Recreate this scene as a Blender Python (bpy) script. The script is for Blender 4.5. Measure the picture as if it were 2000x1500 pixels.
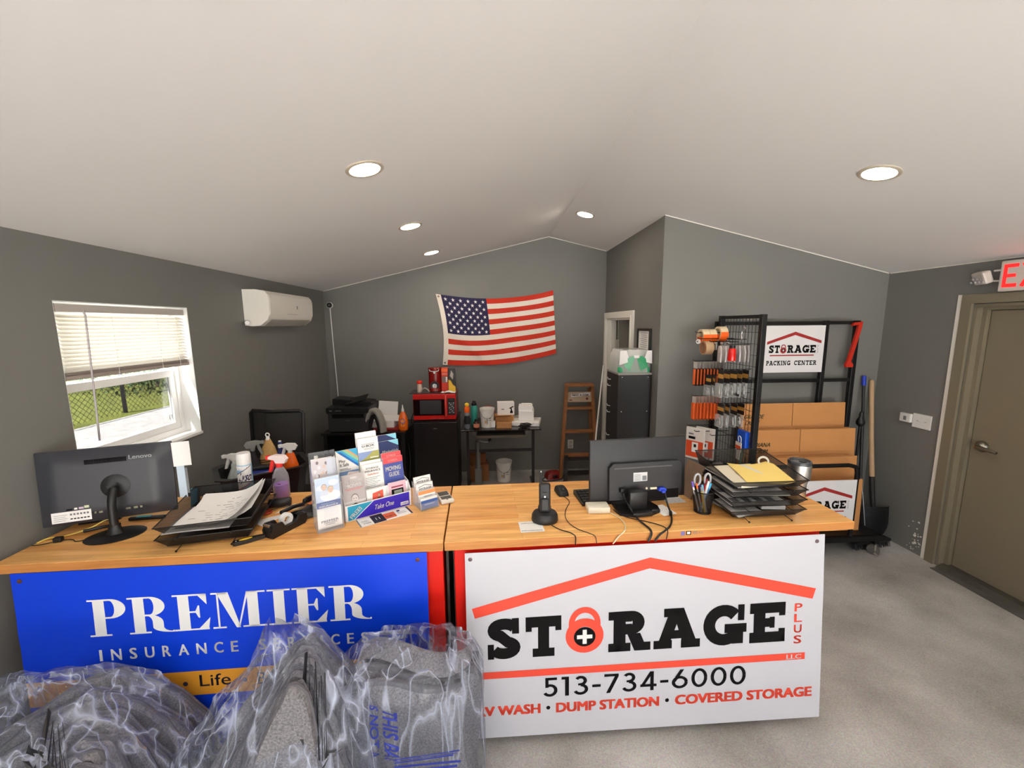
import bpy, bmesh, math, random
from mathutils import Vector, Matrix, Euler
random.seed(7)
S = bpy.context.scene
for o in list(bpy.data.objects):
    bpy.data.objects.remove(o)
PI = math.pi
V3 = Vector
# ------------------------------------------------------------------ camera
FPX, CAMZ = 797.0, 1.84
def _basis():
    d = V3((955-1000, 634-750, FPX)).normalized()
    v = V3((45, 5465, FPX)).normalized()
    v = (v - d*v.dot(d)).normalized()
    return v.cross(d), d, v
_r, _d, _v = _basis()
RC = Matrix((_r, _d, -_v))                      # world = RC @ (x right, y down, z forward)
cam_data = bpy.data.cameras.new('camera')
cam = bpy.data.objects.new('camera', cam_data)
S.collection.objects.link(cam)
cam_data.sensor_width = 36.0
cam_data.lens = FPX/2000*36.0
cam_data.clip_start = 0.02
cx, cy, cz = RC.col[0], RC.col[1], RC.col[2]
M = Matrix((cx, -cy, -cz)).transposed().to_4x4()
M.translation = (0, 0, CAMZ)
cam.matrix_world = M
S.camera = cam
# ------------------------------------------------------------------ world, exposure
S.view_settings.view_transform = 'Standard'
S.view_settings.look = 'None'
S.view_settings.gamma = 1.0
S.view_settings.use_curve_mapping = False
S.view_settings.exposure = EXPOSURE = 0.36
sun = bpy.data.lights.new('sun', 'SUN'); sun.energy = 46.0; sun.angle = math.radians(2.0); sun.color = (1.0, 0.98, 0.96)
suno = bpy.data.objects.new('sun', sun); S.collection.objects.link(suno)
suno.rotation_euler = V3((0.26, 0.46, -0.85)).to_track_quat('-Z', 'Y').to_euler()      # high sun over the store front
world = bpy.data.worlds.new('sky'); S.world = world
world.use_nodes = True
bg = world.node_tree.nodes['Background']
bg.inputs[0].default_value = (0.92, 0.96, 1.0, 1)      # bright overcast sky
bg.inputs[1].default_value = 2.2
# ------------------------------------------------------------------ room constants
XL, XR, YN, YB, XP, YF = -1.93, 3.372, 3.348, 4.977, 1.42, -2.6
XRG, ZRG, ZE = 0.721, 2.861, 2.241
SL = (ZRG-ZE)/(XRG-XL)
def ceil_z(x): return ZE + SL*((x-XL) if x < XRG else (XR-x))
def ray(px, py): return RC @ V3((px-1000, py-750, FPX))
def at_z(px, py, z): w = ray(px, py); return V3((0,0,CAMZ)) + w*((z-CAMZ)/w.z)
def at_y(px, py, y): w = ray(px, py); return V3((0,0,CAMZ)) + w*(y/w.y)
def at_x(px, py, x): w = ray(px, py); return V3((0,0,CAMZ)) + w*(x/w.x)
# ------------------------------------------------------------------ materials
def lin(c):
    c /= 255.0
    return c/12.92 if c <= 0.04045 else ((c+0.055)/1.055)**2.4
def rgb(r, g, b): return (lin(r), lin(g), lin(b), 1)
MATS = {}
def mat(name, col, rough=0.5, metal=0.0, var=0.0, scale=20.0, bump=0.0, bscale=200.0, emit=None, estr=0.0, trans=0.0, alpha=1.0, spec=0.5):
    if name in MATS: return MATS[name]
    m = bpy.data.materials.new(name); m.use_nodes = True
    nt = m.node_tree; p = nt.nodes['Principled BSDF']
    c = rgb(*col)
    p.inputs['Base Color'].default_value = c
    p.inputs['Roughness'].default_value = rough
    p.inputs['Metallic'].default_value = metal
    p.inputs['Transmission Weight'].default_value = trans
    p.inputs['Alpha'].default_value = alpha
    p.inputs['Specular IOR Level'].default_value = spec
    if emit:
        p.inputs['Emission Color'].default_value = rgb(*emit); p.inputs['Emission Strength'].default_value = estr
    tc = nt.nodes.new('ShaderNodeTexCoord')
    if var > 0:
        n = nt.nodes.new('ShaderNodeTexNoise'); n.inputs['Scale'].default_value = scale; n.inputs['Detail'].default_value = 5
        nt.links.new(tc.outputs['Object'], n.inputs['Vector'])
        mx = nt.nodes.new('ShaderNodeMix'); mx.data_type = 'RGBA'
        mx.inputs['A'].default_value = tuple(x*(1-var) for x in c[:3])+(1,)
        mx.inputs['B'].default_value = tuple(min(1, x*(1+var)) for x in c[:3])+(1,)
        nt.links.new(n.outputs['Fac'], mx.inputs['Factor']); nt.links.new(mx.outputs['Result'], p.inputs['Base Color'])
    if bump > 0:
        n2 = nt.nodes.new('ShaderNodeTexNoise'); n2.inputs['Scale'].default_value = bscale; n2.inputs['Detail'].default_value = 3
        nt.links.new(tc.outputs['Object'], n2.inputs['Vector'])
        b = nt.nodes.new('ShaderNodeBump'); b.inputs['Strength'].default_value = bump; b.inputs['Distance'].default_value = 0.004
        nt.links.new(n2.outputs['Fac'], b.inputs['Height']); nt.links.new(b.outputs['Normal'], p.inputs['Normal'])
    MATS[name] = m
    return m
def see_through(name, col, opacity, rough=0.3, gloss=0.1):
    """thin film / woven mesh: part of the light goes straight on, the rest meets the surface"""
    if name in MATS: return MATS[name]
    m = bpy.data.materials.new(name); m.use_nodes = True
    nt = m.node_tree; p = nt.nodes['Principled BSDF']; out = nt.nodes['Material Output']
    p.inputs['Base Color'].default_value = rgb(*col); p.inputs['Roughness'].default_value = rough
    t = nt.nodes.new('ShaderNodeBsdfTransparent'); mx = nt.nodes.new('ShaderNodeMixShader')
    lw = nt.nodes.new('ShaderNodeLayerWeight'); lw.inputs['Blend'].default_value = 0.35
    ma = nt.nodes.new('ShaderNodeMath'); ma.operation = 'MULTIPLY_ADD'; ma.use_clamp = True
    ma.inputs[1].default_value = gloss; ma.inputs[2].default_value = opacity
    nt.links.new(lw.outputs['Facing'], ma.inputs[0]); nt.links.new(ma.outputs[0], mx.inputs[0])
    nt.links.new(t.outputs[0], mx.inputs[1]); nt.links.new(p.outputs[0], mx.inputs[2]); nt.links.new(mx.outputs[0], out.inputs[0])
    MATS[name] = m
    return m
BLACK = mat('black plastic', (22,22,24), 0.42, var=0.1)
SATIN = mat('black satin', (30,30,33), 0.5)
DGREY = mat('dark grey plastic', (52,53,58), 0.5)
STEEL = mat('black steel', (24,24,26), 0.38, 0.3)
WHITE = mat('white plastic', (232,232,230), 0.4)
PAPER = mat('paper', (238,237,236), 0.8)
CHROME = mat('chrome', (205,205,208), 0.22, 1.0)
INK = mat('black ink', (18,17,18), 0.8, spec=0.15)
GREYINK = mat('grey ink', (120,122,128), 0.7)
RED = mat('red paint', (232,45,20), 0.4)
SIGNRED = mat('sign red', (240,76,54), 0.55)
BLUEINK = mat('blue ink', (32,62,150), 0.6)
ORANGE = mat('orange plastic', (250,102,20), 0.4)
ORANGEINK = mat('orange ink', (238,106,54), 0.6)
GREENINK = mat('green print', (120,150,60), 0.7)
YELLOW = mat('yellow', (246,206,60), 0.5)
CLEAR = see_through('clear acrylic', (235,240,248), 0.07, 0.08, 0.45)
PANE = see_through('window glass', (225,232,235), 0.02, 0.02, 0.25)
SCREEN = see_through('dimmed lower glass', (40,42,42), 0.58, 0.1, 0.2)  # dark tint made up to dim the overbright yard behind the pane
MESHM = see_through('black wire mesh', (20,20,22), 0.66, 0.5, 0.3)
CARD = mat('cardboard', (190,138,86), 0.85, var=0.08, scale=9)
# ------------------------------------------------------------------ mesh building
class MB:
    def __init__(s): s.bm = bmesh.new(); s.mi = 0; s.X = Matrix.Identity(4)
    def _v(s, p): return s.bm.verts.new(s.X @ V3(p))
    def face(s, vs, mi=None):
        try:
            f = s.bm.faces.new(vs); f.material_index = s.mi if mi is None else mi; return f
        except ValueError: return None
    def poly(s, pts, mi=None): return s.face([s._v(p) for p in pts], mi)
    def box(s, c, d, rot=None, bevel=0.0, mi=None, seg=2):
        R = Euler(rot).to_matrix() if rot else Matrix.Identity(3)
        c = V3(c); q = []
        for k in (-1, 1):
            for x, y in ((-1,-1), (1,-1), (1,1), (-1,1)):
                q.append(s._v(c + R @ V3((x*d[0]/2, y*d[1]/2, k*d[2]/2))))
        fs = [s.face([q[i] for i in f], mi) for f in ((3,2,1,0), (4,5,6,7), (0,1,5,4), (1,2,6,5), (2,3,7,6), (3,0,4,7))]
        if bevel > 0:
            es = set(e for f in fs for e in f.edges)
            r = bmesh.ops.bevel(s.bm, geom=list(es), offset=bevel, segments=seg, profile=0.5, affect='EDGES')
            for f in r['faces']: f.material_index = s.mi if mi is None else mi
        return s
    def bx(s, x0, x1, y0, y1, z0, z1, **k): return s.box(((x0+x1)/2, (y0+y1)/2, (z0+z1)/2), (abs(x1-x0), abs(y1-y0), abs(z1-z0)), **k)
    def prism(s, pts, o, u, v, n, t, mi=None):
        """polygon pts (a,b) in the plane o+a*u+b*v, extruded by t along n"""
        o, u, v, n = V3(o), V3(u), V3(v), V3(n)
        a = [s._v(o+u*p[0]+v*p[1]) for p in pts]; b = [s._v(o+u*p[0]+v*p[1]+n*t) for p in pts]
        s.face(a[::-1], mi); s.face(b, mi)
        for i in range(len(pts)):
            j = (i+1) % len(pts); s.face([a[i], a[j], b[j], b[i]], mi)
        return s
    def lathe(s, prof, c=(0,0,0), seg=16, axis=None, mi=None, sx=1.0, sy=1.0):
        c = V3(c); Q = axis.to_track_quat('Z', 'Y').to_matrix() if axis else Matrix.Identity(3)
        rings = []
        for r, z in prof:
            if r < 1e-5: rings.append([s._v(c + Q @ V3((0, 0, z)))])
            else: rings.append([s._v(c + Q @ V3((r*sx*math.cos(2*PI*i/seg), r*sy*math.sin(2*PI*i/seg), z))) for i in range(seg)])
        for a, b in zip(rings, rings[1:]):
            for i in range(seg):
                j = (i+1) % seg
                if len(a) == 1 and len(b) == 1: continue
                if len(a) == 1: s.face([a[0], b[j], b[i]][::-1], mi)
                elif len(b) == 1: s.face([a[i], a[j], b[0]], mi)
                else: s.face([a[i], a[j], b[j], b[i]], mi)
        return s
    def cyl(s, p0, p1, r0, r1=None, seg=12, mi=None):
        p0, p1 = V3(p0), V3(p1); h = (p1-p0).length
        if h < 1e-6: return s
        r1 = r0 if r1 is None else r1
        return s.lathe([(0, 0), (r0, 0), (r1, h), (0, h)], p0, seg, (p1-p0), mi)
    def ball(s, c, r, seg=12, sc=(1,1,1), mi=None):
        n = max(4, seg//2); c = V3(c); old = s.X
        s.X = old @ Matrix.Translation(c) @ Matrix.Diagonal((sc[0], sc[1], sc[2], 1))
        s.lathe([(r*math.sin(PI*i/n), -r*math.cos(PI*i/n)) for i in range(n+1)], (0,0,0), seg, None, mi)
        s.X = old; return s
    def tube(s, pts, r, seg=8, closed=False, mi=None, smooth=0):
        pts = [V3(p) for p in pts]
        for _ in range(smooth):
            q = [] if closed else [pts[0]]
            n = len(pts)
            for i in range(n if closed else n-1):
                a, b = pts[i], pts[(i+1) % n]; q += [a*0.75+b*0.25, a*0.25+b*0.75]
            if not closed: q.append(pts[-1])
            pts = q
        n = len(pts); rings = []; up = None
        for i in range(n):
            t = (pts[(i+1) % n] - pts[i-1]) if closed else (pts[min(i+1, n-1)] - pts[max(i-1, 0)])
            t.normalize()
            if up is None: up = t.orthogonal().normalized()
            up = (up - t*up.dot(t))
            up = up.normalized() if up.length > 1e-6 else t.orthogonal().normalized()
            w = t.cross(up)
            rr = r[i*len(r)//n] if isinstance(r, (list, tuple)) else r
            rings.append([s._v(pts[i] + (up*math.cos(2*PI*k/seg) + w*math.sin(2*PI*k/seg))*rr) for k in range(seg)])
        for i in range(n if closed else n-1):
            a, b = rings[i], rings[(i+1) % n]
            for k in range(seg): s.face([a[k], a[(k+1) % seg], b[(k+1) % seg], b[k]], mi)
        if not closed: s.face(rings[0][::-1], mi); s.face(rings[-1], mi)
        return s
    def grid(s, fn, nu, nv, mi=None, mif=None):
        g = [[s._v(fn(i/nu, j/nv)) for i in range(nu+1)] for j in range(nv+1)]
        for j in range(nv):
            for i in range(nu):
                s.face([g[j][i], g[j][i+1], g[j+1][i+1], g[j+1][i]], mif((i+.5)/nu, (j+.5)/nv) if mif else mi)
        return s
    def build(s, name, mats, parent=None, smooth=None, fix=True):
        if fix: bmesh.ops.recalc_face_normals(s.bm, faces=s.bm.faces[:])
        me = bpy.data.meshes.new(name); s.bm.to_mesh(me); s.bm.free()
        for m in (mats if isinstance(mats, (list, tuple)) else [mats]): me.materials.append(m)
        if smooth is not None:
            me.polygons.foreach_set('use_smooth', [True]*len(me.polygons))
            try: me.set_sharp_from_angle(angle=math.radians(smooth))
            except Exception: pass
        o = bpy.data.objects.new(name, me); S.collection.objects.link(o)
        if parent: o.parent = parent
        return o
def tag(o, label=None, cat=None, group=None, kind=None):
    if label: o['label'] = label
    if cat: o['category'] = cat
    if group: o['group'] = group
    if kind: o['kind'] = kind
    return o
def thing(name, label, cat, loc=(0,0,0), rz=0.0, group=None, rot=None):
    o = bpy.data.objects.new(name, None); S.collection.objects.link(o)
    o.empty_display_size = 0.05
    o.location = loc; o.rotation_euler = rot if rot else (0, 0, rz)
    return tag(o, label, cat, group)
def solo(mb, name, mats, label, cat, loc=(0,0,0), rz=0.0, group=None, smooth=None, kind=None, rot=None):
    o = mb.build(name, mats, None, smooth); o.location = loc; o.rotation_euler = rot if rot else (0, 0, rz)
    return tag(o, label, cat, group, kind)
def struct(mb, name, mats, smooth=None, parent=None):
    o = mb.build(name, mats, parent, smooth)
    if not parent: o['kind'] = 'structure'
    return o
def copy_tree(o, parent=None):
    c = o.copy(); S.collection.objects.link(c)
    if parent: c.parent = parent
    for ch in o.children: copy_tree(ch, c)
    return c
# ------------------------------------------------------------------ lettering
_TC = {}
def text_polys(s, bold=0.0):
    k = s
    if k in _TC: return _TC[k]
    cu = bpy.data.curves.new('lettering', 'FONT'); cu.body = s; cu.resolution_u = 3; cu.fill_mode = 'FRONT'
    ob = bpy.data.objects.new('lettering', cu); me = ob.to_mesh()
    vs = [(v.co.x, v.co.y) for v in me.vertices]; fs = [tuple(p.vertices) for p in me.polygons]
    ob.to_mesh_clear(); bpy.data.objects.remove(ob); bpy.data.curves.remove(cu)
    xs = [v[0] for v in vs]; ys = [v[1] for v in vs]
    _TC[k] = (vs, fs, (min(xs), min(ys), max(xs), max(ys)))
    return _TC[k]
def frame(o, u, v, n):
    o, u, v, n = V3(o), V3(u), V3(v), V3(n)
    return lambda a, b, c=0.0: o + u*a + v*b + n*c
class Print:
    """flat print on a face: F(a,b,c) maps print coordinates to space, layers lie 0.2 mm over one another"""
    def __init__(s, F, lift=0.0004, cut=None):
        s.F = F; s.mb = MB(); s.mats = []; s.c = lift; s.step = 0.00025; s.cut = cut
        s.P3 = (lambda a, b, c=0.0: V3((a, b, c))) if cut else F
    def _m(s, m):
        if m not in s.mats: s.mats.append(m)
        return s.mats.index(m)
    def up(s): s.c += s.step; return s
    def poly(s, pts, m, sub=0):
        s.mb.poly([s.P3(a, b, s.c) for a, b in pts], s._m(m)); return s
    def rect(s, a0, b0, a1, b1, m): return s.poly([(a0,b0), (a1,b0), (a1,b1), (a0,b1)], m)
    def disc(s, a, b, ra, rb, m, n=20): return s.poly([(a+ra*math.cos(2*PI*i/n), b+rb*math.sin(2*PI*i/n)) for i in range(n)], m)
    def ring(s, a, b, ro, ri, m, n=24, t0=0, t1=2*PI, sy=1.0):
        for i in range(n):
            x, y = t0+(t1-t0)*i/n, t0+(t1-t0)*(i+1)/n
            s.poly([(a+ro*math.cos(x), b+ro*sy*math.sin(x)), (a+ro*math.cos(y), b+ro*sy*math.sin(y)), (a+ri*math.cos(y), b+ri*sy*math.sin(y)), (a+ri*math.cos(x), b+ri*sy*math.sin(x))], m)
        return s
    def text(s, t, a0, b0, a1, b1, m, bold=0.0, shear=0.0):
        vs, fs, (x0, y0, x1, y1) = text_polys(t, bold); k = s._m(m)
        kx = (a1-a0)/(x1-x0+2*bold); ky = (b1-b0)/(y1-y0+bold)      # bold: copies of the letters shifted by a stroke
        for dx, dy in (((0,0), (2*bold,0), (0,bold), (2*bold,bold), (bold,bold/2)) if bold > 0 else ((0,0),)):
            q = []
            for x, y in vs:
                fx, fy = (x-x0+dx)*kx, (y-y0+dy)*ky; q.append(s.mb._v(s.P3(a0+fx+shear*fy, b0+fy, s.c)))
            for f in fs: s.mb.face([q[i] for i in f], k)
        return s
    def line(s, pts, w, m): 
        for q in stroke_quads(pts, w): s.poly(q, m)
        return s
    def build(s, name, parent=None):
        if s.cut:                                  # follow a curved sheet: cut along its grid, then lay the print on it
            W, H, nu, nv = s.cut; bm = s.mb.bm
            for co, no in [((W*i/nu,0,0), (1,0,0)) for i in range(1, nu)]+[((0,-H*j/nv,0), (0,1,0)) for j in range(1, nv)]:
                bmesh.ops.bisect_plane(bm, geom=bm.verts[:]+bm.edges[:]+bm.faces[:], plane_co=co, plane_no=no, dist=1e-6)
            bmesh.ops.triangulate(bm, faces=[f for f in bm.faces if len(f.verts) > 4])
            for v in bm.verts: v.co = s.F(v.co.x, v.co.y, v.co.z)
        return s.mb.build(name, s.mats, parent, fix=False)
def stroke_quads(pts, w):
    n = len(pts); L, R = [], []
    for i in range(n):
        a = V3(pts[max(i-1,0)]+(0,)); b = V3(pts[i]+(0,)); c = V3(pts[min(i+1,n-1)]+(0,))
        d0 = (b-a).normalized() if i > 0 else (c-b).normalized(); d1 = (c-b).normalized() if i < n-1 else d0
        t = d0+d1; t = t.normalized() if t.length > 1e-4 else d0
        nn = V3((-t.y, t.x, 0)); k = min(2.5, 1.0/max(0.3, nn.dot(V3((-d0.y, d0.x, 0)))))
        L.append((b.x+nn.x*w/2*k, b.y+nn.y*w/2*k)); R.append((b.x-nn.x*w/2*k, b.y-nn.y*w/2*k))
    return [[L[i], R[i], R[i+1], L[i+1]] for i in range(n-1)]
def arc(cx, cy, rx, ry, a0, a1, n=14):
    return [(cx+rx*math.cos(math.radians(a0+(a1-a0)*i/n)), cy+ry*math.sin(math.radians(a0+(a1-a0)*i/n))) for i in range(n+1)]
def R4(x0, y0, x1, y1): return [(x0,y0), (x1,y0), (x1,y1), (x0,y1)]
def ringq(outer, inner): return [[outer[i], outer[i+1], inner[i+1], inner[i]] for i in range(len(outer)-1)]
def slab(ch, w=0.22, h=None):
    """slab-serif capital of unit height: (quads, width)"""
    h = h or w*0.92; q = []; s = w*0.55
    if ch == 'S':
        W = .84
        p = arc(.42,.72,.42-w/2,.28-h/2,20,180,10)+arc(.42,.72,.42-w/2,.28-h/2,180,250,5)[1:]+arc(.42,.28,.42-w/2,.28-h/2,70,0,5)+arc(.42,.28,.42-w/2,.28-h/2,0,-160,10)[1:]
        q = stroke_quads(p, w*0.96)+[R4(W-s-.06,.62,W-.04,1.0), R4(.0,0,s,.38)]
    elif ch == 'T':
        W = .92; q = [R4((W-w)/2,0,(W+w)/2,1), R4(0,1-h,W,1), R4(0,.64,s,1-h), R4(W-s,.64,W,1-h), R4((W-w)/2-.14,0,(W+w)/2+.14,h*.8)]
    elif ch in 'RP':
        W = 1.0 if ch == 'R' else .86
        ro, ri = .29, .29-h
        o = arc(.55,1-ro,ro*1.05,ro,90,-90,12); i = arc(.55,1-ro,(ro*1.05-w),ri if ri > .05 else .05,90,-90,12)
        q = [R4(.12,0,.12+w,1), R4(0,0,.24+w,h*.8), R4(0,1-h*.8,.2,1), R4(.12+w,1-h,.55,1), R4(.12+w,1-2*ro,.55,1-2*ro+h)]+ringq(o, i)
        if ch == 'R': q += [[(.44,.44), (.44+w*1.1,.44), (.76+w*.6,.0), (.76-w*.5,0)], R4(.70,0,1.0,h*.8)]
    elif ch == 'A':
        W = 1.12; m = W/2
        q = [[(.10,h*.5), (.10+w,h*.5), (m+w*.45,1), (m-w*.55,1)], [(W-.10-w*1.15,h*.5), (W-.08,h*.5), (m+w*.55,1), (m-w*.45,1)], R4(.32,.24,W-.32,.24+h*.8), R4(0,0,.44,h*.8), R4(W-.46,0,W,h*.8), R4(m-.32,1-h*.8,m+w*.4,1)]
    elif ch in 'GC':
        W = 1.06 if ch == 'G' else .96
        p = arc(.5,.5,.5-w/2,.5-h/2,40,(340 if ch == 'G' else 318),22)
        q = stroke_quads(p, w)+[R4(.84,.60,.84+s,1.0)]
        if ch == 'G': q += [R4(.52,.30,W,.30+h*.85), R4(.98-w,0.02,.98,.45)]
    elif ch == 'E':
        W = .88; q = [R4(.10,0,.10+w,1), R4(0,0,W,h), R4(0,1-h,W,1), R4(.1,.5-h*.42,.62,.5+h*.42), R4(W-s,0,W,.34), R4(W-s,.66,W,1), R4(.62-s*.8,.36,.62,.64)]
    elif ch == 'K':
        W = 1.04; q = [R4(.12,0,.12+w,1), R4(0,0,.24+w,h*.8), R4(0,1-h*.8,.24+w,1), [(.3,.38), (.3,.38+w*1.3), (.72,1), (.72+w,1)], [(.44,.58), (.44+w,.62), (.92,0), (.92-w*1.2,0)], R4(.62,1-h*.8,1.0,1), R4(.66,0,1.04,h*.8)]
    elif ch == 'I':
        W = .5; q = [R4(.25-w/2,0,.25+w/2,1), R4(.02,0,.48,h*.8), R4(.02,1-h*.8,.48,1)]
    elif ch == 'N':
        W = 1.14; q = [R4(.12,0,.12+w*.8,1), R4(.9-w*.6,0,.9+w*.2,1), [(.12,1), (.12+w*1.1,1), (.9+w*.2,0), (.9-w*.9,0)], R4(0,0,.3+w*.5,h*.8), R4(0,1-h*.8,.3,1), R4(.74,1-h*.8,1.1,1)]
    else: W = .5
    return q, W
def digit(ch, w=0.135):
    q = []
    if ch == '5': W = .6; q = [R4(.12,1-w,.56,1), R4(.1,.48,.1+w*.95,1)]+stroke_quads([(.12,.56)]+arc(.28,.33,.3-w/2,.33-w/2,100,-150,16), w)
    elif ch == '1': W = .34; q = [R4(.14,0,.14+w*1.15,1), R4(0,1-w,.2,1)]
    elif ch == '3': W = .6; q = stroke_quads(arc(.28,.74,.25-w/2,.26-w/2,150,-90,12), w)+stroke_quads(arc(.28,.29,.3-w/2,.29-w/2,90,-160,14), w)+[R4(.18,.5,.32,.5+w*.8)]
    elif ch == '7': W = .58; q = [R4(0,1-w,.58,1), [(.58-w*1.15,1-w), (.58,1-w), (.24,0), (.08,0)]]
    elif ch == '4': W = .66; q = [R4(.0,.2,.66,.2+w), R4(.4,0,.4+w*1.05,1), [(0,.2+w*.3), (.14,.2+w*.3), (.4+w,1), (.4-w*.1,1)]]
    elif ch == '6': W = .66; q = stroke_quads(arc(.33,.33,.33-w/2,.33-w/2,0,360,20), w)+[[(.03,.42), (.16,.36), (.5,1), (.34,1)]]
    elif ch == '0': W = .66; q = stroke_quads(arc(.33,.5,.33-w/2,.5-w/2,0,360,24), w)
    elif ch == '-': W = .34; q = [R4(0,.36,.34,.36+w)]
    else: W = .4
    return q, W
def glyph_row(pr, s, a0, b0, a1, b1, m, fn, gap=0.07, **k):
    g = [fn(c, **k) for c in s]; tot = sum(x[1] for x in g)+gap*(len(g)-1); x = 0
    for q, W in g:
        for quad in q: pr.poly([(a0+(a1-a0)*(x+p[0])/tot, b0+(b1-b0)*p[1]) for p in quad], m)
        x += W+gap
# ================================================================== ROOM SHELL
WALL = mat('grey wall paint', (121,121,118), 0.62, var=0.04, scale=3, bump=0.08, bscale=260)
CEIL = mat('ceiling paint', (232,230,229), 0.75, var=0.015, scale=1.5, bump=0.05, bscale=180)
DRYW = mat('white trim paint', (238,236,228), 0.55)
TAUPE = mat('taupe door paint', (126,117,98), 0.45, var=0.05, scale=4)
def concrete():
    m = bpy.data.materials.new('concrete floor'); m.use_nodes = True; nt = m.node_tree; p = nt.nodes['Principled BSDF']
    tc = nt.nodes.new('ShaderNodeTexCoord')
    def noise(sc, det=6):
        n = nt.nodes.new('ShaderNodeTexNoise'); n.inputs['Scale'].default_value = sc; n.inputs['Detail'].default_value = det
        nt.links.new(tc.outputs['Object'], n.inputs['Vector']); return n
    r = nt.nodes.new('ShaderNodeValToRGB'); r.color_ramp.elements[0].position = 0.3; r.color_ramp.elements[1].position = 0.72
    r.color_ramp.elements[0].color = rgb(148,143,134); r.color_ramp.elements[1].color = rgb(194,192,188)
    nt.links.new(noise(2.2).outputs['Fac'], r.inputs['Fac'])
    n2 = noise(140, 3); mx = nt.nodes.new('ShaderNodeMix'); mx.data_type = 'RGBA'; mx.blend_type = 'OVERLAY'; mx.inputs['Factor'].default_value = 0.7
    nt.links.new(r.outputs['Color'], mx.inputs['A']); nt.links.new(n2.outputs['Color'], mx.inputs['B'])
    hs = nt.nodes.new('ShaderNodeHueSaturation'); hs.inputs['Saturation'].default_value = 0.45; nt.links.new(mx.outputs['Result'], hs.inputs['Color'])
    # thin pale scratches
    n3 = noise(5, 2); mu = nt.nodes.new('ShaderNodeMath'); mu.operation = 'SUBTRACT'; mu.inputs[1].default_value = 0.5; nt.links.new(n3.outputs['Fac'], mu.inputs[0])
    ab = nt.nodes.new('ShaderNodeMath'); ab.operation = 'ABSOLUTE'; nt.links.new(mu.outputs[0], ab.inputs[0])
    lt = nt.nodes.new('ShaderNodeMath'); lt.operation = 'LESS_THAN'; lt.inputs[1].default_value = 0.0016; nt.links.new(ab.outputs[0], lt.inputs[0])
    m2 = nt.nodes.new('ShaderNodeMix'); m2.data_type = 'RGBA'; m2.inputs['B'].default_value = rgb(200,197,190)
    sc = nt.nodes.new('ShaderNodeMath'); sc.operation = 'MULTIPLY'; sc.inputs[1].default_value = 0.35; nt.links.new(lt.outputs[0], sc.inputs[0])
    nt.links.new(sc.outputs[0], m2.inputs['Factor']); nt.links.new(hs.outputs['Color'], m2.inputs['A']); nt.links.new(m2.outputs['Result'], p.inputs['Base Color'])
    p.inputs['Roughness'].default_value = 0.55
    return m
FLOORM = concrete()
T = 0.16
b = MB(); b.bx(XL-T, XR+T, YF-T, YB+T, -0.12, 0.0); struct(b, 'floor', FLOORM)
# ceiling: two slopes meeting at the ridge
b = MB(); b.prism([(XL,ZE), (XRG,ZRG), (XR,ZE), (XR,ZE+.1), (XRG,ZRG+.1), (XL,ZE+.1)], (0,YF,0), (1,0,0), (0,0,1), (0,1,0), YB-YF); struct(b, 'ceiling', CEIL)
# left wall with the window opening
WY0, WY1, WZ0, WZ1 = 1.951, 2.769, 1.138, 1.963
b = MB()
b.bx(XL-T, XL, YF-T, WY0, 0, ZE+.1); b.bx(XL-T, XL, WY1, YB+T, 0, ZE+.1); b.bx(XL-T, XL, WY0, WY1, 0, WZ0); b.bx(XL-T, XL, WY0, WY1, WZ1, ZE+.1)
struct(b, 'wall_left', WALL)
# gable walls
b = MB(); b.prism([(XL,0), (XR,0), (XR,ZE+.1), (XRG,ZRG+.1), (XL,ZE+.1)], (0,YB,0), (1,0,0), (0,0,1), (0,1,0), T); struct(b, 'wall_back', WALL)
# unseen store front behind the camera: glazed bays widened to let in more daylight
BAYS = [(-1.85,-0.2,0.10,2.20), (-0.1,1.55,0.05,2.42), (1.65,3.28,0.10,2.20)]
b = MB(); xs = [XL]
for x0, x1, z0, z1 in BAYS:
    b.prism([(xs[-1],0), (x0,0), (x0,ceil_z(x0)), (xs[-1],ceil_z(xs[-1]))], (0,YF,0), (1,0,0), (0,0,1), (0,-1,0), T)
    b.bx(x0, x1, YF-T, YF, 0, z0)
    pts = [(x0,z1), (x1,z1), (x1,ceil_z(x1))]+([(XRG,ZRG)] if x0 < XRG < x1 else [])+[(x0,ceil_z(x0))]
    b.prism(pts, (0,YF,0), (1,0,0), (0,0,1), (0,-1,0), T); xs.append(x1)
b.prism([(xs[-1],0), (XR,0), (XR,ZE), (xs[-1],ceil_z(xs[-1]))], (0,YF,0), (1,0,0), (0,0,1), (0,-1,0), T)
struct(b, 'wall_front', WALL)
ALU = mat('dark bronze aluminium', (70,66,60), 0.4, 0.6)
for k, (x0, x1, z0, z1) in enumerate(BAYS):
    w = MB()
    for a, c in ((x0+.001, x0+.05), (x1-.05, x1-.001)): w.bx(a, c, YF-.1, YF-.04, z0+.001, z1-.001)
    w.bx(x0+.05, x1-.05, YF-.1, YF-.04, z0+.001, z0+.05); w.bx(x0+.05, x1-.05, YF-.1, YF-.04, z1-.05, z1-.001)
    o = struct(w, 'window_%d' % (k+2), ALU)
    g = MB(); g.bx(x0+.05, x1-.05, YF-.073, YF-.067, z0+.05, z1-.05); g.build('pane', PANE, o)
    l = bpy.data.lights.new('window_portal', 'AREA'); l.shape = 'RECTANGLE'; l.size = x1-x0; l.size_y = z1-z0; l.cycles.is_portal = True
    lo = bpy.data.objects.new('window_portal', l); S.collection.objects.link(lo); lo.location = ((x0+x1)/2, YF-T-.01, (z0+z1)/2); lo.rotation_euler = (PI/2, 0, PI)
l = bpy.data.lights.new('window_portal', 'AREA'); l.shape = 'RECTANGLE'; l.size = WZ1-WZ0; l.size_y = WY1-WY0; l.cycles.is_portal = True
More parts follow.
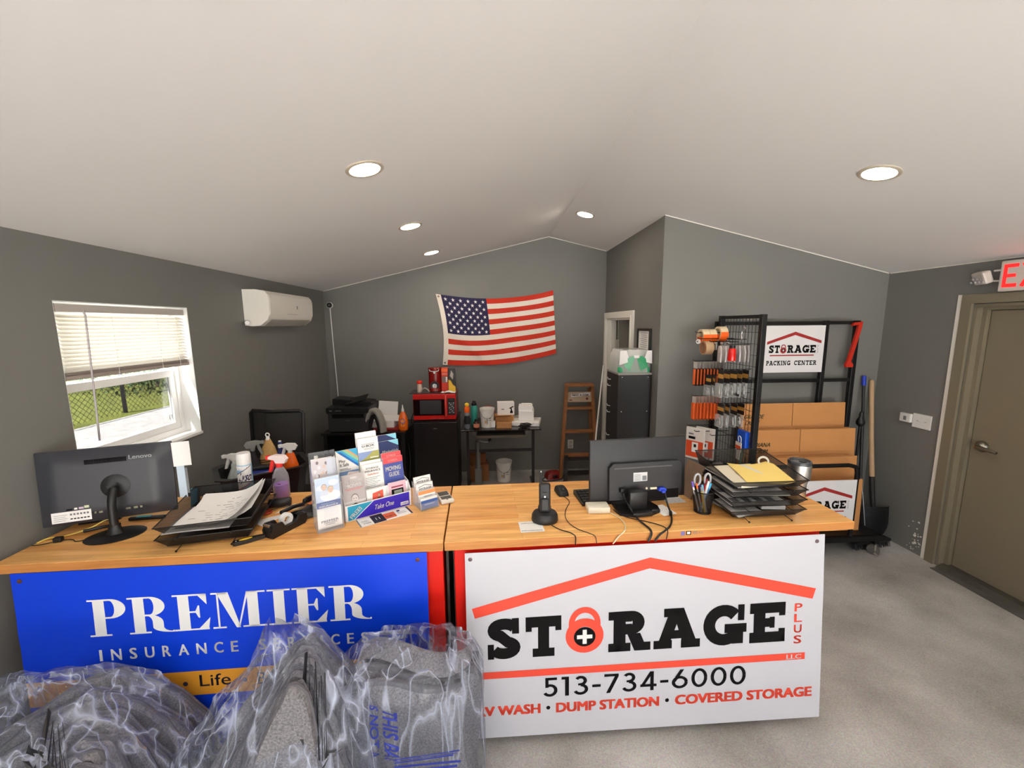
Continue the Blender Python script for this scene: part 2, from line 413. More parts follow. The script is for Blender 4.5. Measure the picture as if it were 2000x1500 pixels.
lo = bpy.data.objects.new('window_portal', l); S.collection.objects.link(lo); lo.location = (XL-T-.01, (WY0+WY1)/2, (WZ0+WZ1)/2); lo.rotation_euler = (0, -PI/2, 0)
# partition with the white doorway, and the wall it ends at
DY0, DY1, DZ = 4.03, 4.90, 1.90
b = MB()
def roofed(b, x0, x1, y0, y1, z0=0.0):
    b.prism([(x0,z0), (x1,z0), (x1,ceil_z(x1)), (x0,ceil_z(x0))], (0,y0,0), (1,0,0), (0,0,1), (0,1,0), y1-y0)
roofed(b, XP, XP+.11, YN+.11, DY0); roofed(b, XP, XP+.11, DY1, YB); roofed(b, XP, XP+.11, DY0, DY1, DZ)
struct(b, 'wall_partition', WALL)
b = MB(); roofed(b, XP, XR, YN, YN+.11); struct(b, 'wall_nook', WALL)
# right wall with the grey door
RY0, RY1, RZ = 1.66, 2.70, 1.98
b = MB(); b.bx(XR, XR+T, YF-T, RY0, 0, ZE+.1); b.bx(XR, XR+T, RY1, YB+T, 0, ZE+.1); b.bx(XR, XR+T, RY0, RY1, RZ, ZE+.1); struct(b, 'wall_right', WALL)
# thin pale caulk line where the walls meet the ceiling
b = MB(); q = .006
def strip(x0, x1, y): b.prism([(x0,ceil_z(x0)-q), (x1,ceil_z(x1)-q), (x1,ceil_z(x1)), (x0,ceil_z(x0))], (0,y,0), (1,0,0), (0,0,1), (0,-1,0), .004)
strip(XL+.01, XRG, YB); strip(XRG, XP-.01, YB); strip(XP, XR-.01, YN)
struct(b, 'trim_1', DRYW)
b = MB(); b.bx(XP-.003, XP, YN, YB-.01, ceil_z(XP)-.005, ceil_z(XP)); b.bx(XR-.004, XR, YF, YN-.01, ZE-.006, ZE); struct(b, 'trim_2', DRYW)
# unpainted white strip beside the door frame
b = MB(); b.bx(XR-.012, XR, 2.772, 2.800, 0, 2.022); struct(b, 'trim_3', DRYW)
# scuffs where paint is chipped
b = MB(); random.seed(3)
for k in range(26):
    y = 2.82+abs(random.gauss(0,.06)); z = .02+abs(random.gauss(0,.11)); s = random.uniform(.004,.011)*(1.8 if k < 4 else 1)
    b.prism([(random.uniform(.4,1)*s*math.cos(a*PI/3), random.uniform(.3,.8)*s*math.sin(a*PI/3)) for a in range(6)], (XR,y,z), (0,1,0), (0,0,1), (-1,0,0), .0015)
struct(b, 'trim_4', DRYW)
# --- door_1: taupe steel door in a pressed frame
d = bpy.data.objects.new('door_1', None); S.collection.objects.link(d); d['kind'] = 'structure'; d.location = (XR, 2.2, 0)
def rel(o): return Matrix.Translation(-o.location)
b = MB(); b.X = rel(d)
yo = 2.768; yi = 1.58
for (a, c, x0, x1) in ((yo-.062, yo, XR-.02, XR+.0), (yo-.085, yo-.066, XR-.0, XR+.10), (yo-.11, yo-.085, XR+.045, XR+.14)):
    b.bx(x0, x1, a, c, 0, 2.02-(yo-c)); m = yo+yi; b.bx(x0, x1, m-c, m-a, 0, 2.02-(yo-c))
b.bx(XR-.02, XR, yi+.062, yo-.062, 1.958, 2.02); b.bx(XR, XR+.10, yi+.085, yo-.085, 1.935, 1.954); b.bx(XR+.045, XR+.14, yi+.11, yo-.11, 1.912, 1.935)
for a, c in ((yo-.15, yo-.085), (yi+.085, yi+.15)): b.bx(XR+.121, XR+.155, a, c, 0, 1.99)
b.bx(XR+.121, XR+.155, yi+.15, yo-.15, 1.86, 1.99)
b.build('door_frame', TAUPE, d)
b = MB(); b.X = rel(d); b.bx(XR+.075, XR+.118, yi+.114, yo-.114, .022, 1.908, bevel=.002); leaf = b.build('door_leaf', TAUPE, d)
NICK = mat('brushed nickel', (150,145,135), 0.3, 1.0)
b = MB(); b.X = rel(d); hy, hz, hx = 2.585, .965, XR+.075
b.lathe([(0,0), (.040,0), (.039,.010), (.030,.024), (.018,.034), (.016,.05), (0,.05)], (hx,hy,hz), 20, V3((-1,0,0)))
b.tube([(hx-.045,hy,hz), (hx-.05,hy-.02,hz), (hx-.05,hy-.06,hz-.004), (hx-.044,hy-.115,hz-.012)], [.015,.013,.012,.010], 10, smooth=1)
b.build('door_handle', NICK, leaf, 40)
b = MB(); b.X = rel(d); b.prism([(0,0), (.16,0), (.16,.02), (.05,.02)], (XR-.03,yi+.09,0), (1,0,0), (0,0,1), (0,1,0), yo-yi-.18); b.build('threshold', mat('aluminium threshold', (120,118,112), 0.4, 0.8, var=.2, scale=14), d)
b = MB(); b.bx(XR-.09, XR-.032, 1.5, 2.66, 0, .006); struct(b, 'trim_5', mat('dark worn concrete', (84,82,78), 0.7, var=.3, scale=12))
# --- door_2: white cased doorway in the partition, door standing open inside
d = bpy.data.objects.new('door_2', None); S.collection.objects.link(d); d['kind'] = 'structure'; d.location = (XP, 4.45, 0)
b = MB(); b.X = rel(d)
for x0, x1, k in ((XP-.018, XP, 0), (XP-.026, XP-.018, .045)):
    b.bx(x0, x1, 4.965-.068, 4.965-k, 0, 1.968-k); b.bx(x0, x1, 3.962+k, 3.962+.068, 0, 1.968-k); b.bx(x0, x1, 4.03, 4.897, 1.90, 1.968-k)
b.bx(XP, XP+.11, 4.875, 4.897, 0, 1.90); b.bx(XP, XP+.11, 4.03, 4.052, 0, 1.90); b.bx(XP, XP+.11, 4.052, 4.875, 1.878, 1.90); b.bx(XP+.045, XP+.08, 4.862, 4.875, 0, 1.878)
b.build('door_frame', DRYW, d)
b = MB(); b.X = rel(d); b.box((XP+.11+.40, 4.80, .96), (.80,.035,1.84), rot=(0,0,-.06)); lf = b.build('door_leaf', mat('grey inner door', (168,164,152), .5), d)
b = MB(); b.X = rel(d); b.bx(XP+.098, XP+.112, 4.80, 4.874, 1.55, 1.65); b.cyl((XP+.118,4.80,1.55), (XP+.118,4.80,1.65), .008); b.build('hinge', mat('hinge metal', (205,203,195), .35, .6), lf)
b = MB(); b.X = rel(d); b.box((XP+.36, 4.797, 1.62), (.012,.008,.26)); b.build('edge_plate', BLACK, lf)
# a pale far wall of the little room behind the doorway
b = MB(); b.bx(XP+1.2, XP+1.24, YN+.12, YB-.002, 0, 2.2); struct(b, 'wall_closet', mat('pale closet wall', (190,186,176), .7))
# --- window_1: white vinyl single-hung window, blind is a thing of its own
wd = bpy.data.objects.new('window_1', None); S.collection.objects.link(wd); wd['kind'] = 'structure'; wd.location = (XL, (WY0+WY1)/2, WZ0)
VIN = mat('white vinyl', (240,240,238), .35)
b = MB(); b.X = rel(wd); e = .003
b.bx(XL-.135, XL-.001, WY0, WY0+e, WZ0, WZ1); b.bx(XL-.135, XL-.001, WY1-e, WY1, WZ0, WZ1); b.bx(XL-.135, XL-.001, WY0+e, WY1-e, WZ1-e, WZ1); b.bx(XL-.135, XL+.012, WY0+e, WY1-e, WZ0, WZ0+.018, bevel=.003)
b.build('jamb', VIN, wd)
fx = XL-.115; fr = .035
b = MB(); b.X = rel(wd)
y0, y1, z0, z1 = WY0+e, WY1-e, WZ0+.018, WZ1-e
b.bx(fx-.03, fx+.02, y0, y0+fr, z0, z1); b.bx(fx-.03, fx+.02, y1-fr, y1, z0, z1); b.bx(fx-.03, fx+.02, y0+fr, y1-fr, z0, z0+fr); b.bx(fx-.03, fx+.02, y0+fr, y1-fr, z1-fr, z1)
b.build('window_frame', VIN, wd)
zm = 1.53
for nm, za, zb, xx in (('lower_sash', z0+fr, zm+.04, fx+.001), ('upper_sash', zm, z1-fr, fx-.026)):
    b = MB(); b.X = rel(wd); a0, a1 = y0+fr, y1-fr
    b.bx(xx-.012, xx+.012, a0, a0+.038, za, zb); b.bx(xx-.012, xx+.012, a1-.038, a1, za, zb); b.bx(xx-.012, xx+.012, a0+.038, a1-.038, za, za+.04); b.bx(xx-.012, xx+.012, a0+.038, a1-.038, zb-.042, zb)
    so = b.build(nm, VIN, wd)
    b = MB(); b.X = rel(wd); b.bx(xx-.003, xx+.001, a0+.038, a1-.038, za+.04, zb-.042); b.build('pane', SCREEN if nm == 'lower_sash' else PANE, so)
    if nm == 'lower_sash':
        b = MB(); b.X = rel(wd)
        for zz in (1.46, 1.26):
            for s1 in ((-.011,.014,.0015,.014),): pass
            b.tube([(xx+.004,a1-.052,zz), (xx+.004,a1-.07,zz), (xx+.004,a1-.07,zz+.025), (xx+.004,a1-.052,zz+.025)], .0016, 4, True)
        b.build('sticker', GREYINK, so)
# --- outside: gravel yard, grassy bank, the ground before the store front
GRAV = mat('pale gravel', (172,170,166), .9, var=.55, scale=9, bump=.6, bscale=90)
GRASS = mat('bright grass', (104,110,40), .9, var=.6, scale=1.6)
b = MB(); b.bx(-30, XL-T, -30, 30, -.2, -.04); struct(b, 'ground_gravel', GRAV)
b = MB(); b.bx(XL-T, 30, -30, YF-T, -.2, -.02); struct(b, 'ground_apron', mat('pale concrete apron', (190,186,178), .85, var=.1, scale=3))  # unseen ground, kept pale to bounce daylight up to the ceiling
b = MB(); random.seed(5)
b.grid(lambda i, j: (-7.9-.5*math.sin(11*j)*.4-14*i, -6+36*j, -.045+.9*i+.12*math.sin(19*j)*i), 24, 40); struct(b, 'ground_grass_bank', GRASS)
# ================================================================== COUNTER: TWO WORKBENCHES
DA = math.radians(1.6)
DU, DV, DO = V3((math.cos(DA), math.sin(DA), 0)), V3((-math.sin(DA), math.cos(DA), 0)), V3((-.202, 1.587, 0))
TOP = 0.95
def D(u, v, z=TOP): return DO + DU*u + DV*v + V3((0, 0, z))
def dthing(name, label, cat, u, v, z=TOP, ang=0, group=None): return thing(name, label, cat, D(u, v, z), DA+math.radians(ang), group)
def dsolo(mb, name, mats, label, cat, u, v, z=TOP, ang=0, group=None, smooth=None): return solo(mb, name, mats, label, cat, D(u, v, z), DA+math.radians(ang), group, smooth)
def butcher():
    m = bpy.data.materials.new('butcher block'); m.use_nodes = True; nt = m.node_tree; p = nt.nodes['Principled BSDF']
    tc = nt.nodes.new('ShaderNodeTexCoord'); br = nt.nodes.new('ShaderNodeTexBrick')
    br.offset = 0.37; br.inputs['Scale'].default_value = 1.0; br.inputs['Brick Width'].default_value = 0.52; br.inputs['Row Height'].default_value = 0.046
    br.inputs['Mortar Size'].default_value = 0.0006; br.inputs['Mortar Smooth'].default_value = 0.2; br.inputs['Bias'].default_value = -0.1
    br.inputs['Color1'].default_value = rgb(250,196,122); br.inputs['Color2'].default_value = rgb(230,160,88); br.inputs['Mortar'].default_value = rgb(206,140,76)
    nt.links.new(tc.outputs['Object'], br.inputs['Vector'])
    mp = nt.nodes.new('ShaderNodeMapping'); mp.inputs['Scale'].default_value = (3.5, 42, 42); nt.links.new(tc.outputs['Object'], mp.inputs['Vector'])
    n = nt.nodes.new('ShaderNodeTexNoise'); n.inputs['Scale'].default_value = 1.0; n.inputs['Detail'].default_value = 6; n.inputs['Distortion'].default_value = 0.7
    nt.links.new(mp.outputs[0], n.inputs['Vector'])
    r = nt.nodes.new('ShaderNodeValToRGB'); r.color_ramp.elements[0].position = 0.3; r.color_ramp.elements[0].color = rgb(214,196,172); r.color_ramp.elements[1].position = 0.62; r.color_ramp.elements[1].color = (1,1,1,1)
    nt.links.new(n.outputs['Fac'], r.inputs['Fac'])
    mx = nt.nodes.new('ShaderNodeMix'); mx.data_type = 'RGBA'; mx.blend_type = 'MULTIPLY'; mx.inputs['Factor'].default_value = 0.75
    nt.links.new(br.outputs['Color'], mx.inputs['A']); nt.links.new(r.outputs['Color'], mx.inputs['B']); nt.links.new(mx.outputs['Result'], p.inputs['Base Color'])
    p.inputs['Roughness'].default_value = 0.38
    return m
WOOD = butcher()
BENCH = mat('red powder coat', (228,26,6), 0.42)
SLOT = mat('dark bronze strip', (48,40,36), 0.5)
def bench(label, u0, u1, b0, b1, rear=True):
    t = thing('workbench', label, 'workbench', D(u0, 0, 0), DA)
    w = u1-u0; b0 -= u0; b1 -= u0
    b = MB(); b.bx(0, w, 0, .603, .912, .95, bevel=.003); b.build('worktop', WOOD, t)
    b = MB(); b.bx(b0, b1, .022, .57, .13, .9115, bevel=.004); body = b.build('cabinet', BENCH, t)
    for k in range(4):
        b = MB(); za = .17+k*.18; b.bx(b0+.04, b1-.04, .5705, .585, za, za+.165, bevel=.003); dr = b.build('drawer', BENCH, t)
        b = MB(); b.bx(b0+.3, b1-.3, .586, .606, za+.12, za+.14, bevel=.003); b.build('handle', ALU, dr)
    for x in (b0+.09, b1-.09):
        for y in (.1, .5):
            b = MB(); b.bx(x-.03, x+.03, y-.03, y+.03, .10, .129); b.lathe([(0,-.016), (.045,-.016), (.05,-.008), (.05,.008), (.045,.016), (0,.016)], (x, y, .05), 16, V3((1,0,0)))
            b.build('caster', BLACK, t, 40)
    return t, body
wl, lb = bench('left workbench with butcher block top and red cabinet, against the grey side wall', -1.702, -.003, -1.630, -.006)
wr, rb = bench('right workbench with butcher block top and red cabinet, its end overhanging beside boxes', .003, 1.832, .040, 1.688)
b = MB(); b.bx(.0365-.003, .0395-.003, .024, .5, .14, .91); b.bx(.006-.003, .016-.003, .034, .5, .14, .911); b.build('seam_strip', SLOT, wr)
# small pictogram stickers on the front edge of the right top
P = Print(frame((1.019-.003, 0, .936), (1,0,0), (0,0,1), (0,-1,0)))
P.rect(0,-.009,.018,.010, mat('violet print', (118,108,160), .6)).rect(.024,-.008,.046,.010, INK).up().rect(.028,-.004,.042,.007, PAPER)
for k in range(3): P.rect(.054,-.004+k*.005,.074,-.002+k*.005, GREYINK)
P.rect(.080,-.002,.088,.001, GREYINK).rect(.092,-.002,.100,.001, GREYINK); P.build('sticker', wr)
# ------------------------------------------------------------------ the two banners
def banner(name, label, u0, u1, z1, h, tl, tr, blbr, mats):
    """sheet hung on the bench front; u right, t downwards, its foot pushed out"""
    base = D(u0, -.0, 0)
    t = thing(name, label, 'sign', base, DA)
    W = u1-u0
    def F(a, b, c=0.0):                        # a along, b down (negative), c outwards
        s = a/W; k = -b/h; out = .0035 + k*((1-s)*blbr[0]+s*blbr[1])
        cr = .0030*math.exp(-((k-.30-.02*s)/.055)**2)*max(0,1-2.2*s)+.003*math.exp(-((k-.46+.05*s)/.055)**2)*max(0,1-2.6*s)+.002*math.exp(-((k-.42+.1*s)/.055)**2)*max(0,2.6*s-1.6)
        return V3((a, -out-c-cr, z1+b*math.sqrt(max(.2, 1-((blbr[0]*(1-s)+blbr[1]*s)/h)**2))))
    global CUT; CUT = (W, h, 24, 14)
    b = MB()
    b.grid(lambda i, j: F(W*i, -h*j, 0.0), 24, 14); b.grid(lambda i, j: F(W*i, -h*j, -.002), 24, 14)
    sh = b.build('panel', mats, t, 30)
    return t, F, sh
SWHITE = mat('sign white vinyl', (204,204,212), 0.42)
SBLUE = mat('sign blue vinyl', (0,64,226), 0.42)
SAMBER = mat('sign amber vinyl', (240,166,52), 0.45)
t, F, sh = banner('storage_sign', 'white storage company banner with red roof and padlock on right workbench', .086, 1.690, .899, .862, 0, 0, (.028,.072), SWHITE)
P = Print(F, .0012, CUT)
P.poly([(.024,-.246), (.797,-.062), (.795,-.111), (.036,-.292)], SIGNRED).poly([(.797,-.062), (1.567,-.247), (1.552,-.294), (.795,-.111)], SIGNRED); P.build('roof_line', t)
P = Print(F, .0012, CUT)
glyph_row(P, 'ST', .088, -.487, .407, -.301, INK, slab, .13, w=.285); glyph_row(P, 'RAGE', .615, -.487, 1.426, -.301, INK, slab, .075, w=.285); P.build('lettering', t)
P = Print(F, .0012, CUT); lx, ly = .5095, -.402
P.ring(lx, ly, .084, .044, SIGNRED, 32, sy=.95)
P.ring(lx, -.345, .070, .045, SIGNRED, 24, 0, PI, 1.08).rect(lx-.070,-.40,lx-.045,-.345, SIGNRED).rect(lx+.045,-.40,lx+.070,-.345, SIGNRED)
P.up().disc(lx, ly-.005, .048, .045, INK, 28).up().rect(lx-.034,ly-.014,lx+.034,ly+.004, PAPER).rect(lx-.009,ly-.038,lx+.009,ly+.028, PAPER); P.build('padlock_emblem', t)
P = Print(F, .0012, CUT)
for k, ch in enumerate('PLUS'): P.text(ch, 1.469, -.350-.0505*k, 1.506, -.312-.0505*k, SIGNRED, .02)
P.rect(.02,-.578,1.525,-.546, SIGNRED).up().text('LLC', 1.437,-.574,1.508,-.552, PAPER, .025); P.build('lettering', t)
P = Print(F, .0012, CUT); glyph_row(P, '513-734-6000', .325, -.680, 1.248, -.590, INK, digit, .14); P.build('lettering', t)
P = Print(F, .0012, CUT)
P.text('RV WASH', .035,-.756,.315,-.709, SIGNRED, .05).text('DUMP STATION', .383,-.758,.849,-.711, SIGNRED, .05).text('COVERED STORAGE', .921,-.758,1.564,-.711, SIGNRED, .05)
P.disc(.349,-.732,.009,.009, INK, 14).disc(.885,-.733,.009,.009, INK, 14); P.build('lettering', t)
b = MB(); 
for a, k in ((.022,-.027), (1.566,-.030)): b.lathe([(.0085,0), (.0085,.002), (.004,.003), (0,.003)], F(a,k,.0005), 14, V3((0,-1,0)))
b.build('screw', mat('screw grey', (120,98,104), .4, .5), t)
# --- blue banner
t, F, sh = banner('insurance_sign', 'blue insurance banner with white serif lettering on left workbench', -1.637, -.070, .914, .862, 0, 0, (.03,.03), SBLUE)
F0 = F
F = lambda a, b, c=0.0: F0(a, b*1.0 - .0*a, c)
def bodoni(ch):
    s = .26; h = .045; q = []
    def serif(x0, x1, y): return R4(x0, y, x1, y+h)
    if ch == 'I': W = .56; q = [R4(.15,0,.15+s,1), serif(0,.56,0), serif(0,.56,1-h)]
    elif ch in 'PR':
        W = 1.0 if ch == 'R' else .86
        o = arc(.5,.735,.36,.265,90,-90,14); i = arc(.5,.735,.10,.265-h,90,-90,14)
        q = [R4(.12,0,.12+s,1), serif(0,.50,0), serif(0,.5,1-h), R4(.38,.47,.5,.47+h)]+ringq(o, i)
        if ch == 'R': q += ringq(arc(.44,.28,.36,.23,90,0,10), arc(.44,.28,.11,.19,90,0,10))+[R4(.55,.14,.80,.28)]+ringq(arc(1.02,.16,.47,.16,180,270,8), arc(1.02,.16,.22,.13,180,270,8))+[R4(1.0,0,1.04,.05)]
    elif ch == 'E': W = .86; q = [R4(.12,0,.12+s,1), serif(0,.82,0), serif(0,.8,1-h), R4(.38,.485,.6,.485+h), [(.80,1), (.76,1), (.60,.955), (.80,.70)], [(.86,.34), (.80,.0), (.58,.045)], [(.62,.34), (.62,.68), (.585,.68), (.52,.53), (.52,.49), (.585,.34)]]
    elif ch == 'M': W = 1.3; q = [R4(.13,0,.13+h,1), R4(.86,0,.86+s,1), serif(0,.32,0), serif(.72,1.3,0), serif(0,.38,1-h), serif(.86,1.3,1-h), [(.13,1), (.13+s*1.08,1), (.66,.0), (.56,0)], [(.60,0), (.64,0), (.90,1), (.85,1)]]
    else: W = .4
    return q, W
P = Print(F, .0012, CUT); glyph_row(P, 'PREMIER', .257, -.276, 1.328, -.123, PAPER, bodoni, .045); P.build('lettering', t)
P = Print(F, .0012, CUT); x = .279
# widely spaced capitals
wd = {'I':.35,'N':1.0,'S':.72,'U':.92,'R':.8,'A':1.0,'C':.9,'E':.72,'V':1.0,' ':.55}
tx = 'INSURANCE SERVICES'; tot = sum(wd[c] for c in tx)+.75*(len(tx)-1); k = (1.315-.279)/tot
for c in tx:
    if c != ' ':
        if c == 'I': P.rect(x, -.381, x+.011, -.334, PAPER)
        else: P.text(c, x, -.381, x+wd[c]*k, -.334, PAPER, .022)
    x += (wd[c]+.75)*k
P.build('lettering', t)
P = Print(F, .0012, CUT); P.rect(.001,-.560,1.566,-.454, SAMBER); P.up()
NAVY = mat('navy print', (44,40,72), .6)
P.text('Home', .341,-.526,.531,-.472, NAVY, .006).disc(.585,-.508,.010,.010, NAVY, 12).text('Life', .64,-.524,.76,-.472, NAVY, .006).disc(.815,-.508,.010,.010, NAVY, 12)
P.text('Business', .865,-.532,1.108,-.480, NAVY, .006).disc(1.155,-.509,.011,.011, NAVY, 14).text('M', 1.207,-.531,1.252,-.488, NAVY, .006)
P.build('amber_band', t)
P = Print(F, .0012, CUT); glyph_row(P, '5', 1.122,-.704,1.18,-.620, PAPER, digit, .1); P.build('lettering', t)
b = MB()
for a, k in ((.032,-.03), (1.53,-.03)): b.lathe([(.0085,0), (.0085,.002), (.004,.003), (0,.003)], F(a,k,.0005), 14, V3((0,-1,0)))
b.build('screw', mat('rusty screw', (120,72,66), .5, .4), t)
# ================================================================== THINGS ON THE LEFT TOP
PCG = mat('charcoal plastic', (56,57,64), 0.42, var=.06, scale=200)
# --- all-in-one computer seen from behind
t = dthing('desktop_computer', 'charcoal all-in-one computer seen from behind on round foot, left workbench', 'computer', -1.42, .20, TOP, 17)
b = MB(); b.lathe([(0,0), (.098,0), (.1,.004), (.09,.008), (.03,.012), (.022,.03), (.018,.05)], (0,0,0), 40, sx=1.05, sy=.78); b.build('foot', BLACK, t, 40)
b = MB(); b.tube([(0,0,.008), (0,.0,.10), (0,.004,.155), (0,.035,.20)], .0155, 14, smooth=2); b.build('neck', BLACK, t, 50)
tilt = Matrix.Translation((-.04,.075,.045)) @ Matrix.Rotation(math.radians(-4), 4, 'X')
b = MB(); b.X = tilt; b.box((0,.02,.163), (.47,.016,.326), bevel=.005)
b.grid(lambda i, j: (-.232+.464*i, .012-.032*min(1,8*min(i,1-i))*min(1,7*min(j,1-j)), .003+.32*j), 24, 18); sc = b.build('back_shell', PCG, t, 35)
b = MB(); b.X = tilt; b.box((0,.029,.168), (.452,.002,.285)); b.build('screen', mat('screen glass', (8,8,10), .08), t)
FA = lambda a, c, k=0: tilt @ V3((a, -.0205-k, c))
b = MB(); b.X = tilt; b.lathe([(0,.006), (.02,.006), (.045,.003), (.052,0)], (.035,-.0205,.155), 28, V3((0,-1,0))); b.bx(.025,.045,-.030,-.0202,.16,.172); b.build('hinge_disc', BLACK, t, 40)
b = MB()
for k in range(34):
    b.X = tilt; x = -.06+k*.0042; b.bx(x, x+.0026, -.0215, -.0195, .262, .282)
b.build('vent_slots', INK, t)
P = Print(FA); P.text('Lenovo', .09, .268, .172, .286, mat('silver letter', (150,150,152), .3, .7), .02)
P.build('lettering', t)
P = Print(FA, .001); P.rect(-.185,.022,-.055,.068, PAPER).up()
for k in range(4): P.rect(-.178,.030+.008*k,-.14+.006*(k%2),.0315+.008*k, GREYINK)
for k in range(6): P.rect(-.125+.011*k,.050,-.118+.011*k,.058, GREYINK).rect(-.125+.011*k,.032,-.117+.011*k,.037, INK)
P.up().rect(-.135,.072,-.115,.079, INK).rect(-.109,.073,-.099,.081, PAPER).rect(-.094,.073,-.078,.082, mat('lilac label', (206,186,206), .7)).rect(-.076,.075,-.060,.086, mat('pale green label', (208,214,180), .7)); P.build('label', t)
b = MB(); b.X = tilt
for x, w in ((-.045,.006), (-.03,.012), (.062,.016), (.09,.014), (.112,.008)): b.bx(x, x+w, -.0215, -.0195, .044, .052)
b.bx(.01,.024,-.023,-.0195,.036,.048); b.build('ports', mat('port metal', (120,116,96), .4, .5), t)
# papers stuck to the computer's edge
P0 = D(-1.18,.285,1.215)
b = MB(); b.grid(lambda i, j: (.077*i, .004*math.sin(3*i)-.002, .112*j+.006*i), 6, 4); dsolo(b, 'note_paper', PAPER, 'white note paper stuck to the top right corner of the computer', 'paper', -1.222, .302, 1.216)
b = MB(); b.box((.014,.0,.075), (.034,.001,.15)); b.box((.036,.0008,.08), (.012,.001,.12), mi=1); dsolo(b, 'sticky_strip', [mat('pale blue paper', (196,212,228), .8), GREYINK], 'narrow pale blue strip of paper below the white note on the computer', 'paper', -1.213, .306, 1.068)
# --- black riser pieces left of the computer
t = dthing('docking_stand', 'black two-armed stand against the grey wall left of the computer', 'stand', -1.625, .33, TOP, 17)
b = MB(); b.prism([(-.05,0), (.10,0), (.10,.012), (-.05,.02)], (0,0,.0), (1,0,0), (0,0,1), (0,1,0), .12); b.build('base', BLACK, t)
b = MB(); b.prism([(-.05,.0), (.09,-.01), (.09,.035), (-.02,.038)], (0,.02,.045), (1,0,0), (0,0,1), (0,1,0), .07); b.prism([(.06,0), (.08,0), (.08,.12), (.06,.12)], (0,.07,.0), (1,0,0), (0,0,1), (0,1,0), .02); b.build('arm', BLACK, t)
b = MB(); b.prism([(-.06,0), (.08,-.012), (.08,.028), (-.055,.02)], (0,.03,.10), (1,0,0), (0,0,1), (0,1,0), .06); b.build('arm', BLACK, t)
# --- cables on the left
YEL = mat('yellow cable', (240,214,110), .5)
def cable(name, m, label, pts, r, cat='cable', smooth=3):
    b = MB(); b.tube(pts, r, 6, smooth=smooth); return solo(b, name, m, label, cat, smooth=60)
cable('network_cable', YEL, 'yellow network cable running behind the computer foot', [D(-1.69,.155,.954), D(-1.68,.19,.957), D(-1.65,.19,.958), D(-1.61,.21,.957), D(-1.56,.255,.965), D(-1.53,.27,.985), D(-1.50,.285,.992)], .0032)
cable('power_cable', BLACK, 'thin black cable looping over the left end of the left workbench', [D(-1.695,.14,.953), D(-1.66,.14,.953), D(-1.62,.165,.956), D(-1.57,.18,.953), D(-1.54,.15,.953), D(-1.50,.17,.956)], .002)
b = MB(); b.box((0,0,.012), (.03,.022,.022), bevel=.005); dsolo(b, 'cable_tie', BLACK, 'dark velcro tie bundling the cables left of the computer foot', 'cable tie', -1.615, .165, TOP, 10)
b = MB(); b.tube([(0,0,.008), (.05,.03,.009), (.11,.05,.011)], .007, 8); dsolo(b, 'adapter_plug', BLACK, 'black plug end on the yellow cable by the computer', 'plug', -1.575, .23, .953)
t = dthing('remote_control', 'slim black remote with a teal end beside the letter trays', 'remote', -1.40, .345, TOP, 4)
b = MB(); b.box((0,0,.009), (.15,.022,.016), bevel=.006); b.build('body', BLACK, t, 40)
TEAL = mat('teal print', (60,170,190), .5)
b = MB(); b.box((-.012,0,.0175), (.06,.016,.002)); b.build('label', TEAL, t)
t = dthing('folding_knife', 'teal clip standing at the back corner of the left letter tray', 'clip', -1.222, .40, TOP, 11)
b = MB(); b.box((0,0,.062), (.028,.008,.12), rot=(0,.1,0), bevel=.002); b.build('clip_body', mat('teal plastic', (20,130,160), .4), t)
b = MB(); b.box((.018,.002,.062), (.006,.012,.12), rot=(0,.1,0)); b.build('clip_spring', BLACK, t)
t['label'] = 'teal plastic clip standing at the back corner of the left letter trays'; t.name = 'bulldog_clip'
# --- letter trays of black wire mesh
def letter_tray(label, u, v, ang, w, d, zs, rise, name='letter_tray', hback=.03):
    t = dthing(name, label, 'letter tray', u, v, TOP, ang)
    for n, z in enumerate(zs):
        last = n == len(zs)-1
        e = .028; hf = rise; hs = rise+(hback if last else .0)
        fl = lambda i, j: V3((e+(w-2*e)*i, e+(d-e-.004)*j, z))
        b = MB(); b.grid(fl, 1, 1)
        # sides flare outwards, front is low and open
        b.poly([(e,e,z), (e,d-.004,z), (0,d,z+hs), (0,0,z+hf)]); b.poly([(w-e,e,z), (w-e,d-.004,z), (w,d,z+hs), (w,0,z+hf)])
        b.poly([(e,d-.004,z), (w-e,d-.004,z), (w,d,z+hs), (0,d,z+hs)])
        b.poly([(e,e,z), (w-e,e,z), (w,0,z+hf), (0,0,z+hf)])
        tr = b.build('tray', MESHM, t, None, fix=False)
        b = MB(); b.tube([(0,0,z+hf), (w,0,z+hf), (w,d,z+hs), (0,d,z+hs)], .0026, 6, True); b.tube([(e,e,z), (w-e,e,z), (w-e,d,z), (e,d,z)], .002, 6, True); b.build('rim', STEEL, tr, 60)
    for x in (w*.22, w*.78):
        b = MB()
        for n, z in enumerate(zs):
            yb = -.016 if n == 0 else -.012
            b.tube([(x,e+.02,z-.003), (x,e,z-.003), (x,yb,z-.006+(0 if n else .0))], .0017, 5); b.ball((x,yb,z-.006), .0045, 8)
        b.tube([(x,d+.003,.003), (x,d+.003,zs[-1]+rise)], .002, 5); b.build('wire_foot', STEEL, t, 60)
    return t
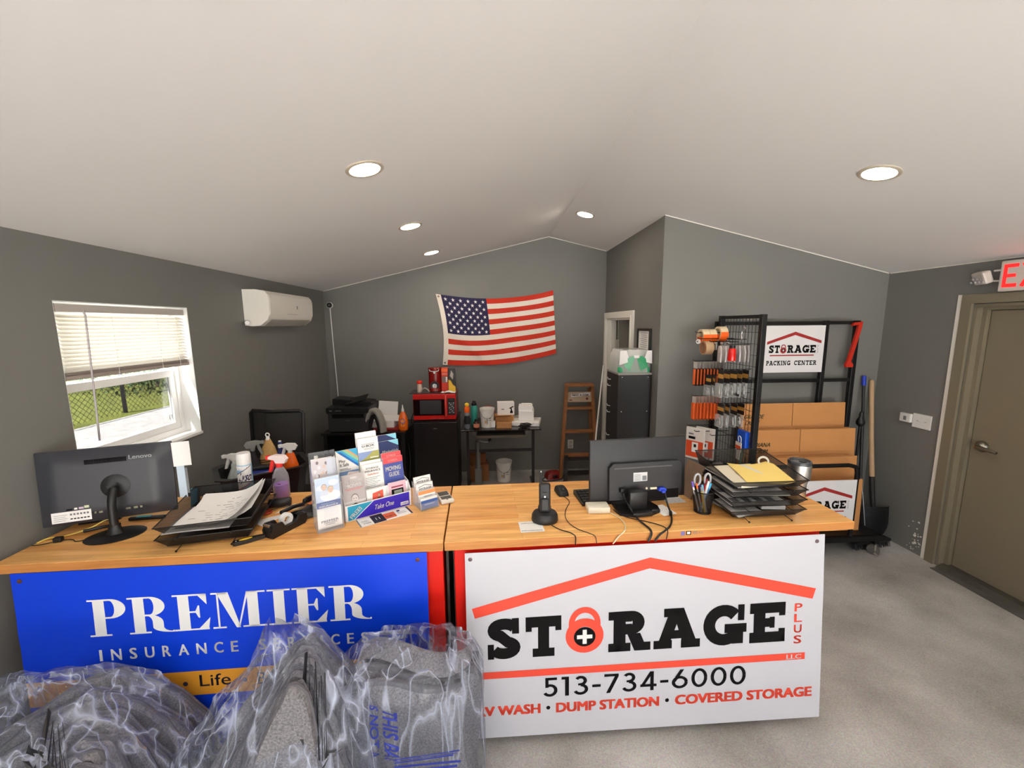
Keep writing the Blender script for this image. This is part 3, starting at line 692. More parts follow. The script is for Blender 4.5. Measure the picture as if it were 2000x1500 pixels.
def sheet(name, label, u, v, z, ang, w, d, curl=(0,0), lines=10, m=PAPER, cat='paper', group=None, amp=.002, ink=GREYINK, blocks=False):
    t = dthing(name, label, cat, u, v, z, ang, group)
    f = lambda i, j: V3((w*(i-.5), d*(j-.5), amp*math.sin(5*i+3*j)+curl[0]*max(0,i-.55)**2+curl[1]*max(0,j-.5)**2))
    b = MB(); b.grid(f, 10, 10); b.build('leaf', m, t, 60)
    if lines:
        P = Print(lambda a, c, k=0: f(a, c)+V3((0,0,k)), .0008)
        rnd = random.Random(len(label)*7)
        if blocks:
            for k in range(4):
                x = .1+.21*k
                P.poly([(x,.12), (x+.13,.12), (x+.13,.30), (x,.30)], ink)
                P.poly([(x,.55), (x+.13,.55), (x+.13,.72), (x,.72)], ink)
        else:
            for k in range(lines):
                y = .12+.78*k/lines; x = .1+.3*rnd.random()
                while x < .85:
                    L = .03+.12*rnd.random()
                    if rnd.random() < .55: P.poly([(x,y), (min(.92,x+L),y+.006*rnd.random()), (min(.92,x+L),y+.014), (x,y+.012)], ink)
                    x += L+.04
        P.build('writing', t)
    return t
letter_tray('two-tier black mesh letter tray holding loose white papers, left workbench', -1.135, .03, 11, .345, .365, (.012,.062), .042)
sheet('paper_sheet', 'top white sheet with scribbled notes curling up in the left letter tray', -1.00, .245, 1.030, 9, .25, .29, (.25,.10), 9, amp=.0025)
sheet('paper_sheet', 'white sheet under the scribbled one in the left letter tray', -.995, .27, 1.023, 15, .26, .28, (.22,.10), 0)
sheet('paper_sheet', 'white sheet lying at the front of the left letter tray', -1.03, .20, 1.018, 11, .24, .27, (0,0), 6)
# --- utility knife, tape dispenser, scissors, pliers, pouch, roll
t = dthing('utility_knife', 'black utility knife with yellow inlay in front of the tape dispenser', 'knife', -.81, .088, TOP, 30)
b = MB(); b.prism([(-.058,-.006), (-.05,-.012), (-.01,-.0135), (.03,-.010), (.056,-.007), (.058,.005), (.03,.010), (-.01,.0135), (-.05,.012), (-.058,.006)], (0,0,.001), (1,0,0), (0,1,0), (0,0,1), .016); b.build('handle', BLACK, t)
b = MB(); b.lathe([(0,.0005), (.02,.0005), (.022,0)], (-.012,0,.0172), 18, sx=1.1, sy=.38); b.build('inlay', YELLOW, t)
b = MB(); b.ball((-.046,0,.016), .004, 8); b.build('screw', CHROME, t)
t = dthing('tape_dispenser', 'black desktop tape dispenser with a white roll, left workbench', 'tape dispenser', -.705, .185, TOP, 62)
side = [(-.085,0), (.075,0), (.09,.02), (.085,.045), (.05,.052), (.03,.026), (-.02,.026), (-.035,.055), (-.078,.06), (-.09,.03)]
b = MB(); 
for y in (-.029,.019): b.prism(side, (0,y,0), (1,0,0), (0,0,1), (0,1,0), .010)
b.bx(-.086,.078,-.019,.019,0,.026); b.bx(-.085,-.06,-.019,.019,.026,.056); b.bx(.055,.084,-.019,.019,.026,.044); b.build('body', BLACK, t, 30)
b = MB(); b.lathe([(.014,-.009), (.029,-.009), (.029,.009), (.014,.009), (.014,-.009)], (.002,0,.046), 24, V3((0,1,0))); b.build('tape_roll', mat('white tape', (228,228,226), .4), t, 40)
b = MB(); b.bx(-.092,-.084,-.018,.018,.054,.062); b.build('cutter', CHROME, t)
t = dthing('scissors', 'small orange-handled scissors lying behind the left letter trays', 'scissors', -.86, .37, TOP, 40)
b = MB(); b.ring = None
for s in (-1, 1): b.tube([(.02*math.cos(k*PI/6)-.02, s*.016+.013*math.sin(k*PI/6), .007) for k in range(12)], .0045, 6, True)
b.build('handles', mat('dark orange plastic', (170,52,24), .4), t, 60)
b = MB(); b.prism([(0,-.006), (.09,0), (0,.006)], (0,0,.004), (1,0,0), (0,1,0), (0,0,1), .004); b.build('blades', CHROME, t)
t = dthing('pliers', 'black long-handled staple puller leaning behind the tape dispenser', 'tool', -.745, .345, TOP, 72)
b = MB(); b.tube([(-.07,0,.035), (0,0,.03), (.07,.0,.014)], .010, 8); b.build('handle', BLACK, t, 50)
b = MB(); b.lathe([(0,-.012), (.02,-.012), (.024,0), (.02,.012), (0,.012)], (.11,0,.024), 14, V3((0,.3,1)), sx=1.7, sy=.75); b.build('head', BLACK, t, 50)
b = MB(); b.lathe([(.006,0), (.01,.001), (.006,.002)], (.115,-.002,.0365), 12, V3((0,.3,1))); b.build('rivet', mat('brass', (170,140,90), .35, .9), t)
t = dthing('pouch', 'black vinyl pouch with an orange tag left of the brochure holder', 'pouch', -.655, .335, TOP, 25)
b = MB(); b.grid(lambda i, j: (.15*(i-.5), .11*(j-.5), .003+.045*(1-(2*i-1)**4)*(1-(2*j-1)**2)*(.8+.25*math.sin(9*i+4*j))), 14, 12); b.grid(lambda i, j: (.15*(i-.5), .11*(j-.5), .002), 1, 1); b.build('body', mat('black vinyl', (26,24,26), .32), t, 50)
b = MB(); b.box((.01,.0,.052), (.05,.022,.002), rot=(.15,.1,.5)); b.build('tag', mat('orange foil', (196,110,50), .35), t)
b = MB(); b.tube([(-.07,-.01,.01), (-.03,-.055,.03), (.04,-.06,.012), (.08,-.04,.006)], .004, 6, smooth=2); b.build('strap', BLACK, t, 60)
b = MB(); b.lathe([(0,-.05), (.018,-.05), (.022,-.044), (.022,.044), (.018,.05), (0,.05)], (0,0,.022), 18, V3((1,.25,0))); dsolo(b, 'canister', BLACK, 'short black cylinder lying in front of the purple spray bottle', 'canister', -.84, .425, TOP, 0, smooth=40)
sheet('paper_sheet', 'narrow white paper lying behind the tape dispenser', -.80, .33, .9515, 60, .22, .075, (0,0), 0)
# --- spray bottles
def sprayer(b, z, r, body, trig, m0=1, m1=2, flip=1):
    """trigger head from the collar z upward; m0 shell, m1 trigger"""
    b.mi = m1; b.lathe([(r,z), (r*1.08,z+.004), (r*1.08,z+.018), (r*.9,z+.022), (0,z+.022)], (0,0,0), 14)
    b.mi = m0; hz = z+.022
    b.prism([(.034,.0), (.045,.022), (.03,.04), (-.02,.043), (-.05,.034), (-.052,.022), (-.02,.016), (-.014,0)], (0,-.013,hz), (flip,0,0), (0,0,1), (0,1,0), .026)
    b.mi = m1; b.prism([(-.052,.016), (-.064,.018), (-.066,.036), (-.05,.038)], (0,-.010,hz), (flip,0,0), (0,0,1), (0,1,0), .020)
    b.prism([(-.022,.016), (-.036,.018), (-.046,-.012), (-.056,-.05), (-.044,-.05), (-.028,-.012)], (0,-.008,hz), (flip,0,0), (0,0,1), (0,1,0), .016)
    b.mi = 0
t = dthing('spray_bottle', 'clear spray bottle half full of purple liquid with red trigger', 'spray bottle', -.885, .545, TOP, -8)
prof = [(0,.001), (.036,.001), (.039,.006), (.039,.10), (.036,.125), (.02,.16), (.0145,.17)]
b = MB(); b.lathe(prof, (0,0,0), 24); b.build('bottle', see_through('frosted plastic', (232,230,238), .16, .3, .4), t, 50)
b = MB(); b.lathe([(0,.003), (.034,.003), (.0372,.008), (.0372,.075), (0,.075)], (0,0,0), 24); b.build('liquid', mat('purple liquid', (150,84,190), .3), t, 50)
b = MB(); sprayer(b, .166, .0165, 0, 0, 0, 1); b.build('trigger_head', [mat('pale pink plastic', (240,222,222), .4), mat('red plastic', (236,52,48), .4)], t, 30)
P = Print(frame((-.01,-.0393,.085), (1,0,0), (0,0,1), (0,-1,0))); P.rect(.018,.0,.034,.003, INK).rect(-.022,-.035,-.014,-.032, PAPER); P.build('scale_marks', t)
def spray_can(name, label, u, v, z, r, h, mats, cap='dome', ang=0, prn=None, cat='spray can', pos=None, bot=.0):
    t = thing(name, label, cat, pos if pos else D(u, v, z), DA+math.radians(ang))
    b = MB(); b.lathe([(0,.0), (r*.96,0), (r,.004), (r,h*.74), (r*.93,h*.78)], (0,0,0), 22); b.build('can', mats[0], t, 40)
    b = MB()
    if cap == 'dome': b.lathe([(r*.98,h*.76), (r*.98,h*.95), (r*.9,h), (0,h)], (0,0,0), 22)
    else: b.lathe([(r*.9,h*.78), (r*.8,h*.84), (r*.45,h*.88), (r*.45,h*.91), (r*.32,h*.93), (r*.32,h), (0,h)], (0,0,0), 18)
    b.build('cap', mats[1], t, 40)
    if prn:
        P = Print(lambda a, c, k=0: V3((r+k)*0 + 0*a for _ in range(3)) if False else V3(((r+k)*math.sin(a/r), -(r+k)*math.cos(a/r), c))); prn(P, r, h); P.build('label', t)
    return t
SKY = mat('pale blue can', (150,196,226), .35)
def lysol(P, r, h):
    n = 10
    def band(y0, y1, m, s0=-1.35, s1=1.35, sl=0):
        for k in range(n):
            a0 = r*(s0+(s1-s0)*k/n); a1 = r*(s0+(s1-s0)*(k+1)/n); P.poly([(a0,y0+sl*a0), (a1,y0+sl*a1), (a1,y1+sl*a1), (a0,y1+sl*a0)], m)
    band(h*.30, h*.62, PAPER, -1.0, 1.35, .6); P.up(); band(h*.655, h*.74, PAPER)
    P.up(); P.text('Lysol', -r*.75, h*.36, r*1.1, h*.60, mat('navy ink', (28,34,92), .5), .02, .35)
    band(h*.27, h*.29, mat('pink ink', (206,96,100), .5), -.9, 1.3, .5); band(h*.62,h*.635, mat('navy ink', (28,34,92), .5), -.9,1.3,.6)
    P.rect(-r*.85,h*.66,-r*.3,h*.70, BLUEINK).rect(-r*.05,h*.66,r*.7,h*.72, mat('coral ink', (226,160,150), .6)).rect(-r*.4,h*.12,r*.4,h*.15, BLUEINK)
spray_can('spray_can', 'pale blue disinfectant spray can with white cap behind the letter trays', -1.065, .555, TOP, .034, .245, (SKY, WHITE), 'dome', 6, lysol)
def ribs(P, r, h):
    for k in range(6): P.rect(-r*.9,h*(.16+.09*k),r*.9,h*(.165+.09*k), mat('deep blue ink', (14,20,120), .5))
spray_can('spray_can', 'tall bright blue aerosol can with white nozzle behind the brochure holder', -.662, .455, TOP, .030, .245, (mat('bright blue can', (36,46,214), .35), WHITE), 'nozzle', 0, ribs)
# ------------------------------------------------------------------ brochure holders
def faceprint(P, kind, w, h):
    """cover designs in brochure coordinates 0..w, 0..h"""
    R = lambda x0, y0, x1, y1, m: P.rect(x0*w, y0*h, x1*w, y1*h, m)
    Tt = lambda s, x0, y0, x1, y1, m, bd=.02, sh=0: P.text(s, x0*w, y0*h, x1*w, y1*h, m, bd, sh)
    G = lambda r, g, b_: mat('print %d %d %d' % (r, g, b_), (r, g, b_), .6)
    def bust(x, y, s, skin, hair, coat):
        P.up(); P.poly([(w*x-s*1.1,y*h-s*2.2), (w*x+s*1.1,y*h-s*2.2), (w*x+s*.9,y*h-s*1.2), (w*x,y*h-s*.8), (w*x-s*.9,y*h-s*1.2)], coat)
        P.up(); P.disc(w*x, y*h+s*.15, s*.72, s*.9, hair, 14); P.up(); P.disc(w*x, y*h, s*.62, s*.8, skin, 14)
        P.up(); P.rect(w*x-s*.35,y*h+s*.08,w*x-s*.12,y*h+s*.18, INK).rect(w*x+s*.12,y*h+s*.08,w*x+s*.35,y*h+s*.18, INK).rect(w*x-s*.22,y*h-s*.42,w*x+s*.22,y*h-s*.34, G(150,90,80))
    skin = G(226,190,168)
    if kind == 'insurance':
        R(0,.48,1,1,G(196,214,240)); P.up(); P.disc(.75*w,.88*h,.2*w,.06*h,G(232,240,250)).disc(.25*w,.8*h,.22*w,.06*h,G(226,234,248)).disc(.6*w,.62*h,.42*w,.11*h,G(238,244,252))
        bust(.36,.80,.016,skin,G(150,130,116),G(214,222,236)); bust(.62,.74,.017,skin,G(200,170,120),G(240,240,244))
        P.up(); R(0,.40,1,.52,G(24,70,150)); P.up(); Tt('INSURANCE',.10,.415,.88,.450,PAPER,.03); Tt('PERSONAL',.2,.462,.78,.492,G(150,180,220))
        R(.28,.20,.88,.37,G(226,228,232)); Tt('PREMIER',.14,.10,.86,.145,G(52,66,120),.01); R(.24,.075,.8,.085,GREYINK); R(.3,.045,.7,.055,GREYINK)
    elif kind == 'group_photo':
        R(0,0,1,1,G(216,206,210)); rnd = random.Random(4)
        for k in range(14):
            P.up(); x, y = rnd.random()*.8+.1, .62+rnd.random()*.33; P.disc(x*w,y*h,.07*w,.035*h,[G(70,56,60),skin,G(236,232,232),G(120,96,100)][k%4],10)
        P.up(); R(.72,.55,1,1,G(206,212,226)); R(.0,.48,1,.55,G(200,120,80)); 
    elif kind == 'play':
        R(0,0,1,1,PAPER); P.up()
        P.poly([(0,h),(w,.62*h),(w,h)],G(60,170,216)); P.up(); P.poly([(.28*w,h),(w,.72*h),(w,.80*h),(.5*w,h)],G(140,196,160)); P.up(); P.poly([(.45*w,h),(w,.79*h),(w,.83*h),(.58*w,h)],G(214,160,110)); P.up()
        P.poly([(.1*w,.96*h),(w,.60*h),(w,.66*h),(.22*w,.97*h)],G(30,110,190)); Tt('Play',.12,.73,.42,.80,G(96,92,96),.02); Tt('It Safe',.14,.655,.56,.725,G(96,92,96),.02)
        R(.12,.60,.5,.612,GREYINK); R(.12,.575,.62,.587,GREYINK); R(.08,.36,1,.55,G(120,150,196)); P.up(); P.poly([(.3*w,.36*h),(w,.36*h),(w,.5*h),(.5*w,.53*h)],G(232,224,222)); P.up(); R(.5,.45,.9,.47,G(200,80,70)); R(.45,.38,.95,.41,INK)
    elif kind == 'ubox':
        R(0,0,1,1,PAPER); P.up(); Tt('U-BOX',.20,.80,.80,.85,G(60,58,60),.035); R(.18,.865,.82,.873,GREYINK); R(.24,.765,.8,.772,GREYINK); R(.3,.745,.75,.752,GREYINK)
        R(.0,.3,1,.70,G(140,160,206)); P.up(); P.poly([(0,.3*h),(w,.3*h),(w,.70*h),(.7*w,.69*h),(.3*w,.56*h),(0,.5*h)],G(170,168,96)); P.up(); P.poly([(.05*w,.36*h),(.6*w,.38*h),(.85*w,.5*h),(.3*w,.5*h)],G(232,196,70)); P.up(); P.poly([(.35*w,.33*h),(w,.36*h),(w,.48*h),(.45*w,.42*h)],G(226,100,40)); P.up(); R(.5,.35,.9,.375,INK); R(.55,.55,.95,.57,PAPER)
    elif kind == 'movinghelp':
        R(0,0,1,1,G(34,48,98)); P.up(); P.poly([(.45*w,h),(w,.86*h),(w,h)],G(130,200,220)); P.up(); Tt('MovingHelp',.08,.70,.92,.79,PAPER,.03,.4)
        R(0,.3,1,.58,G(186,180,170)); P.up(); R(.05,.40,.14,.58,PAPER); R(.2,.42,.26,.57,G(90,110,70)); R(.34,.40,.44,.57,G(150,90,80)); P.poly([(.5*w,.36*h),(w,.4*h),(w,.58*h),(.6*w,.6*h)],G(236,232,228))
    elif kind == 'intown':
        R(0,0,1,1,G(178,172,174)); P.up(); R(.38,.90,.66,.945,PAPER); P.up(); R(.40,.905,.64,.94,G(170,165,168)); P.up(); R(.42,.915,.62,.93,PAPER)
        Tt('IN-TOWN',.10,.80,.90,.87,PAPER,.035); Tt('MOVES',.10,.71,.86,.785,PAPER,.04); R(.08,.675,.9,.683,G(206,70,60)); R(.14,.648,.8,.656,G(190,90,84)); 
        P.up(); R(.0,.0,1,.40,G(206,202,202)); bust(.5,.44,.024,G(206,200,198),G(120,116,114),G(40,38,42))
    elif kind == 'storage_insurance':
        R(0,0,1,1,PAPER); P.up(); Tt('STORAGE',.18,.885,.80,.925,G(92,88,92),.03); Tt('INSURANCE',.12,.825,.88,.868,G(92,88,92),.03); Tt('SafeStor',.24,.755,.80,.80,G(206,110,90),.02)
        for k in range(9): R(.12,.70-.035*k,.82-.12*(k%3),.709-.035*k,GREYINK)
    elif kind == 'movingguide':
        R(0,0,1,1,G(70,84,160)); P.up(); R(0,.87,1,1,G(228,84,90)); P.up(); Tt('U-HAUL',.26,.91,.74,.95,G(250,190,190),.03); Tt('MOVING',.10,.70,.88,.80,PAPER,.035); Tt('GUIDE',.24,.57,.78,.67,PAPER,.04)
    elif kind == 'redman':
        R(0,0,1,1,PAPER); P.up(); P.poly([(.25*w,.1*h),(.85*w,.1*h),(.85*w,.86*h),(.3*w,.76*h)],G(232,90,70)); bust(.62,.6,.010,G(210,150,120),G(70,40,34),G(120,60,50))
    elif kind == 'pinkcards':
        R(0,0,1,1,G(222,186,200)); P.up(); R(.16,.42,.84,.72,INK); P.up(); R(.3,.48,.76,.66,G(150,160,150)); R(.16,.78,.84,.84,G(150,60,80)); R(.2,.14,.8,.34,G(120,110,130)); P.up(); R(.4,.18,.6,.30,PAPER)
    elif kind == 'storagecard':
        R(0,0,1,1,PAPER); P.up(); glyph_row(P,'STORAGE',.16*w,.40*h,.90*w,.58*h,INK,lambda c, **k: slab('C' if c == 'O' else c, **k),.08,w=.22); P.line([(.12*w,.66*h),(.52*w,.86*h),(.93*w,.66*h)],.04*h,INK)
    elif kind == 'orangecard':
        R(0,0,1,1,PAPER); P.up(); R(0,.66,1,1,G(236,150,92)); R(.3,.42,.8,.50,GREYINK); R(.3,.25,.7,.30,GREYINK)
    elif kind == 'bluecard':
        R(0,0,1,1,G(60,96,166)); P.up(); R(.2,.35,.8,.42,G(150,180,220)); R(0,.8,1,1,PAPER)
def brochure(name, label, kind, root, x, y, z, w, h, tilt=10, th=.004, cat='brochure', group=None, back=True):
    M4 = Matrix.Translation(root.location) @ root.rotation_euler.to_matrix().to_4x4() @ Matrix.Translation((x, y, z)) @ Matrix.Rotation(-math.radians(tilt), 4, 'X')
    t = thing(name, label, cat, M4.translation, group=group, rot=M4.to_euler())
    b = MB(); b.bx(0, w, 0, th, 0, h); b.build('pages', PAPER, t)
    P = Print(frame((0,0,0), (1,0,0), (0,0,1), (0,-1,0))); faceprint(P, kind, w, h); P.build('cover', t)
    return t
def plane(b, pts): b.poly(pts)
# --- clear two-tier holder on the left
H1 = dthing('brochure_holder', 'clear acrylic two-tier holder with insurance brochures, left of the big display', 'brochure holder', -.545, .120, TOP, 30)
b = MB(); w = .108
b.bx(0,w,0,.12,.0005,.0035); b.bx(0,w,.0,.003,.0035,.235); b.bx(0,w,.042,.045,.0035,.315); b.bx(0,w,.10,.103,.0035,.335)
b.prism([(0,.0035),(.103,.0035),(.103,.30),(.04,.25),(0,.16)], (0,0,0), (0,1,0), (0,0,1), (1,0,0), .003); b.prism([(0,.0035),(.103,.0035),(.103,.30),(.04,.25),(0,.16)], (w-.003,0,0), (0,1,0), (0,0,1), (1,0,0), .003)
b.build('acrylic_shell', CLEAR, H1)
brochure('brochure', 'blue and white insurance brochure with a couple, front of clear holder', 'insurance', H1, .004, .008, .020, .098, .222, 2, .006)
brochure('brochure', 'insurance brochure stack behind the front one in the clear holder', 'insurance', H1, .007, .022, .008, .098, .222, 2, .012)
brochure('brochure', 'brochure with a crowded group photo, upper tier of clear holder', 'group_photo', H1, .003, .052, .095, .085, .22, 2, .012)
brochure('brochure', 'pale brochure sticking out behind the group photo one', 'group_photo', H1, .016, .070, .085, .088, .222, 2, .010)
# --- the big white display
H2 = dthing('brochure_display', 'white cardboard brochure display with blue take-one front, middle of counter', 'brochure display', -.459, .217, TOP, 31)
CARDW = mat('white card', (236,234,236), .6)
b = MB(); W = .315
b.bx(0,W,.0,.002,0,.076); b.bx(0,W,0,.16,0,.002); b.bx(0,W,.158,.16,0,.20)
for x in (0, W-.002): b.prism([(0,0),(.16,0),(.16,.21),(.10,.20),(.085,.13),(.03,.12),(.0,.085)], (x,0,0), (0,1,0), (0,0,1), (1,0,0), .002)
b.build('box', CARDW, H2)
for nm, yy, hs in (('pocket_front', .034, (.07,.118,.118)), ('pocket_front', .085, (.14,.15,.15))):
    b = MB()
    for k in range(3): b.bx(.002+k*.1037, .002+(k+1)*.1037-.001, yy, yy+.0015, .002, hs[k])
    b.build(nm, CARDW, H2)
b = MB(); b.bx(.002,.004,.15,.155,.2,.285); b.build('support_wire', WHITE, H2)
P = Print(frame((.012,0,.004), (1,0,0), (0,0,1), (0,-1,0)))
TURQ = mat('turquoise print', (20,146,184), .5); VIO = mat('violet blue print', (48,24,176), .5)
P.rect(0,0,.293,.068, VIO).up().poly([(0,0),(.028,0),(.118,.068),(0,.068)], TURQ).up()
P.poly([(.024,0),(.029,0),(.119,.068),(.114,.068)], PAPER)
P.text('Take One', .118,.022,.212,.046, PAPER, .02, .25).rect(.247,.008,.287,.024, PAPER)
P.up().text('U-HAUL', .249,.011,.285,.021, VIO, .03)
c_, s_ = math.cos(.72), math.sin(.72)
P2 = Print(lambda a, k, c=0: V3((.026+a*c_-k*s_, -c, .012+a*s_+k*c_)), .0012); P2.text('FREE!', 0,-.006,.062,.014, PAPER, .03); P2.build('lettering', H2)
P.build('label', H2)
bw = .099
brochure('brochure', 'grey in-town moves brochure with a man in black, lower left of display', 'intown', H2, .004, .012, .004, bw, .205, 9, .006)
brochure('brochure', 'white storage insurance brochure in front, lower middle of display', 'storage_insurance', H2, .107, .052, .0025, bw, .225, 8, .006)
brochure('brochure', 'white storage insurance brochure standing higher behind its twin in the display', 'storage_insurance', H2, .104, .064, .016, bw, .225, 8, .006)
brochure('brochure', 'blue moving guide booklet with red top, front lower right of display', 'movingguide', H2, .209, .052, .016, bw, .225, 8, .006)
brochure('brochure', 'moving guide booklet with only its red top showing behind the other', 'movingguide', H2, .206, .064, .038, bw, .225, 8, .006)
brochure('brochure', 'white play-it-safe brochure with rainbow corner, upper left of display', 'play', H2, .003, .098, .08, bw, .225, 8, .006)
brochure('brochure', 'white moving-box brochure with orange autumn picture, upper middle of display', 'ubox', H2, .105, .098, .122, bw, .225, 8, .010)
brochure('brochure', 'white moving-box brochure raised tallest at the back of the display', 'ubox', H2, .103, .116, .148, bw, .225, 8, .012)
brochure('brochure', 'navy moving help brochure with slanted lettering, upper right of display', 'movinghelp', H2, .208, .098, .090, bw, .225, 8, .008)
brochure('brochure', 'navy moving help brochure with pale green corner behind its twin', 'movinghelp', H2, .205, .114, .118, bw, .225, 8, .010)
brochure('leaflet', 'white leaflet with a man on red, middle front pocket of display', 'redman', H2, .108, .022, .03, .092, .088, 6, .003, 'leaflet')
brochure('leaflet', 'pink card stack in the right front pocket of the display', 'pinkcards', H2, .214, .022, .003, .088, .122, 6, .006, 'leaflet')
# --- cards lying flat before the display
tc = dthing('card_strip', 'strip of white, black and orange cards lying before the brochure display', 'leaflet', -.405, .208, TOP, 31)
G = lambda r, g, b_: mat('print %d %d %d' % (r, g, b_), (r, g, b_), .6)
b = MB(); b.bx(0,.245,-.055,.03,.0004,.0016); b.build('sheet', PAPER, tc)
P = Print(frame((0,-.055,.0016), (1,0,0), (0,1,0), (0,0,1)))
P.rect(.0,.0,.006,.085, GREYINK).rect(.062,0,.118,.085, G(30,30,44)).rect(.118,.012,.172,.07, G(220,100,56)).rect(.236,0,.245,.085, G(60,58,80)).up()
P.text('STORAGE', .02,.02,.054,.03, INK, .02).rect(.015,.04,.05,.043, GREYINK).rect(.015,.05,.045,.053, GREYINK).rect(.08,.03,.083,.055, PAPER).rect(.095,.03,.098,.055, PAPER).text('PODS', .126,.028,.164,.04, PAPER, .02).rect(.182,.03,.225,.033, GREYINK).rect(.182,.042,.22,.045, GREYINK).rect(.185,.056,.20,.07, NAVY)
P.build('print', tc)
# --- business card holder
H3 = dthing('card_holder', 'small clear tiered holder with storage and orange business cards right of display', 'card holder', -.128, .297, TOP, 31)
b = MB(); w = .094
for k in range(4): b.bx(0,w,.003+.026*k,.0048+.026*k,.001,.035+.027*k)
b.bx(0,w,0,.112,0,.0015)
for x in (0, w-.002): b.prism([(0,0),(.112,0),(.112,.12),(0,.03)], (x,0,0), (0,1,0), (0,0,1), (1,0,0), .002)
b.build('acrylic_shell', CLEAR, H3)
for k, (kd, lb_) in enumerate((('bluecard','blue and white cards in the lowest tier of the card holder'), ('orangecard','white cards with orange top in the second tier of the card holder'), ('storagecard','storage business cards in the third tier of the card holder'), ('storagecard','storage business cards standing in the highest tier of the card holder'))):
    brochure('business_cards', lb_, kd, H3, .003, .008+.026*k, .004+.028*k, .088, .052, 8, .008, 'business cards')
# --- white handheld
t = dthing('handheld_reader', 'white handheld card reader lying by the seam of the two tops', 'card reader', -.028, .425, TOP, 20)
b = MB(); b.box((0,0,.011), (.068,.125,.02), bevel=.007, seg=3); b.build('body', mat('ivory plastic', (226,222,214), .4), t, 40)
b = MB(); b.box((0,.028,.0215), (.052,.05,.001)); b.box((0,-.024,.0215), (.052,.036,.001)); b.build('screen', mat('dark lcd', (70,70,66), .25), t)
b = MB(); b.lathe([(0,.0005),(.005,.0005),(.005,0)], (0,-.05,.0213), 10); b.build('button', BLACK, t)
# ================================================================== THINGS ON THE RIGHT TOP
t = dthing('cordless_phone', 'black cordless phone standing in its oval charging base, right workbench', 'phone', .447, .150, TOP, -6)
b = MB(); b.lathe([(0,0),(.058,0),(.061,.008),(.059,.03),(.052,.042),(.03,.046),(0,.046)], (0,0,0), 32, sx=1.0, sy=.85); b.box((0,.018,.05), (.06,.03,.03), bevel=.008); b.build('charging_base', SATIN, t, 35)
b = MB(); b.box((0,.006,.108), (.052,.028,.135), rot=(-.1,0,0), bevel=.009, seg=3); hs = b.build('handset', SATIN, t, 35)
b = MB(); b.box((0,-.011,.132), (.020,.003,.014), rot=(-.1,0,0)); b.box((.0,-.014,.082), (.034,.012,.055), rot=(-.1,0,0), bevel=.004); b.build('belt_clip', BLACK, hs)
b = MB(); b.lathe([(0,.0005),(.004,.0005),(.004,0)], (.0,-.0145,.120), 10, V3((0,-1,.1))); b.build('badge', CHROME, hs)
b = MB(); b.cyl((-.017,.016,.17),(-.016,.024,.222), .0055, .004, 10); b.build('antenna', SATIN, t, 50)
b = MB(); b.cyl((-.016,.024,.222),(-.016,.0245,.228), .0042, .003, 10); b.build('antenna_tip', mat('grey tip', (180,180,180), .4), t)
t = dthing('computer_mouse', 'black wired computer mouse between phone and monitor', 'mouse', .585, .447, TOP, 186)
b = MB(); b.grid(lambda i, j: (.060*(i-.5)*(1-.22*(2*j-1)**4), .105*(j-.5), .004+.032*((max(0,1-(2*i-1)**4))**.5)*((max(0,1-abs(2*j-1)**3))**.5)), 14, 16); b.grid(lambda i, j: (.060*(i-.5)*(1-.22*(2*j-1)**4), .105*(j-.5), .002), 14, 16); b.build('shell', mat('matte black', (24,24,25), .55), t, 60)
b = MB(); b.lathe([(0,-.004),(.008,-.004),(.008,.004),(0,.004)], (0,.028,.031), 12, V3((1,0,0))); b.build('wheel', DGREY, t)
cable('mouse_cable', BLACK, 'thin black mouse cable running down the front of the right top', [D(.585,.395,.955), D(.61,.33,.953), D(.565,.25,.953), D(.54,.15,.953), D(.565,.06,.953), D(.62,.01,.953), D(.64,-.006,.949), D(.645,-.008,.915)], .0017)
cable('phone_cable', BLACK, 'black phone power cable hanging over the right top edge', [D(.47,.095,.953), D(.50,.05,.953), D(.535,.03,.953), D(.55,.004,.953), D(.555,-.007,.948), D(.552,-.008,.912)], .0022)
sheet('paper_sheet', 'small white card taped flat beside the cordless phone', .378, .098, .9508, 2, .105, .098, (0,0), 0, amp=.0002)
P = Print(frame(D(.336,.058,.9514), DU, DV, (0,0,1))); P.text('LEAVE US A REVIEW', 0,.066,.084,.073, INK, .01).text('& START A STORAGE ADVENTURE', -.004,.0,.088,.007, INK, .01); o = P.build('print'); 
for ob in S.collection.objects:
    if ob.get('label') == 'small white card taped flat beside the cordless phone': o.parent = ob; o.matrix_parent_inverse = Matrix.LocRotScale(ob.location, ob.rotation_euler, None).inverted()
# --- right monitor from behind
t = dthing('computer_monitor', 'black flat monitor seen from behind with blue video plug, right workbench', 'monitor', .90, .215, TOP, 4)
mt = Matrix.Translation((.04,.055,.028)) @ Matrix.Rotation(math.radians(-3), 4, 'X')
MBK = mat('monitor black', (40,40,43), .48, var=.05, scale=250)
b = MB(); b.X = mt; b.box((0,.012,.152), (.50,.022,.305), bevel=.006)
b.prism([(-.16,.0),(.20,.0),(.215,.03),(.215,.165),(.2,.18),(-.14,.18),(-.16,.16)], (0,.004,.01), (1,0,0), (0,0,1), (0,-1,0), .028); b.build('back_shell', MBK, t, 30)
b = MB(); b.X = mt; b.box((0,.0236,.154), (.48,.002,.28)); b.build('screen', mat('screen glass', (8,8,10), .08), t)
b = MB(); b.X = mt
for k in range(44): b.bx(-.135+k*.0068, -.1305+k*.0068, -.0252, -.0238, .164, .170)
b.build('vent_slots', mat('grey slots', (96,96,98), .4), t)
b = MB(); b.X = mt; b.bx(-.02,.20,-.0248,-.022,.004,.05); b.build('port_recess', INK, t)
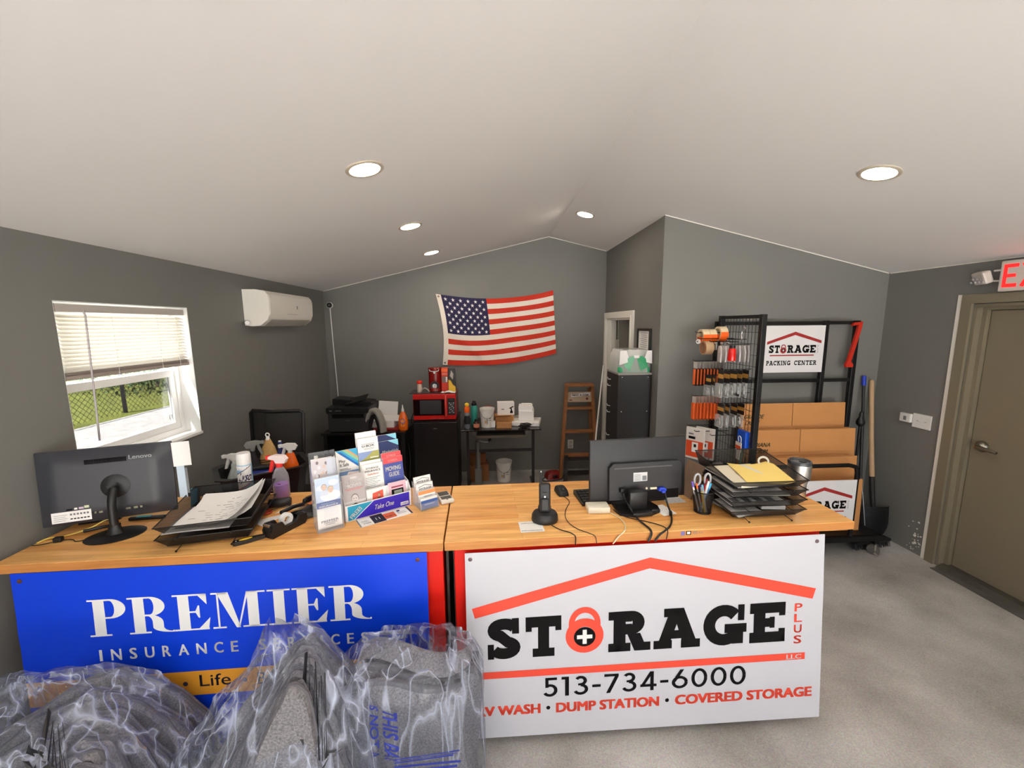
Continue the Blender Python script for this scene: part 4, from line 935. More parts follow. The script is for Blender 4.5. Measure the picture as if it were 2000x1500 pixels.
P = Print(lambda a, c, k=0: mt @ V3((a, -.0242-k, c)), .0006); P.rect(-.038,.098,.034,.142, mat('silver label', (206,208,210), .4)).up()
for k in range(5): P.rect(-.034,.102+.007*k,.0,.1045+.007*k, GREYINK)
P.rect(.008,.102,.03,.125, GREYINK); P.build('label', t)
b = MB(); b.X = mt; b.lathe([(0,.004),(.0055,.004),(.0055,0)], (.030,-.0245,.061), 10, V3((0,-1,0))); b.box((.066,-.027,.059), (.036,.006,.011), bevel=.003); b.build('sockets', mat('ivory socket', (222,214,190), .4), t)
b = MB(); b.X = mt; b.box((.106,-.034,.055), (.030,.022,.018), bevel=.003); b.box((.106,-.05,.048), (.018,.014,.014), bevel=.003); b.box((.089,-.034,.052), (.006,.02,.008)); b.box((.123,-.034,.052), (.006,.02,.008)); b.build('video_plug', mat('blue plug', (40,70,200), .4), t)
b = MB(); b.bx(-.042,.045,-.03,.012,.012,.100,bevel=.004); b.build('stand_neck', BLACK, t, 30)
b = MB(); b.prism([(-.085,.12),(.085,.12),(.115,.0),(.10,-.05),(.045,-.075),(-.045,-.075),(-.10,-.05),(-.10,0)], (0,0,0), (1,0,0), (0,1,0), (0,0,1), .012); b.bx(-.05,.05,-.082,-.055,.0,.022,bevel=.006); b.bx(.055,.10,-.055,-.035,.0,.02,bevel=.005); b.build('stand_foot', BLACK, t, 30)
b = MB(); b.X = mt; b.box((-.098,-.032,.062), (.028,.024,.022), rot=(0,0,.2), bevel=.005); b.build('power_plug', BLACK, t, 30)
M4 = D(.90,.215,TOP)
def m2(x, y, z): return M4 + DU*x + DV*y + V3((0,0,z))
cable('monitor_power_cable', BLACK, 'thick black monitor power cord hanging over the right top edge', [m2(-.058,.02,.082), m2(-.05,-.01,.05), m2(-.035,-.06,.012), m2(-.03,-.12,.006), m2(-.018,-.17,.006), m2(-.012,-.205,.006), m2(-.015,-.224,-.006), m2(-.03,-.225,-.036)], .0048)
cable('video_cable', BLACK, 'black video cable dropping from the blue plug over the edge', [m2(.146,.0,.076), m2(.15,-.015,.03), m2(.15,-.05,.008), m2(.125,-.12,.006), m2(.09,-.18,.006), m2(.05,-.215,.004), m2(.02,-.224,-.008), m2(-.0,-.225,-.036)], .0042)
b = MB(); b.cyl((0,0,0),(.012,.03,.0), .0075, .0075, 10); solo(b, 'ferrite_bead', BLACK, 'black ferrite bead on the video cable by the monitor foot', 'cable bead', m2(.136,-.085,.008), smooth=50)
cable('thin_cable', BLACK, 'thin black cable curving across the top before the monitor foot', [m2(-.11,-.0,.006), m2(-.10,-.05,.004), m2(-.06,-.09,.004), m2(.02,-.14,.004), m2(.06,-.18,.004), m2(.062,-.212,.003), m2(.055,-.224,-.01), m2(.05,-.225,-.03)], .0022)
t = dthing('keyboard', 'black keyboard mostly hidden behind the right monitor', 'keyboard', .655, .275, TOP, 4)
b = MB(); b.prism([(0,.0),(.15,.0),(.15,.024),(0,.012)], (0,0,0), (0,1,0), (0,0,1), (1,0,0), .44); b.build('case', BLACK, t)
b = MB()
for i in range(20):
    for j in range(5): b.box((.018+i*.0212, .018+j*.0265, .0185+j*.0021), (.018,.022,.006))
b.build('keys', SATIN, t)
t = dthing('power_adapter', 'white boxy power adapter before the monitor with white cord', 'adapter', .715, .222, TOP, -2)
b = MB(); b.box((0,0,.016), (.105,.07,.030), bevel=.004); b.build('case', mat('warm white plastic', (228,224,206), .4), t, 40)
cable('cream_cable', mat('cream cord', (226,218,190), .5), 'cream cord from the white adapter draped over the front edge', [D(.765,.185,.955), D(.79,.15,.953), D(.80,.09,.953), D(.785,.03,.953), D(.76,.0,.952), D(.74,-.008,.944), D(.715,-.009,.91)], .0024)
sheet('paper_sheet', 'white flyer lying behind the monitor foot on the right', 1.03, .195, .9508, 14, .075, .105, (0,0), 4, amp=.0002, ink=INK)
sheet('paper_sheet', 'white paper lying between monitor and pen cup', 1.13, .33, .9508, 5, .10, .13, (0,0), 5, amp=.0003)
t = dthing('wooden_display_stand', 'thin wooden board leaning back beside the monitor edge', 'board', 1.205, .31, TOP, 8)
b = MB(); b.box((.045,.04,.088), (.006,.13,.18), rot=(0,.42,0), bevel=.001); b.build('board', mat('walnut board', (120,96,76), .6, var=.2, scale=30), t)
b = MB(); b.box((.085,.04,.06), (.006,.05,.125), rot=(0,-.3,0)); b.build('prop', mat('walnut board', (120,96,76), .6), t)
# --- pen cup with pens and scissors
CUP = D(1.208,.155,TOP)
t = dthing('pen_cup', 'black wire mesh pen cup beside the stacked trays', 'pen cup', 1.208, .165, TOP)
b = MB(); b.lathe([(0,.002),(.037,.002),(.049,.108)], (0,0,0), 28); b.build('mesh_cup', MESHM, t, 60)
b = MB()
for r, z in ((.037,.003),(.049,.108)): b.tube([(r*math.cos(2*PI*k/24), r*math.sin(2*PI*k/24), z) for k in range(24)], .0025, 6, True)
b.build('rim', STEEL, t, 60)
def pen(x, y, lean, az, L, r, m, tipm, label):
    d = V3((math.sin(lean)*math.cos(az), math.sin(lean)*math.sin(az), math.cos(lean)))
    t = thing('pen', label, 'pen', D(1.208+x, .165+y, TOP+.006), group=None)
    b = MB(); b.cyl((0,0,0), d*L*.82, r, r, 8); b.build('barrel', m, t, 50)
    b = MB(); b.cyl(d*L*.82, d*L, r*1.12, r*.9, 8); b.build('cap', tipm, t, 50)
PN = [(-.022,-.008,.25,2.9,.15,.0045,WHITE,mat('violet cap',(110,90,200),.4),'white pen with violet cap leaning left in the mesh cup'),
 (-.012,-.018,.22,2.6,.14,.004,mat('silver pen',(170,170,176),.3,.6),ORANGE,'silver pen with orange end in the mesh cup'),
 (.0,-.022,.2,2.2,.12,.005,YELLOW,mat('grey pen',(150,152,156),.4),'yellow highlighter in the mesh cup'),
 (.008,-.018,.18,2.4,.13,.005,mat('light grey pen',(196,198,204),.4),mat('pale blue cap',(120,170,200),.4),'grey pen with pale blue cap in the mesh cup'),
 (-.012,.0,.22,.3,.155,.0055,RED,mat('dark red cap',(150,20,24),.4),'red marker leaning right in the mesh cup'),
 (-.015,-.012,.24,.2,.15,.0055,WHITE,mat('white cap',(236,236,236),.4),'white marker leaning right in the mesh cup'),
 (-.02,-.01,.36,.1,.145,.006,mat('blue marker',(40,110,170),.4),mat('cyan cap',(70,170,215),.4),'blue marker with cyan cap leaning far right in the mesh cup'),
 (.012,.012,.1,1.2,.15,.0045,mat('brown pencil',(130,60,46),.5),INK,'brown pencil at the back of the mesh cup')]
for q in PN: pen(*q)
t = thing('scissors', 'grey and blue handled scissors standing in the mesh pen cup', 'scissors', D(1.208,.178,TOP+.01))
b = MB()
for s in (-1, 1): b.tube([(s*.021+.015*math.cos(k*PI/6)+.004*s, .0, .145+.028*math.sin(k*PI/6)) for k in range(12)], .0052, 7, True)
b.build('handles', mat('grey rubber', (172,172,176), .5), t, 60)
b = MB()
for s in (-1, 1): b.tube([(s*.014, 0, .118), (s*.007, 0, .095), (0, 0, .08)], .006, 7)
b.build('handle_shanks', mat('indigo plastic', (64,60,140), .45), t, 60)
b = MB(); b.prism([(-.008,.09),(.008,.09),(.001,0),(-.001,0)], (0,-.002,0), (1,0,0), (0,0,1), (0,1,0), .004); b.build('blades', CHROME, t)
# --- stack of letter trays on the right
letter_tray('four-tier black mesh letter tray stack with yellow envelope on top, right workbench', 1.272, .045, -1, .355, .335, (.014,.060,.106,.150), .036, hback=.045)
sheet('paper_sheet', 'white papers stacked on the top tier of the right trays', 1.425, .205, 1.106, 3, .25, .28, (0,0), 6, amp=.002)
b = MB(); b.box((0,0,.0), (.25,.26,.010)); dsolo(b, 'paper_stack', mat('cream paper stack', (226,218,196), .8), 'stack of cream forms below the white papers in the top right tray', 'paper', 1.44, .20, 1.1085, 4)
sheet('envelope', 'large yellow envelope lying skewed on the top right tray', 1.50, .195, 1.117, -14, .20, .27, (.1,.0), 0, m=mat('yellow envelope', (250,222,130), .7), cat='envelope', amp=.004)
sheet('paper_sheet', 'grey form seen through the mesh of the third right tray', 1.43, .19, 1.064, -2, .27, .26, (0,0), 7, amp=.003)
sheet('paper_sheet', 'form with dark square pictures in the second right tray', 1.43, .20, 1.018, -1, .28, .27, (0,0), 4, amp=.002, blocks=True)
sheet('paper_sheet', 'folded grey sheet in the lowest right tray', 1.37, .16, .972, 12, .16, .20, (0,0), 3, amp=.003)
t = dthing('card_box', 'blue and white card box in the lowest right tray', 'box', 1.535, .16, .966, -8)
b = MB(); b.box((0,0,.011), (.11,.09,.020), bevel=.002); b.build('box', PAPER, t)
b = MB(); b.box((0,-.004,.0216), (.09,.06,.001)); b.build('label', mat('slate blue print', (84,98,150), .6), t)
t = dthing('paper_clip_ring', 'white roll of tape beside the yellow envelope', 'tape', 1.60, .30, 1.112, 0); t.name = 'tape_roll'
b = MB(); b.lathe([(.018,-.006),(.026,-.006),(.026,.006),(.018,.006),(.018,-.006)], (0,0,.026), 18, V3((.6,.8,0))); b.build('ring', WHITE, t, 40)
t = dthing('tumbler', 'brushed steel travel tumbler with clear lid on the right end', 'tumbler', 1.752, .245, TOP)
b = MB(); b.lathe([(0,0),(.035,0),(.037,.004),(.037,.085),(.04,.10),(.049,.118),(.051,.125),(.051,.192),(.049,.192)], (0,0,0), 32); b.build('body', mat('brushed steel', (224,222,218), .36, 1.0), t, 40)
b = MB(); b.lathe([(.052,.19),(.053,.196),(.05,.206),(.044,.206),(.042,.2),(0,.199)], (0,0,0), 32); b.box((.0,-.02,.206), (.03,.02,.006), bevel=.002); b.build('lid', mat('smoky lid', (64,66,70), .15), t, 40)
# ================================================================== RECESSED LIGHTS
WARM = mat('lit diffuser', (255,236,208), .5, emit=(255,238,216), estr=72.0)
RIM = mat('satin light trim', (196,186,170), .4)
def downlight(x, y, label):
    s = 1 if x < XRG else -1
    z = ceil_z(x); n = V3((SL*s, 0, -1)).normalized()
    t = thing('recessed_light', label, 'ceiling light', (x, y, z), group='recessed ceiling lights')
    b = MB(); b.lathe([(.088,0),(.088,.004),(.080,.008),(.070,.006),(.070,0)], (0,0,0), 32, n); b.build('trim_ring', RIM, t, 40)
    b = MB(); b.lathe([(.070,.0035),(0,.0035)], (0,0,0), 28, n); b.build('diffuser', WARM, t)
LX = -.565
for y, l in ((2.055,'largest round recessed light, left ceiling slope, nearest the counter'), (3.164,'middle of the three round recessed lights on the left slope'), (4.278,'round recessed light on the left slope farthest back, above the flag wall')): downlight(LX, y, l)
downlight(1.955, 2.058, 'round recessed light on the right slope above the packing corner')
downlight(.887, 3.839, 'small round recessed light just right of the ceiling ridge')
for x, y, l in ((LX,.95,'left row, just behind the picture edge'), (LX,-.15,'left row, straight over the viewer'), (LX,-1.25,'left row, near the store windows'), (1.955,.95,'right row, just behind the picture edge'), (1.955,-.15,'right row, level with the viewer'), (1.955,-1.25,'right row, near the store windows')): downlight(x, y, 'added unseen round recessed light of the '+l)  # rows continued out of view, put in to brighten the room
# ================================================================== LEFT WALL: BLIND, AIR CONDITIONER
def slat_mat():
    """thin white slat: daylight shines through it"""
    m = bpy.data.materials.new('white slat'); m.use_nodes = True; nt = m.node_tree; p = nt.nodes['Principled BSDF']; p.inputs['Base Color'].default_value = rgb(246,245,242); p.inputs['Roughness'].default_value = .45
    tr = nt.nodes.new('ShaderNodeBsdfTranslucent'); tr.inputs[0].default_value = rgb(250,248,244); mx = nt.nodes.new('ShaderNodeMixShader'); mx.inputs[0].default_value = .78
    nt.links.new(p.outputs[0], mx.inputs[1]); nt.links.new(tr.outputs[0], mx.inputs[2]); nt.links.new(mx.outputs[0], nt.nodes['Material Output'].inputs[0]); return m
t = thing('window_blind', 'white slatted blind half raised in the left wall window', 'blind', (XL-.03, (WY0+WY1)/2, WZ1-.013))
BLW = slat_mat(); BLR = mat('blind rail grey', (188,182,176), .5)
yb0, yb1 = -.392, .386
b = MB(); b.bx(-.022,.022,yb0,yb1,-.036,0, bevel=.002); b.build('headrail', BLR, t)
zs = -.052; n = 0; first = None
while zs > -.335:
    b = MB(); b.prism([(-.020,.008),(-.006,.003),(.010,-.005),(.020,-.012),(.020,-.0112),(.010,-.0042),(-.006,.0038),(-.020,.0088)], (0,yb0+.006,zs), (1,0,0), (0,0,1), (0,1,0), yb1-yb0-.012)
    if not first: first = b.build('slat', BLW, t); first.location.z = 0; z_first = zs
    else:
        b.bm.free(); c = first.copy(); S.collection.objects.link(c); c.parent = t; c.location.z = zs-z_first
    zs -= .0185; n += 1
b = MB(); b.bx(-.022,.020,yb0,yb1,-.352,-.332, bevel=.003)
for k in range(6): b.bx(-.021,.021,yb0+.004,yb1-.004,-.331+.003*k,-.3295+.003*k)
b.build('bottom_rail', mat('blind bottom rail', (172,160,152), .5), t)
b = MB()
for y in (-.12,.17,.31): b.tube([(.021,y,-.03),(.0215,y,-.35)], .0012, 4)
b.build('ladder_cord', WHITE, t)
b = MB(); b.tube([(.026,-.27,-.03),(.034,-.272,-.05),(.036,-.30,-.66)], .0042, 8); b.build('wand', mat('grey acrylic wand', (178,172,176), .25), t, 60)
# fence, bushes beyond the window
def fence_post(x, y): return (x, y)
t = thing('chain_link_fence', 'black chain-link fence between gravel yard and bank outside the window', 'fence', (-8.05, 3.28, -.04))
for k in range(8):
    b = MB(); b.cyl((0,-6+2.4*k+.02,0),(0,-6+2.4*k+.02,1.35), .038, seg=8); b.build('post', SATIN, t, 50)
b = MB(); b.tube([(0,-6,1.3),(0,12,1.3)], .02, 6); b.build('top_rail', SATIN, t)
b = MB()
for k in range(150):
    y = -6+.12*k; b.poly([(0,y,0),(0,y+.012,0),(0,y+1.312,1.3),(0,y+1.30,1.3)]); b.poly([(.004,y+1.3,0),(.004,y+1.312,0),(.004,y+.012,1.3),(.004,y,1.3)])
tag(b.build('wire_mesh', SATIN, t), kind='stuff')
LEAF = mat('bush leaves', (58,84,44), .8, var=.5, scale=7); LEAFY = mat('sunlit yellow green leaves', (112,128,34), .8, var=.4, scale=7)
def bush(x, y, z, r, h, m, label, n=900):
    t = thing('bush', label, 'bush', (x, y, z)); rnd = random.Random(int(x*50+y*70))
    b = MB()
    for k in range(n):
        a, c = rnd.random()*2*PI, rnd.random()**.6; q = V3((math.cos(a)*r*c, math.sin(a)*r*c*1.2, h*(rnd.random()*(1-.55*c*c))))
        s = rnd.uniform(.03,.07); e = Euler((rnd.random()*3, rnd.random()*3, rnd.random()*3)).to_matrix()
        b.poly([q+e@V3(v) for v in ((-s,0,0),(0,-s*.6,.01),(s,0,0),(0,s*.6,-.01))])
    tag(b.build('foliage', m, t), kind='stuff')
    b = MB()
    for k in range(3): b.tube([(0,0,0),(.1*k-.1,.05,.3*h),(.25*k-.25,.1*k,.7*h)], .02, 5)
    b.build('stem', mat('bark', (86,72,58), .9), t)
bush(-9.9, 12.6, .0, 1.6, 1.7, LEAF, 'dark green bush behind the fence at the right of the window view', 2600); bush(-12.4, 16.5, .2, 2.0, 2.2, LEAF, 'taller dark green bush farther along the bank outside', 1600); bush(-15.0, 12.4, .3, 2.2, 1.6, LEAFY, 'yellow-green bush on the bank at the left of the window view', 1600)
bush(-18.5, 21.5, .5, 2.4, 2.6, LEAF, 'large dark bush at the top of the grassy bank outside', 1600)
# --- mini split
t = thing('air_conditioner', 'white wall-mounted split air conditioner high on the left wall', 'air conditioner', (XL, 3.78, 1.99))
ACW = mat('ac white', (234,230,222), .35)
prof = [(0,-.14),(.055,-.148),(.12,-.142),(.178,-.098),(.196,-.05),(.20,.06),(.193,.10),(.17,.128),(.10,.14),(0,.14)]
b = MB(); b.prism(prof, (0,-.40,0), (1,0,0), (0,0,1), (0,1,0), .80); b.build('body', ACW, t, 35)
b = MB(); b.prism([(.185,-.078),(.2005,-.05),(.2045,.06),(.197,.10),(.19,.10),(.19,-.07)], (0,-.392,0), (1,0,0), (0,0,1), (0,1,0), .784); b.build('front_panel', ACW, t, 35)
b = MB(); b.prism([(.125,-.142),(.183,-.098),(.186,-.090),(.128,-.136)], (0,-.36,-.003), (1,0,0), (0,0,1), (0,1,0), .72); b.build('louver', mat('ac louver grey', (176,170,162), .4), t)
b = MB(); b.bx(.2042,.2050,.06,.075,.0,.028); b.bx(.201,.2035,-.12,.06,-.048,-.046); b.build('emblem', GREYINK, t)
b = MB(); b.tube([(.02,-.39,-.115),(.03,-.43,-.12),(.05,-.455,-.12)], .016, 10); b.build('pipe_cover', WHITE, t, 50)
# --- camera and its cord
t = thing('security_camera', 'small round black camera high in the left back corner', 'camera', (-1.856, YB, 2.079))
b = MB(); b.lathe([(.036,0),(.036,.02),(.030,.024)], (0,0,0), 24, V3((0,-1,0))); b.build('ring', WHITE, t, 40)
b = MB(); b.lathe([(.031,.018),(.031,.026),(.02,.032),(.008,.034),(0,.034)], (0,0,0), 24, V3((0,-1,0))); b.build('lens_face', BLACK, t, 40)
b = MB(); b.lathe([(0,.036),(.006,.035),(.008,.033)], (0,0,.0), 10, V3((0,-1,0))); b.build('lens', mat('lens glint', (150,150,155), .2), t)
cable('camera_cord', WHITE, 'white cord running down the corner from the round camera', [(-1.856,YB-.006,2.045),(-1.852,YB-.006,1.8),(-1.846,YB-.006,1.5),(-1.838,YB-.006,1.2),(-1.834,YB-.006,.98)], .006)
# ================================================================== FLAG
NAVYF = mat('flag navy', (38,32,74), .8); REDF = mat('flag red', (206,50,26), .8); WHF = mat('flag white', (236,226,214), .8)
t = thing('american_flag', 'stars and stripes flag pinned to the back wall by its corners', 'flag', (.08, YB, 1.8))
TL, TR, BR, BL = [V3(p) for p in ((-.622,0,2.204),(.773,0,2.241),(.815,0,1.485),(-.565,0,1.366))]
def flagF(u, v, c=0.0):
    p = (TL*(1-u)+TR*u)*(1-v)+(BL*(1-u)+BR*u)*v
    p.z -= .075*4*u*(1-u)*(1-.15*v)*(.9+.2*u) + .012*math.sin(PI*v)*math.sin(7*u)
    p.x += .045*math.sin(PI*v)*max(0,1-u*1.6)
    y = .018+.013*math.sin(10*u-5*v+1)*math.sin(PI*u)+.022*math.exp(-((u-.62-.30*(1-v))/.06)**2)*v+.018*math.exp(-((v-.35-1.5*u)/.10)**2)+.016*math.exp(-((u-.22+.18*v)/.05)**2)*v
    return V3((p.x-.08, -y-c, p.z-1.8))
HD = .042
b = MB()
def fm(u, v):
    return 1 if int(v*13) % 2 == 0 else 0
nu = 60; us = [HD+(1-HD)*i/nu for i in range(nu+1)]; uc = HD+(1-HD)*.40
us = sorted(us+[uc]); vs = [k/52 for k in range(53)]
g = [[b._v(flagF(u, v)) for u in us] for v in vs]
for j in range(52):
    for i in range(len(us)-1):
        um, vm = (us[i]+us[i+1])/2, (vs[j]+vs[j+1])/2
        b.face([g[j][i], g[j][i+1], g[j+1][i+1], g[j+1][i]], 2 if (um < uc and vm < 7/13) else fm(um, vm))
b.build('cloth', [WHF, REDF, NAVYF], t, 60)
b = MB(); b.grid(lambda i, j: flagF(HD*i, j, .001), 2, 26); b.build('header_band', WHF, t, 60)
b = MB()
for r in range(9):
    nst = 6 if r % 2 == 0 else 5
    for k in range(nst):
        su = HD+(uc-HD)*((k+.5 if nst == 6 else k+1)/6); sv = 7/13*(r+.95)/9.8
        pts = []
        for q in range(10):
            rr = .0225 if q % 2 == 0 else .0088; a = PI/2+q*PI/5
            pts.append(flagF(su+rr*math.cos(a)/1.40, sv-rr*math.sin(a)/.78, .0022))
        cv = b._v(flagF(su, sv, .0022)); pv = [b._v(p) for p in pts]
        for q in range(10): b.face([cv, pv[q], pv[(q+1) % 10]])
b.build('stars', PAPER, t)
b = MB()
for v in (.03,.97): b.lathe([(.004,0),(.011,0),(.011,.003),(.004,.003)], flagF(HD*.45, v, .002), 12, V3((0,-1,0)))
b.build('grommet', mat('dark brass', (70,60,44), .4, .8), t)
# ================================================================== LOW DESKS, FRIDGE, MICROWAVE
GLASST = mat('smoked glass top', (26,27,28), .12)
t = thing('computer_desk', 'low black desk with printer on it in the back left corner', 'desk', (-1.30, 4.45, 0))
b = MB(); b.bx(-.43,.42,-.30,.28,.728,.75, bevel=.003); b.build('desktop', mat('black desk laminate', (28,27,27), .25), t)
for x in (-.40,.39):
    b = MB(); b.bx(x-.018,x+.018,-.28,.26,0,.7275); b.build('side_panel', BLACK, t)
b = MB(); b.bx(-.38,.37,.22,.24,.2,.7275); b.build('modesty_panel', BLACK, t)
b = MB(); b.tube([(.425,-.2,.60),(.45,-.24,.45),(.44,-.26,.3),(.43,-.22,.1)], .004, 6, smooth=2); b.build('desk_cable', DGREY, t)
t = thing('printer', 'black laser printer with scanner lid on the back left desk', 'printer', (-1.462, 4.38, .75))
PRB = mat('printer charcoal', (46,46,50), .45)
b = MB(); b.bx(-.205,.205,-.19,.18,.006,.20, bevel=.008); b.build('body', PRB, t)
b = MB(); b.bx(-.215,.215,-.205,.19,.200,.262, bevel=.010); b.prism([(-.2,.262),(.2,.262),(.2,.285),(-.16,.325),(-.2,.325)], (0,-.05,0), (1,0,0), (0,0,1), (0,1,0), .2); b.build('scanner_lid', BLACK, t)
b = MB(); b.box((.05,-.03,.315), (.22,.15,.008), rot=(.25,-.25,0)); b.build('document_tray', BLACK, t)
b = MB(); b.bx(-.16,.16,-.193,-.10,.15,.192); b.build('output_slot', INK, t)
b = MB(); b.bx(-.19,.19,-.194,-.189,.01,.085, bevel=.002); b.build('paper_drawer', PRB, t)
P = Print(frame((0,-.1905,0), (1,0,0), (0,0,1), (0,-1,0))); P.text('brother', -.025,.118,.025,.130, mat('silver letter', (150,150,152), .3, .7), .02); P.build('lettering', t)
P = Print(frame((-.1,-.206,.225), (1,0,0), (0,0,1), (0,-1,0)), .001); P.rect(-.08,.0,-.05,.012, GREYINK).rect(-.02,.002,.04,.009, GREYINK); P.build('control_panel', t)
b = MB(); b.prism([(-.17,0),(-.08,0),(-.08,.002),(-.17,.002)], (0,.0,.326), (1,0,0), (0,1,0), (0,0,1), .001); b.build('lid_label', GREYINK, t)
t = thing('neck_pillow', 'pale grey padded arch standing on the back left desk beside the printer', 'cushion', (-1.19, 4.20, .75), rz=-.35)
pts = [(-.115,0,.0),(-.105,0,.08),(-.055,0,.20),(-.01,.0,.235),(.045,0,.20),(.085,0,.10),(.09,0,.0)]
b = MB()
for dy in (-.022,.0,.022): b.tube([(p[0],dy,p[2]+.001) for p in pts], .022, 10, smooth=2)
b.build('padding', mat('pale grey fabric', (150,148,142), .9), t, 60)
b = MB(); b.tube([(-.075,-.012,.0),(-.06,-.012,.07),(-.02,-.012,.165),(.02,-.012,.165),(.05,-.012,.07),(.055,-.012,.0)], .022, 8, smooth=2); b.build('lining', BLACK, t, 60)
t = thing('paper_pile', 'white paper pile with a sheet leaning up beside the printer', 'paper', (-1.12, 4.42, .775), rz=-.1)
b = MB(); b.box((0,-.02,.035), (.24,.28,.07)); b.build('stack', PAPER, t)
b = MB(); b.box((-.02,.09,.15), (.215,.006,.17), rot=(-.2,.05,0)); b.build('leaning_sheet', PAPER, t)
b = MB(); b.box((.02,-.05,.078), (.23,.22,.006), rot=(.08,.06,.3)); b.build('loose_sheets', PAPER, t)
t = thing('binder', 'dark red binder under the white papers on the left desk', 'binder', (-1.09, 4.38, .75), rz=-.05)
b = MB(); b.box((0,0,.012), (.27,.30,.022), bevel=.003); b.build('cover', mat('dark red binder', (150,36,30), .4), t)
t = thing('soap_bottle', 'orange soap bottle with pointed white cap on the left desk', 'bottle', (-.915, 4.24, .75))
b = MB(); b.lathe([(0,0),(.036,0),(.042,.01),(.046,.07),(.043,.12),(.030,.17),(.016,.195),(.013,.20)], (0,0,0), 20, sx=1.1, sy=.7); b.build('bottle', mat('orange soap', (236,106,24), .25), t, 50)
b = MB(); b.lathe([(.015,.198),(.015,.215),(.008,.24),(.005,.268),(0,.27)], (0,0,0), 14); b.build('cap', WHITE, t, 40)
P = Print(lambda a, c, k=0: V3((a, -math.sqrt(max(.0001,.0325**2*(1-(a/.05)**2)))-k-.0008, c))); P.disc(0,.10,.024,.026, mat('blue label', (70,110,190), .5), 16).up().disc(0,.102,.019,.019, mat('orange label', (246,150,60), .5), 16).rect(-.02,.045,.02,.075, mat('orange label', (246,150,60), .5)); P.build('label', t)
t = thing('mini_fridge', 'black compact refrigerator under the red microwave', 'refrigerator', (-.578, 4.42, 0))
FBK = mat('fridge black', (12,12,13), .38)
b = MB(); b.bx(-.228,.228,-.19,.24,.02,.842, bevel=.004); b.build('cabinet', FBK, t)
b = MB(); b.bx(-.228,.228,-.232,-.193,.03,.838, bevel=.008); dr = b.build('door', FBK, t)
P = Print(frame((0,-.232,0), (1,0,0), (0,0,1), (0,-1,0)), .0006); P.text('Galanz', -.02,.765,.02,.776, PAPER, .02); P.build('lettering', dr)
b = MB(); b.bx(-.05,.05,-.236,-.2,.833,.8405); b.build('handle', mat('dark grip', (40,30,26), .4), dr)
b = MB()
for x in (-.19,.19):
    for y in (-.15,.2): b.cyl((x,y,0),(x,y,.02), .015, seg=8)
b.build('feet', BLACK, t)
b = MB(); b.bx(-.24,.24,-.20,.24,.8425,.846); b.build('top_mat', mat('dark maroon mat', (62,26,24), .4), t)
t = thing('microwave', 'red microwave oven with keypad on the black fridge', 'microwave', (-.573, 4.40, .8465))
MRED = mat('microwave red', (196,30,24), .25)
b = MB(); b.bx(-.225,.215,-.17,.17,.012,.285, bevel=.006); b.build('case', mat('microwave dark red', (110,20,18), .35), t)
b = MB(); b.bx(-.225,.215,-.20,-.171,.016,.285, bevel=.005); fr = b.build('front', MRED, t)
b = MB(); b.bx(-.222,.098,-.203,-.196,.062,.232); b.build('door_glass', mat('oven glass', (10,10,11), .12), fr)
b = MB(); b.bx(-.155,.065,-.2045,-.202,.078,.222); b.build('window_mesh', mat('oven mesh', (50,52,55), .35), fr)
b = MB(); b.tube([(.112,-.20,.045),(.113,-.228,.06),(.113,-.232,.15),(.113,-.228,.25),(.112,-.20,.268)], .0115, 10, smooth=2); b.build('handle', mat('pink red handle', (214,70,66), .22), fr, 60)
b = MB(); b.bx(.130,.208,-.203,-.196,.062,.240); kp = b.build('keypad', BLACK, fr)
P = Print(frame((.14,-.2032,.085), (1,0,0), (0,0,1), (0,-1,0)))
for i in range(4):
    for j in range(7): P.rect(.004+.0145*i,.0+.017*j,.014+.0145*i,.007+.017*j, GREYINK if (i+j) % 3 else PAPER)
P.rect(.01,.132,.05,.142, mat('lcd dark', (60,66,64), .3)); P.build('keys_print', fr)
P = Print(frame((-.05,-.2003,.03), (1,0,0), (0,0,1), (0,-1,0))); P.rect(0,0,.14,.004, mat('silver letter', (150,150,152), .3, .7)); P.build('trim_strip', fr)
MT = .8465+.2855
b = MB(); b.box((0,0,.004), (.42,.26,.006), bevel=.001); solo(b, 'glass_tray', mat('smoky tray', (70,52,52), .2), 'smoky flat tray lying on top of the microwave', 'tray', (-.63, 4.36, MT))
t = thing('spice_jar', 'clear jar with red lid on the microwave, left of coffee maker', 'jar', (-.745, 4.33, MT+.0075))
b = MB(); b.lathe([(0,0),(.026,0),(.028,.005),(.027,.05),(.023,.075),(.02,.085)], (0,0,0), 18); b.build('glass', mat('cream filled jar', (206,186,170), .3), t, 50)
b = MB(); b.lathe([(.021,.084),(.027,.088),(.027,.098),(.03,.100),(.03,.112),(.027,.118),(0,.12)], (0,0,0), 18); b.build('lid', RED, t, 40)
t = thing('coffee_maker', 'dark red single-cup coffee maker on top of the microwave', 'coffee maker', (-.585, 4.37, MT+.0075))
CRED = mat('coffee maker red', (128,16,14), .2)
b = MB(); b.lathe([(0,0),(.062,0),(.068,.006),(.066,.03),(.055,.045)], (0,0,0), 28); b.build('base', CRED, t, 40)
b = MB(); b.prism([(-.066+.132*k/10, 0) for k in range(0)] or [(.07*math.cos(a*PI/12)*(1.0), .062*math.sin(a*PI/12)) for a in range(24)], (0,.01,.03), (1,0,0), (0,1,0), (0,0,1), .2); b.lathe([(.071,0),(.074,.012),(.066,.026),(0,.03)], (0,.01,.228), 24, sx=1, sy=.9); b.build('tower', CRED, t, 40)
b = MB(); b.prism([(.05*math.cos(a*PI/8), .05*math.sin(a*PI/8)) for a in range(16)], (0,-.052,.062), (1,0,0), (0,0,1), (0,-1,0), .002); b.build('cup_niche', mat('dark niche', (40,8,8), .4), t)
P = Print(frame((0,-.0545,.0), (1,0,0), (0,0,1), (0,-1,0)), .0015)
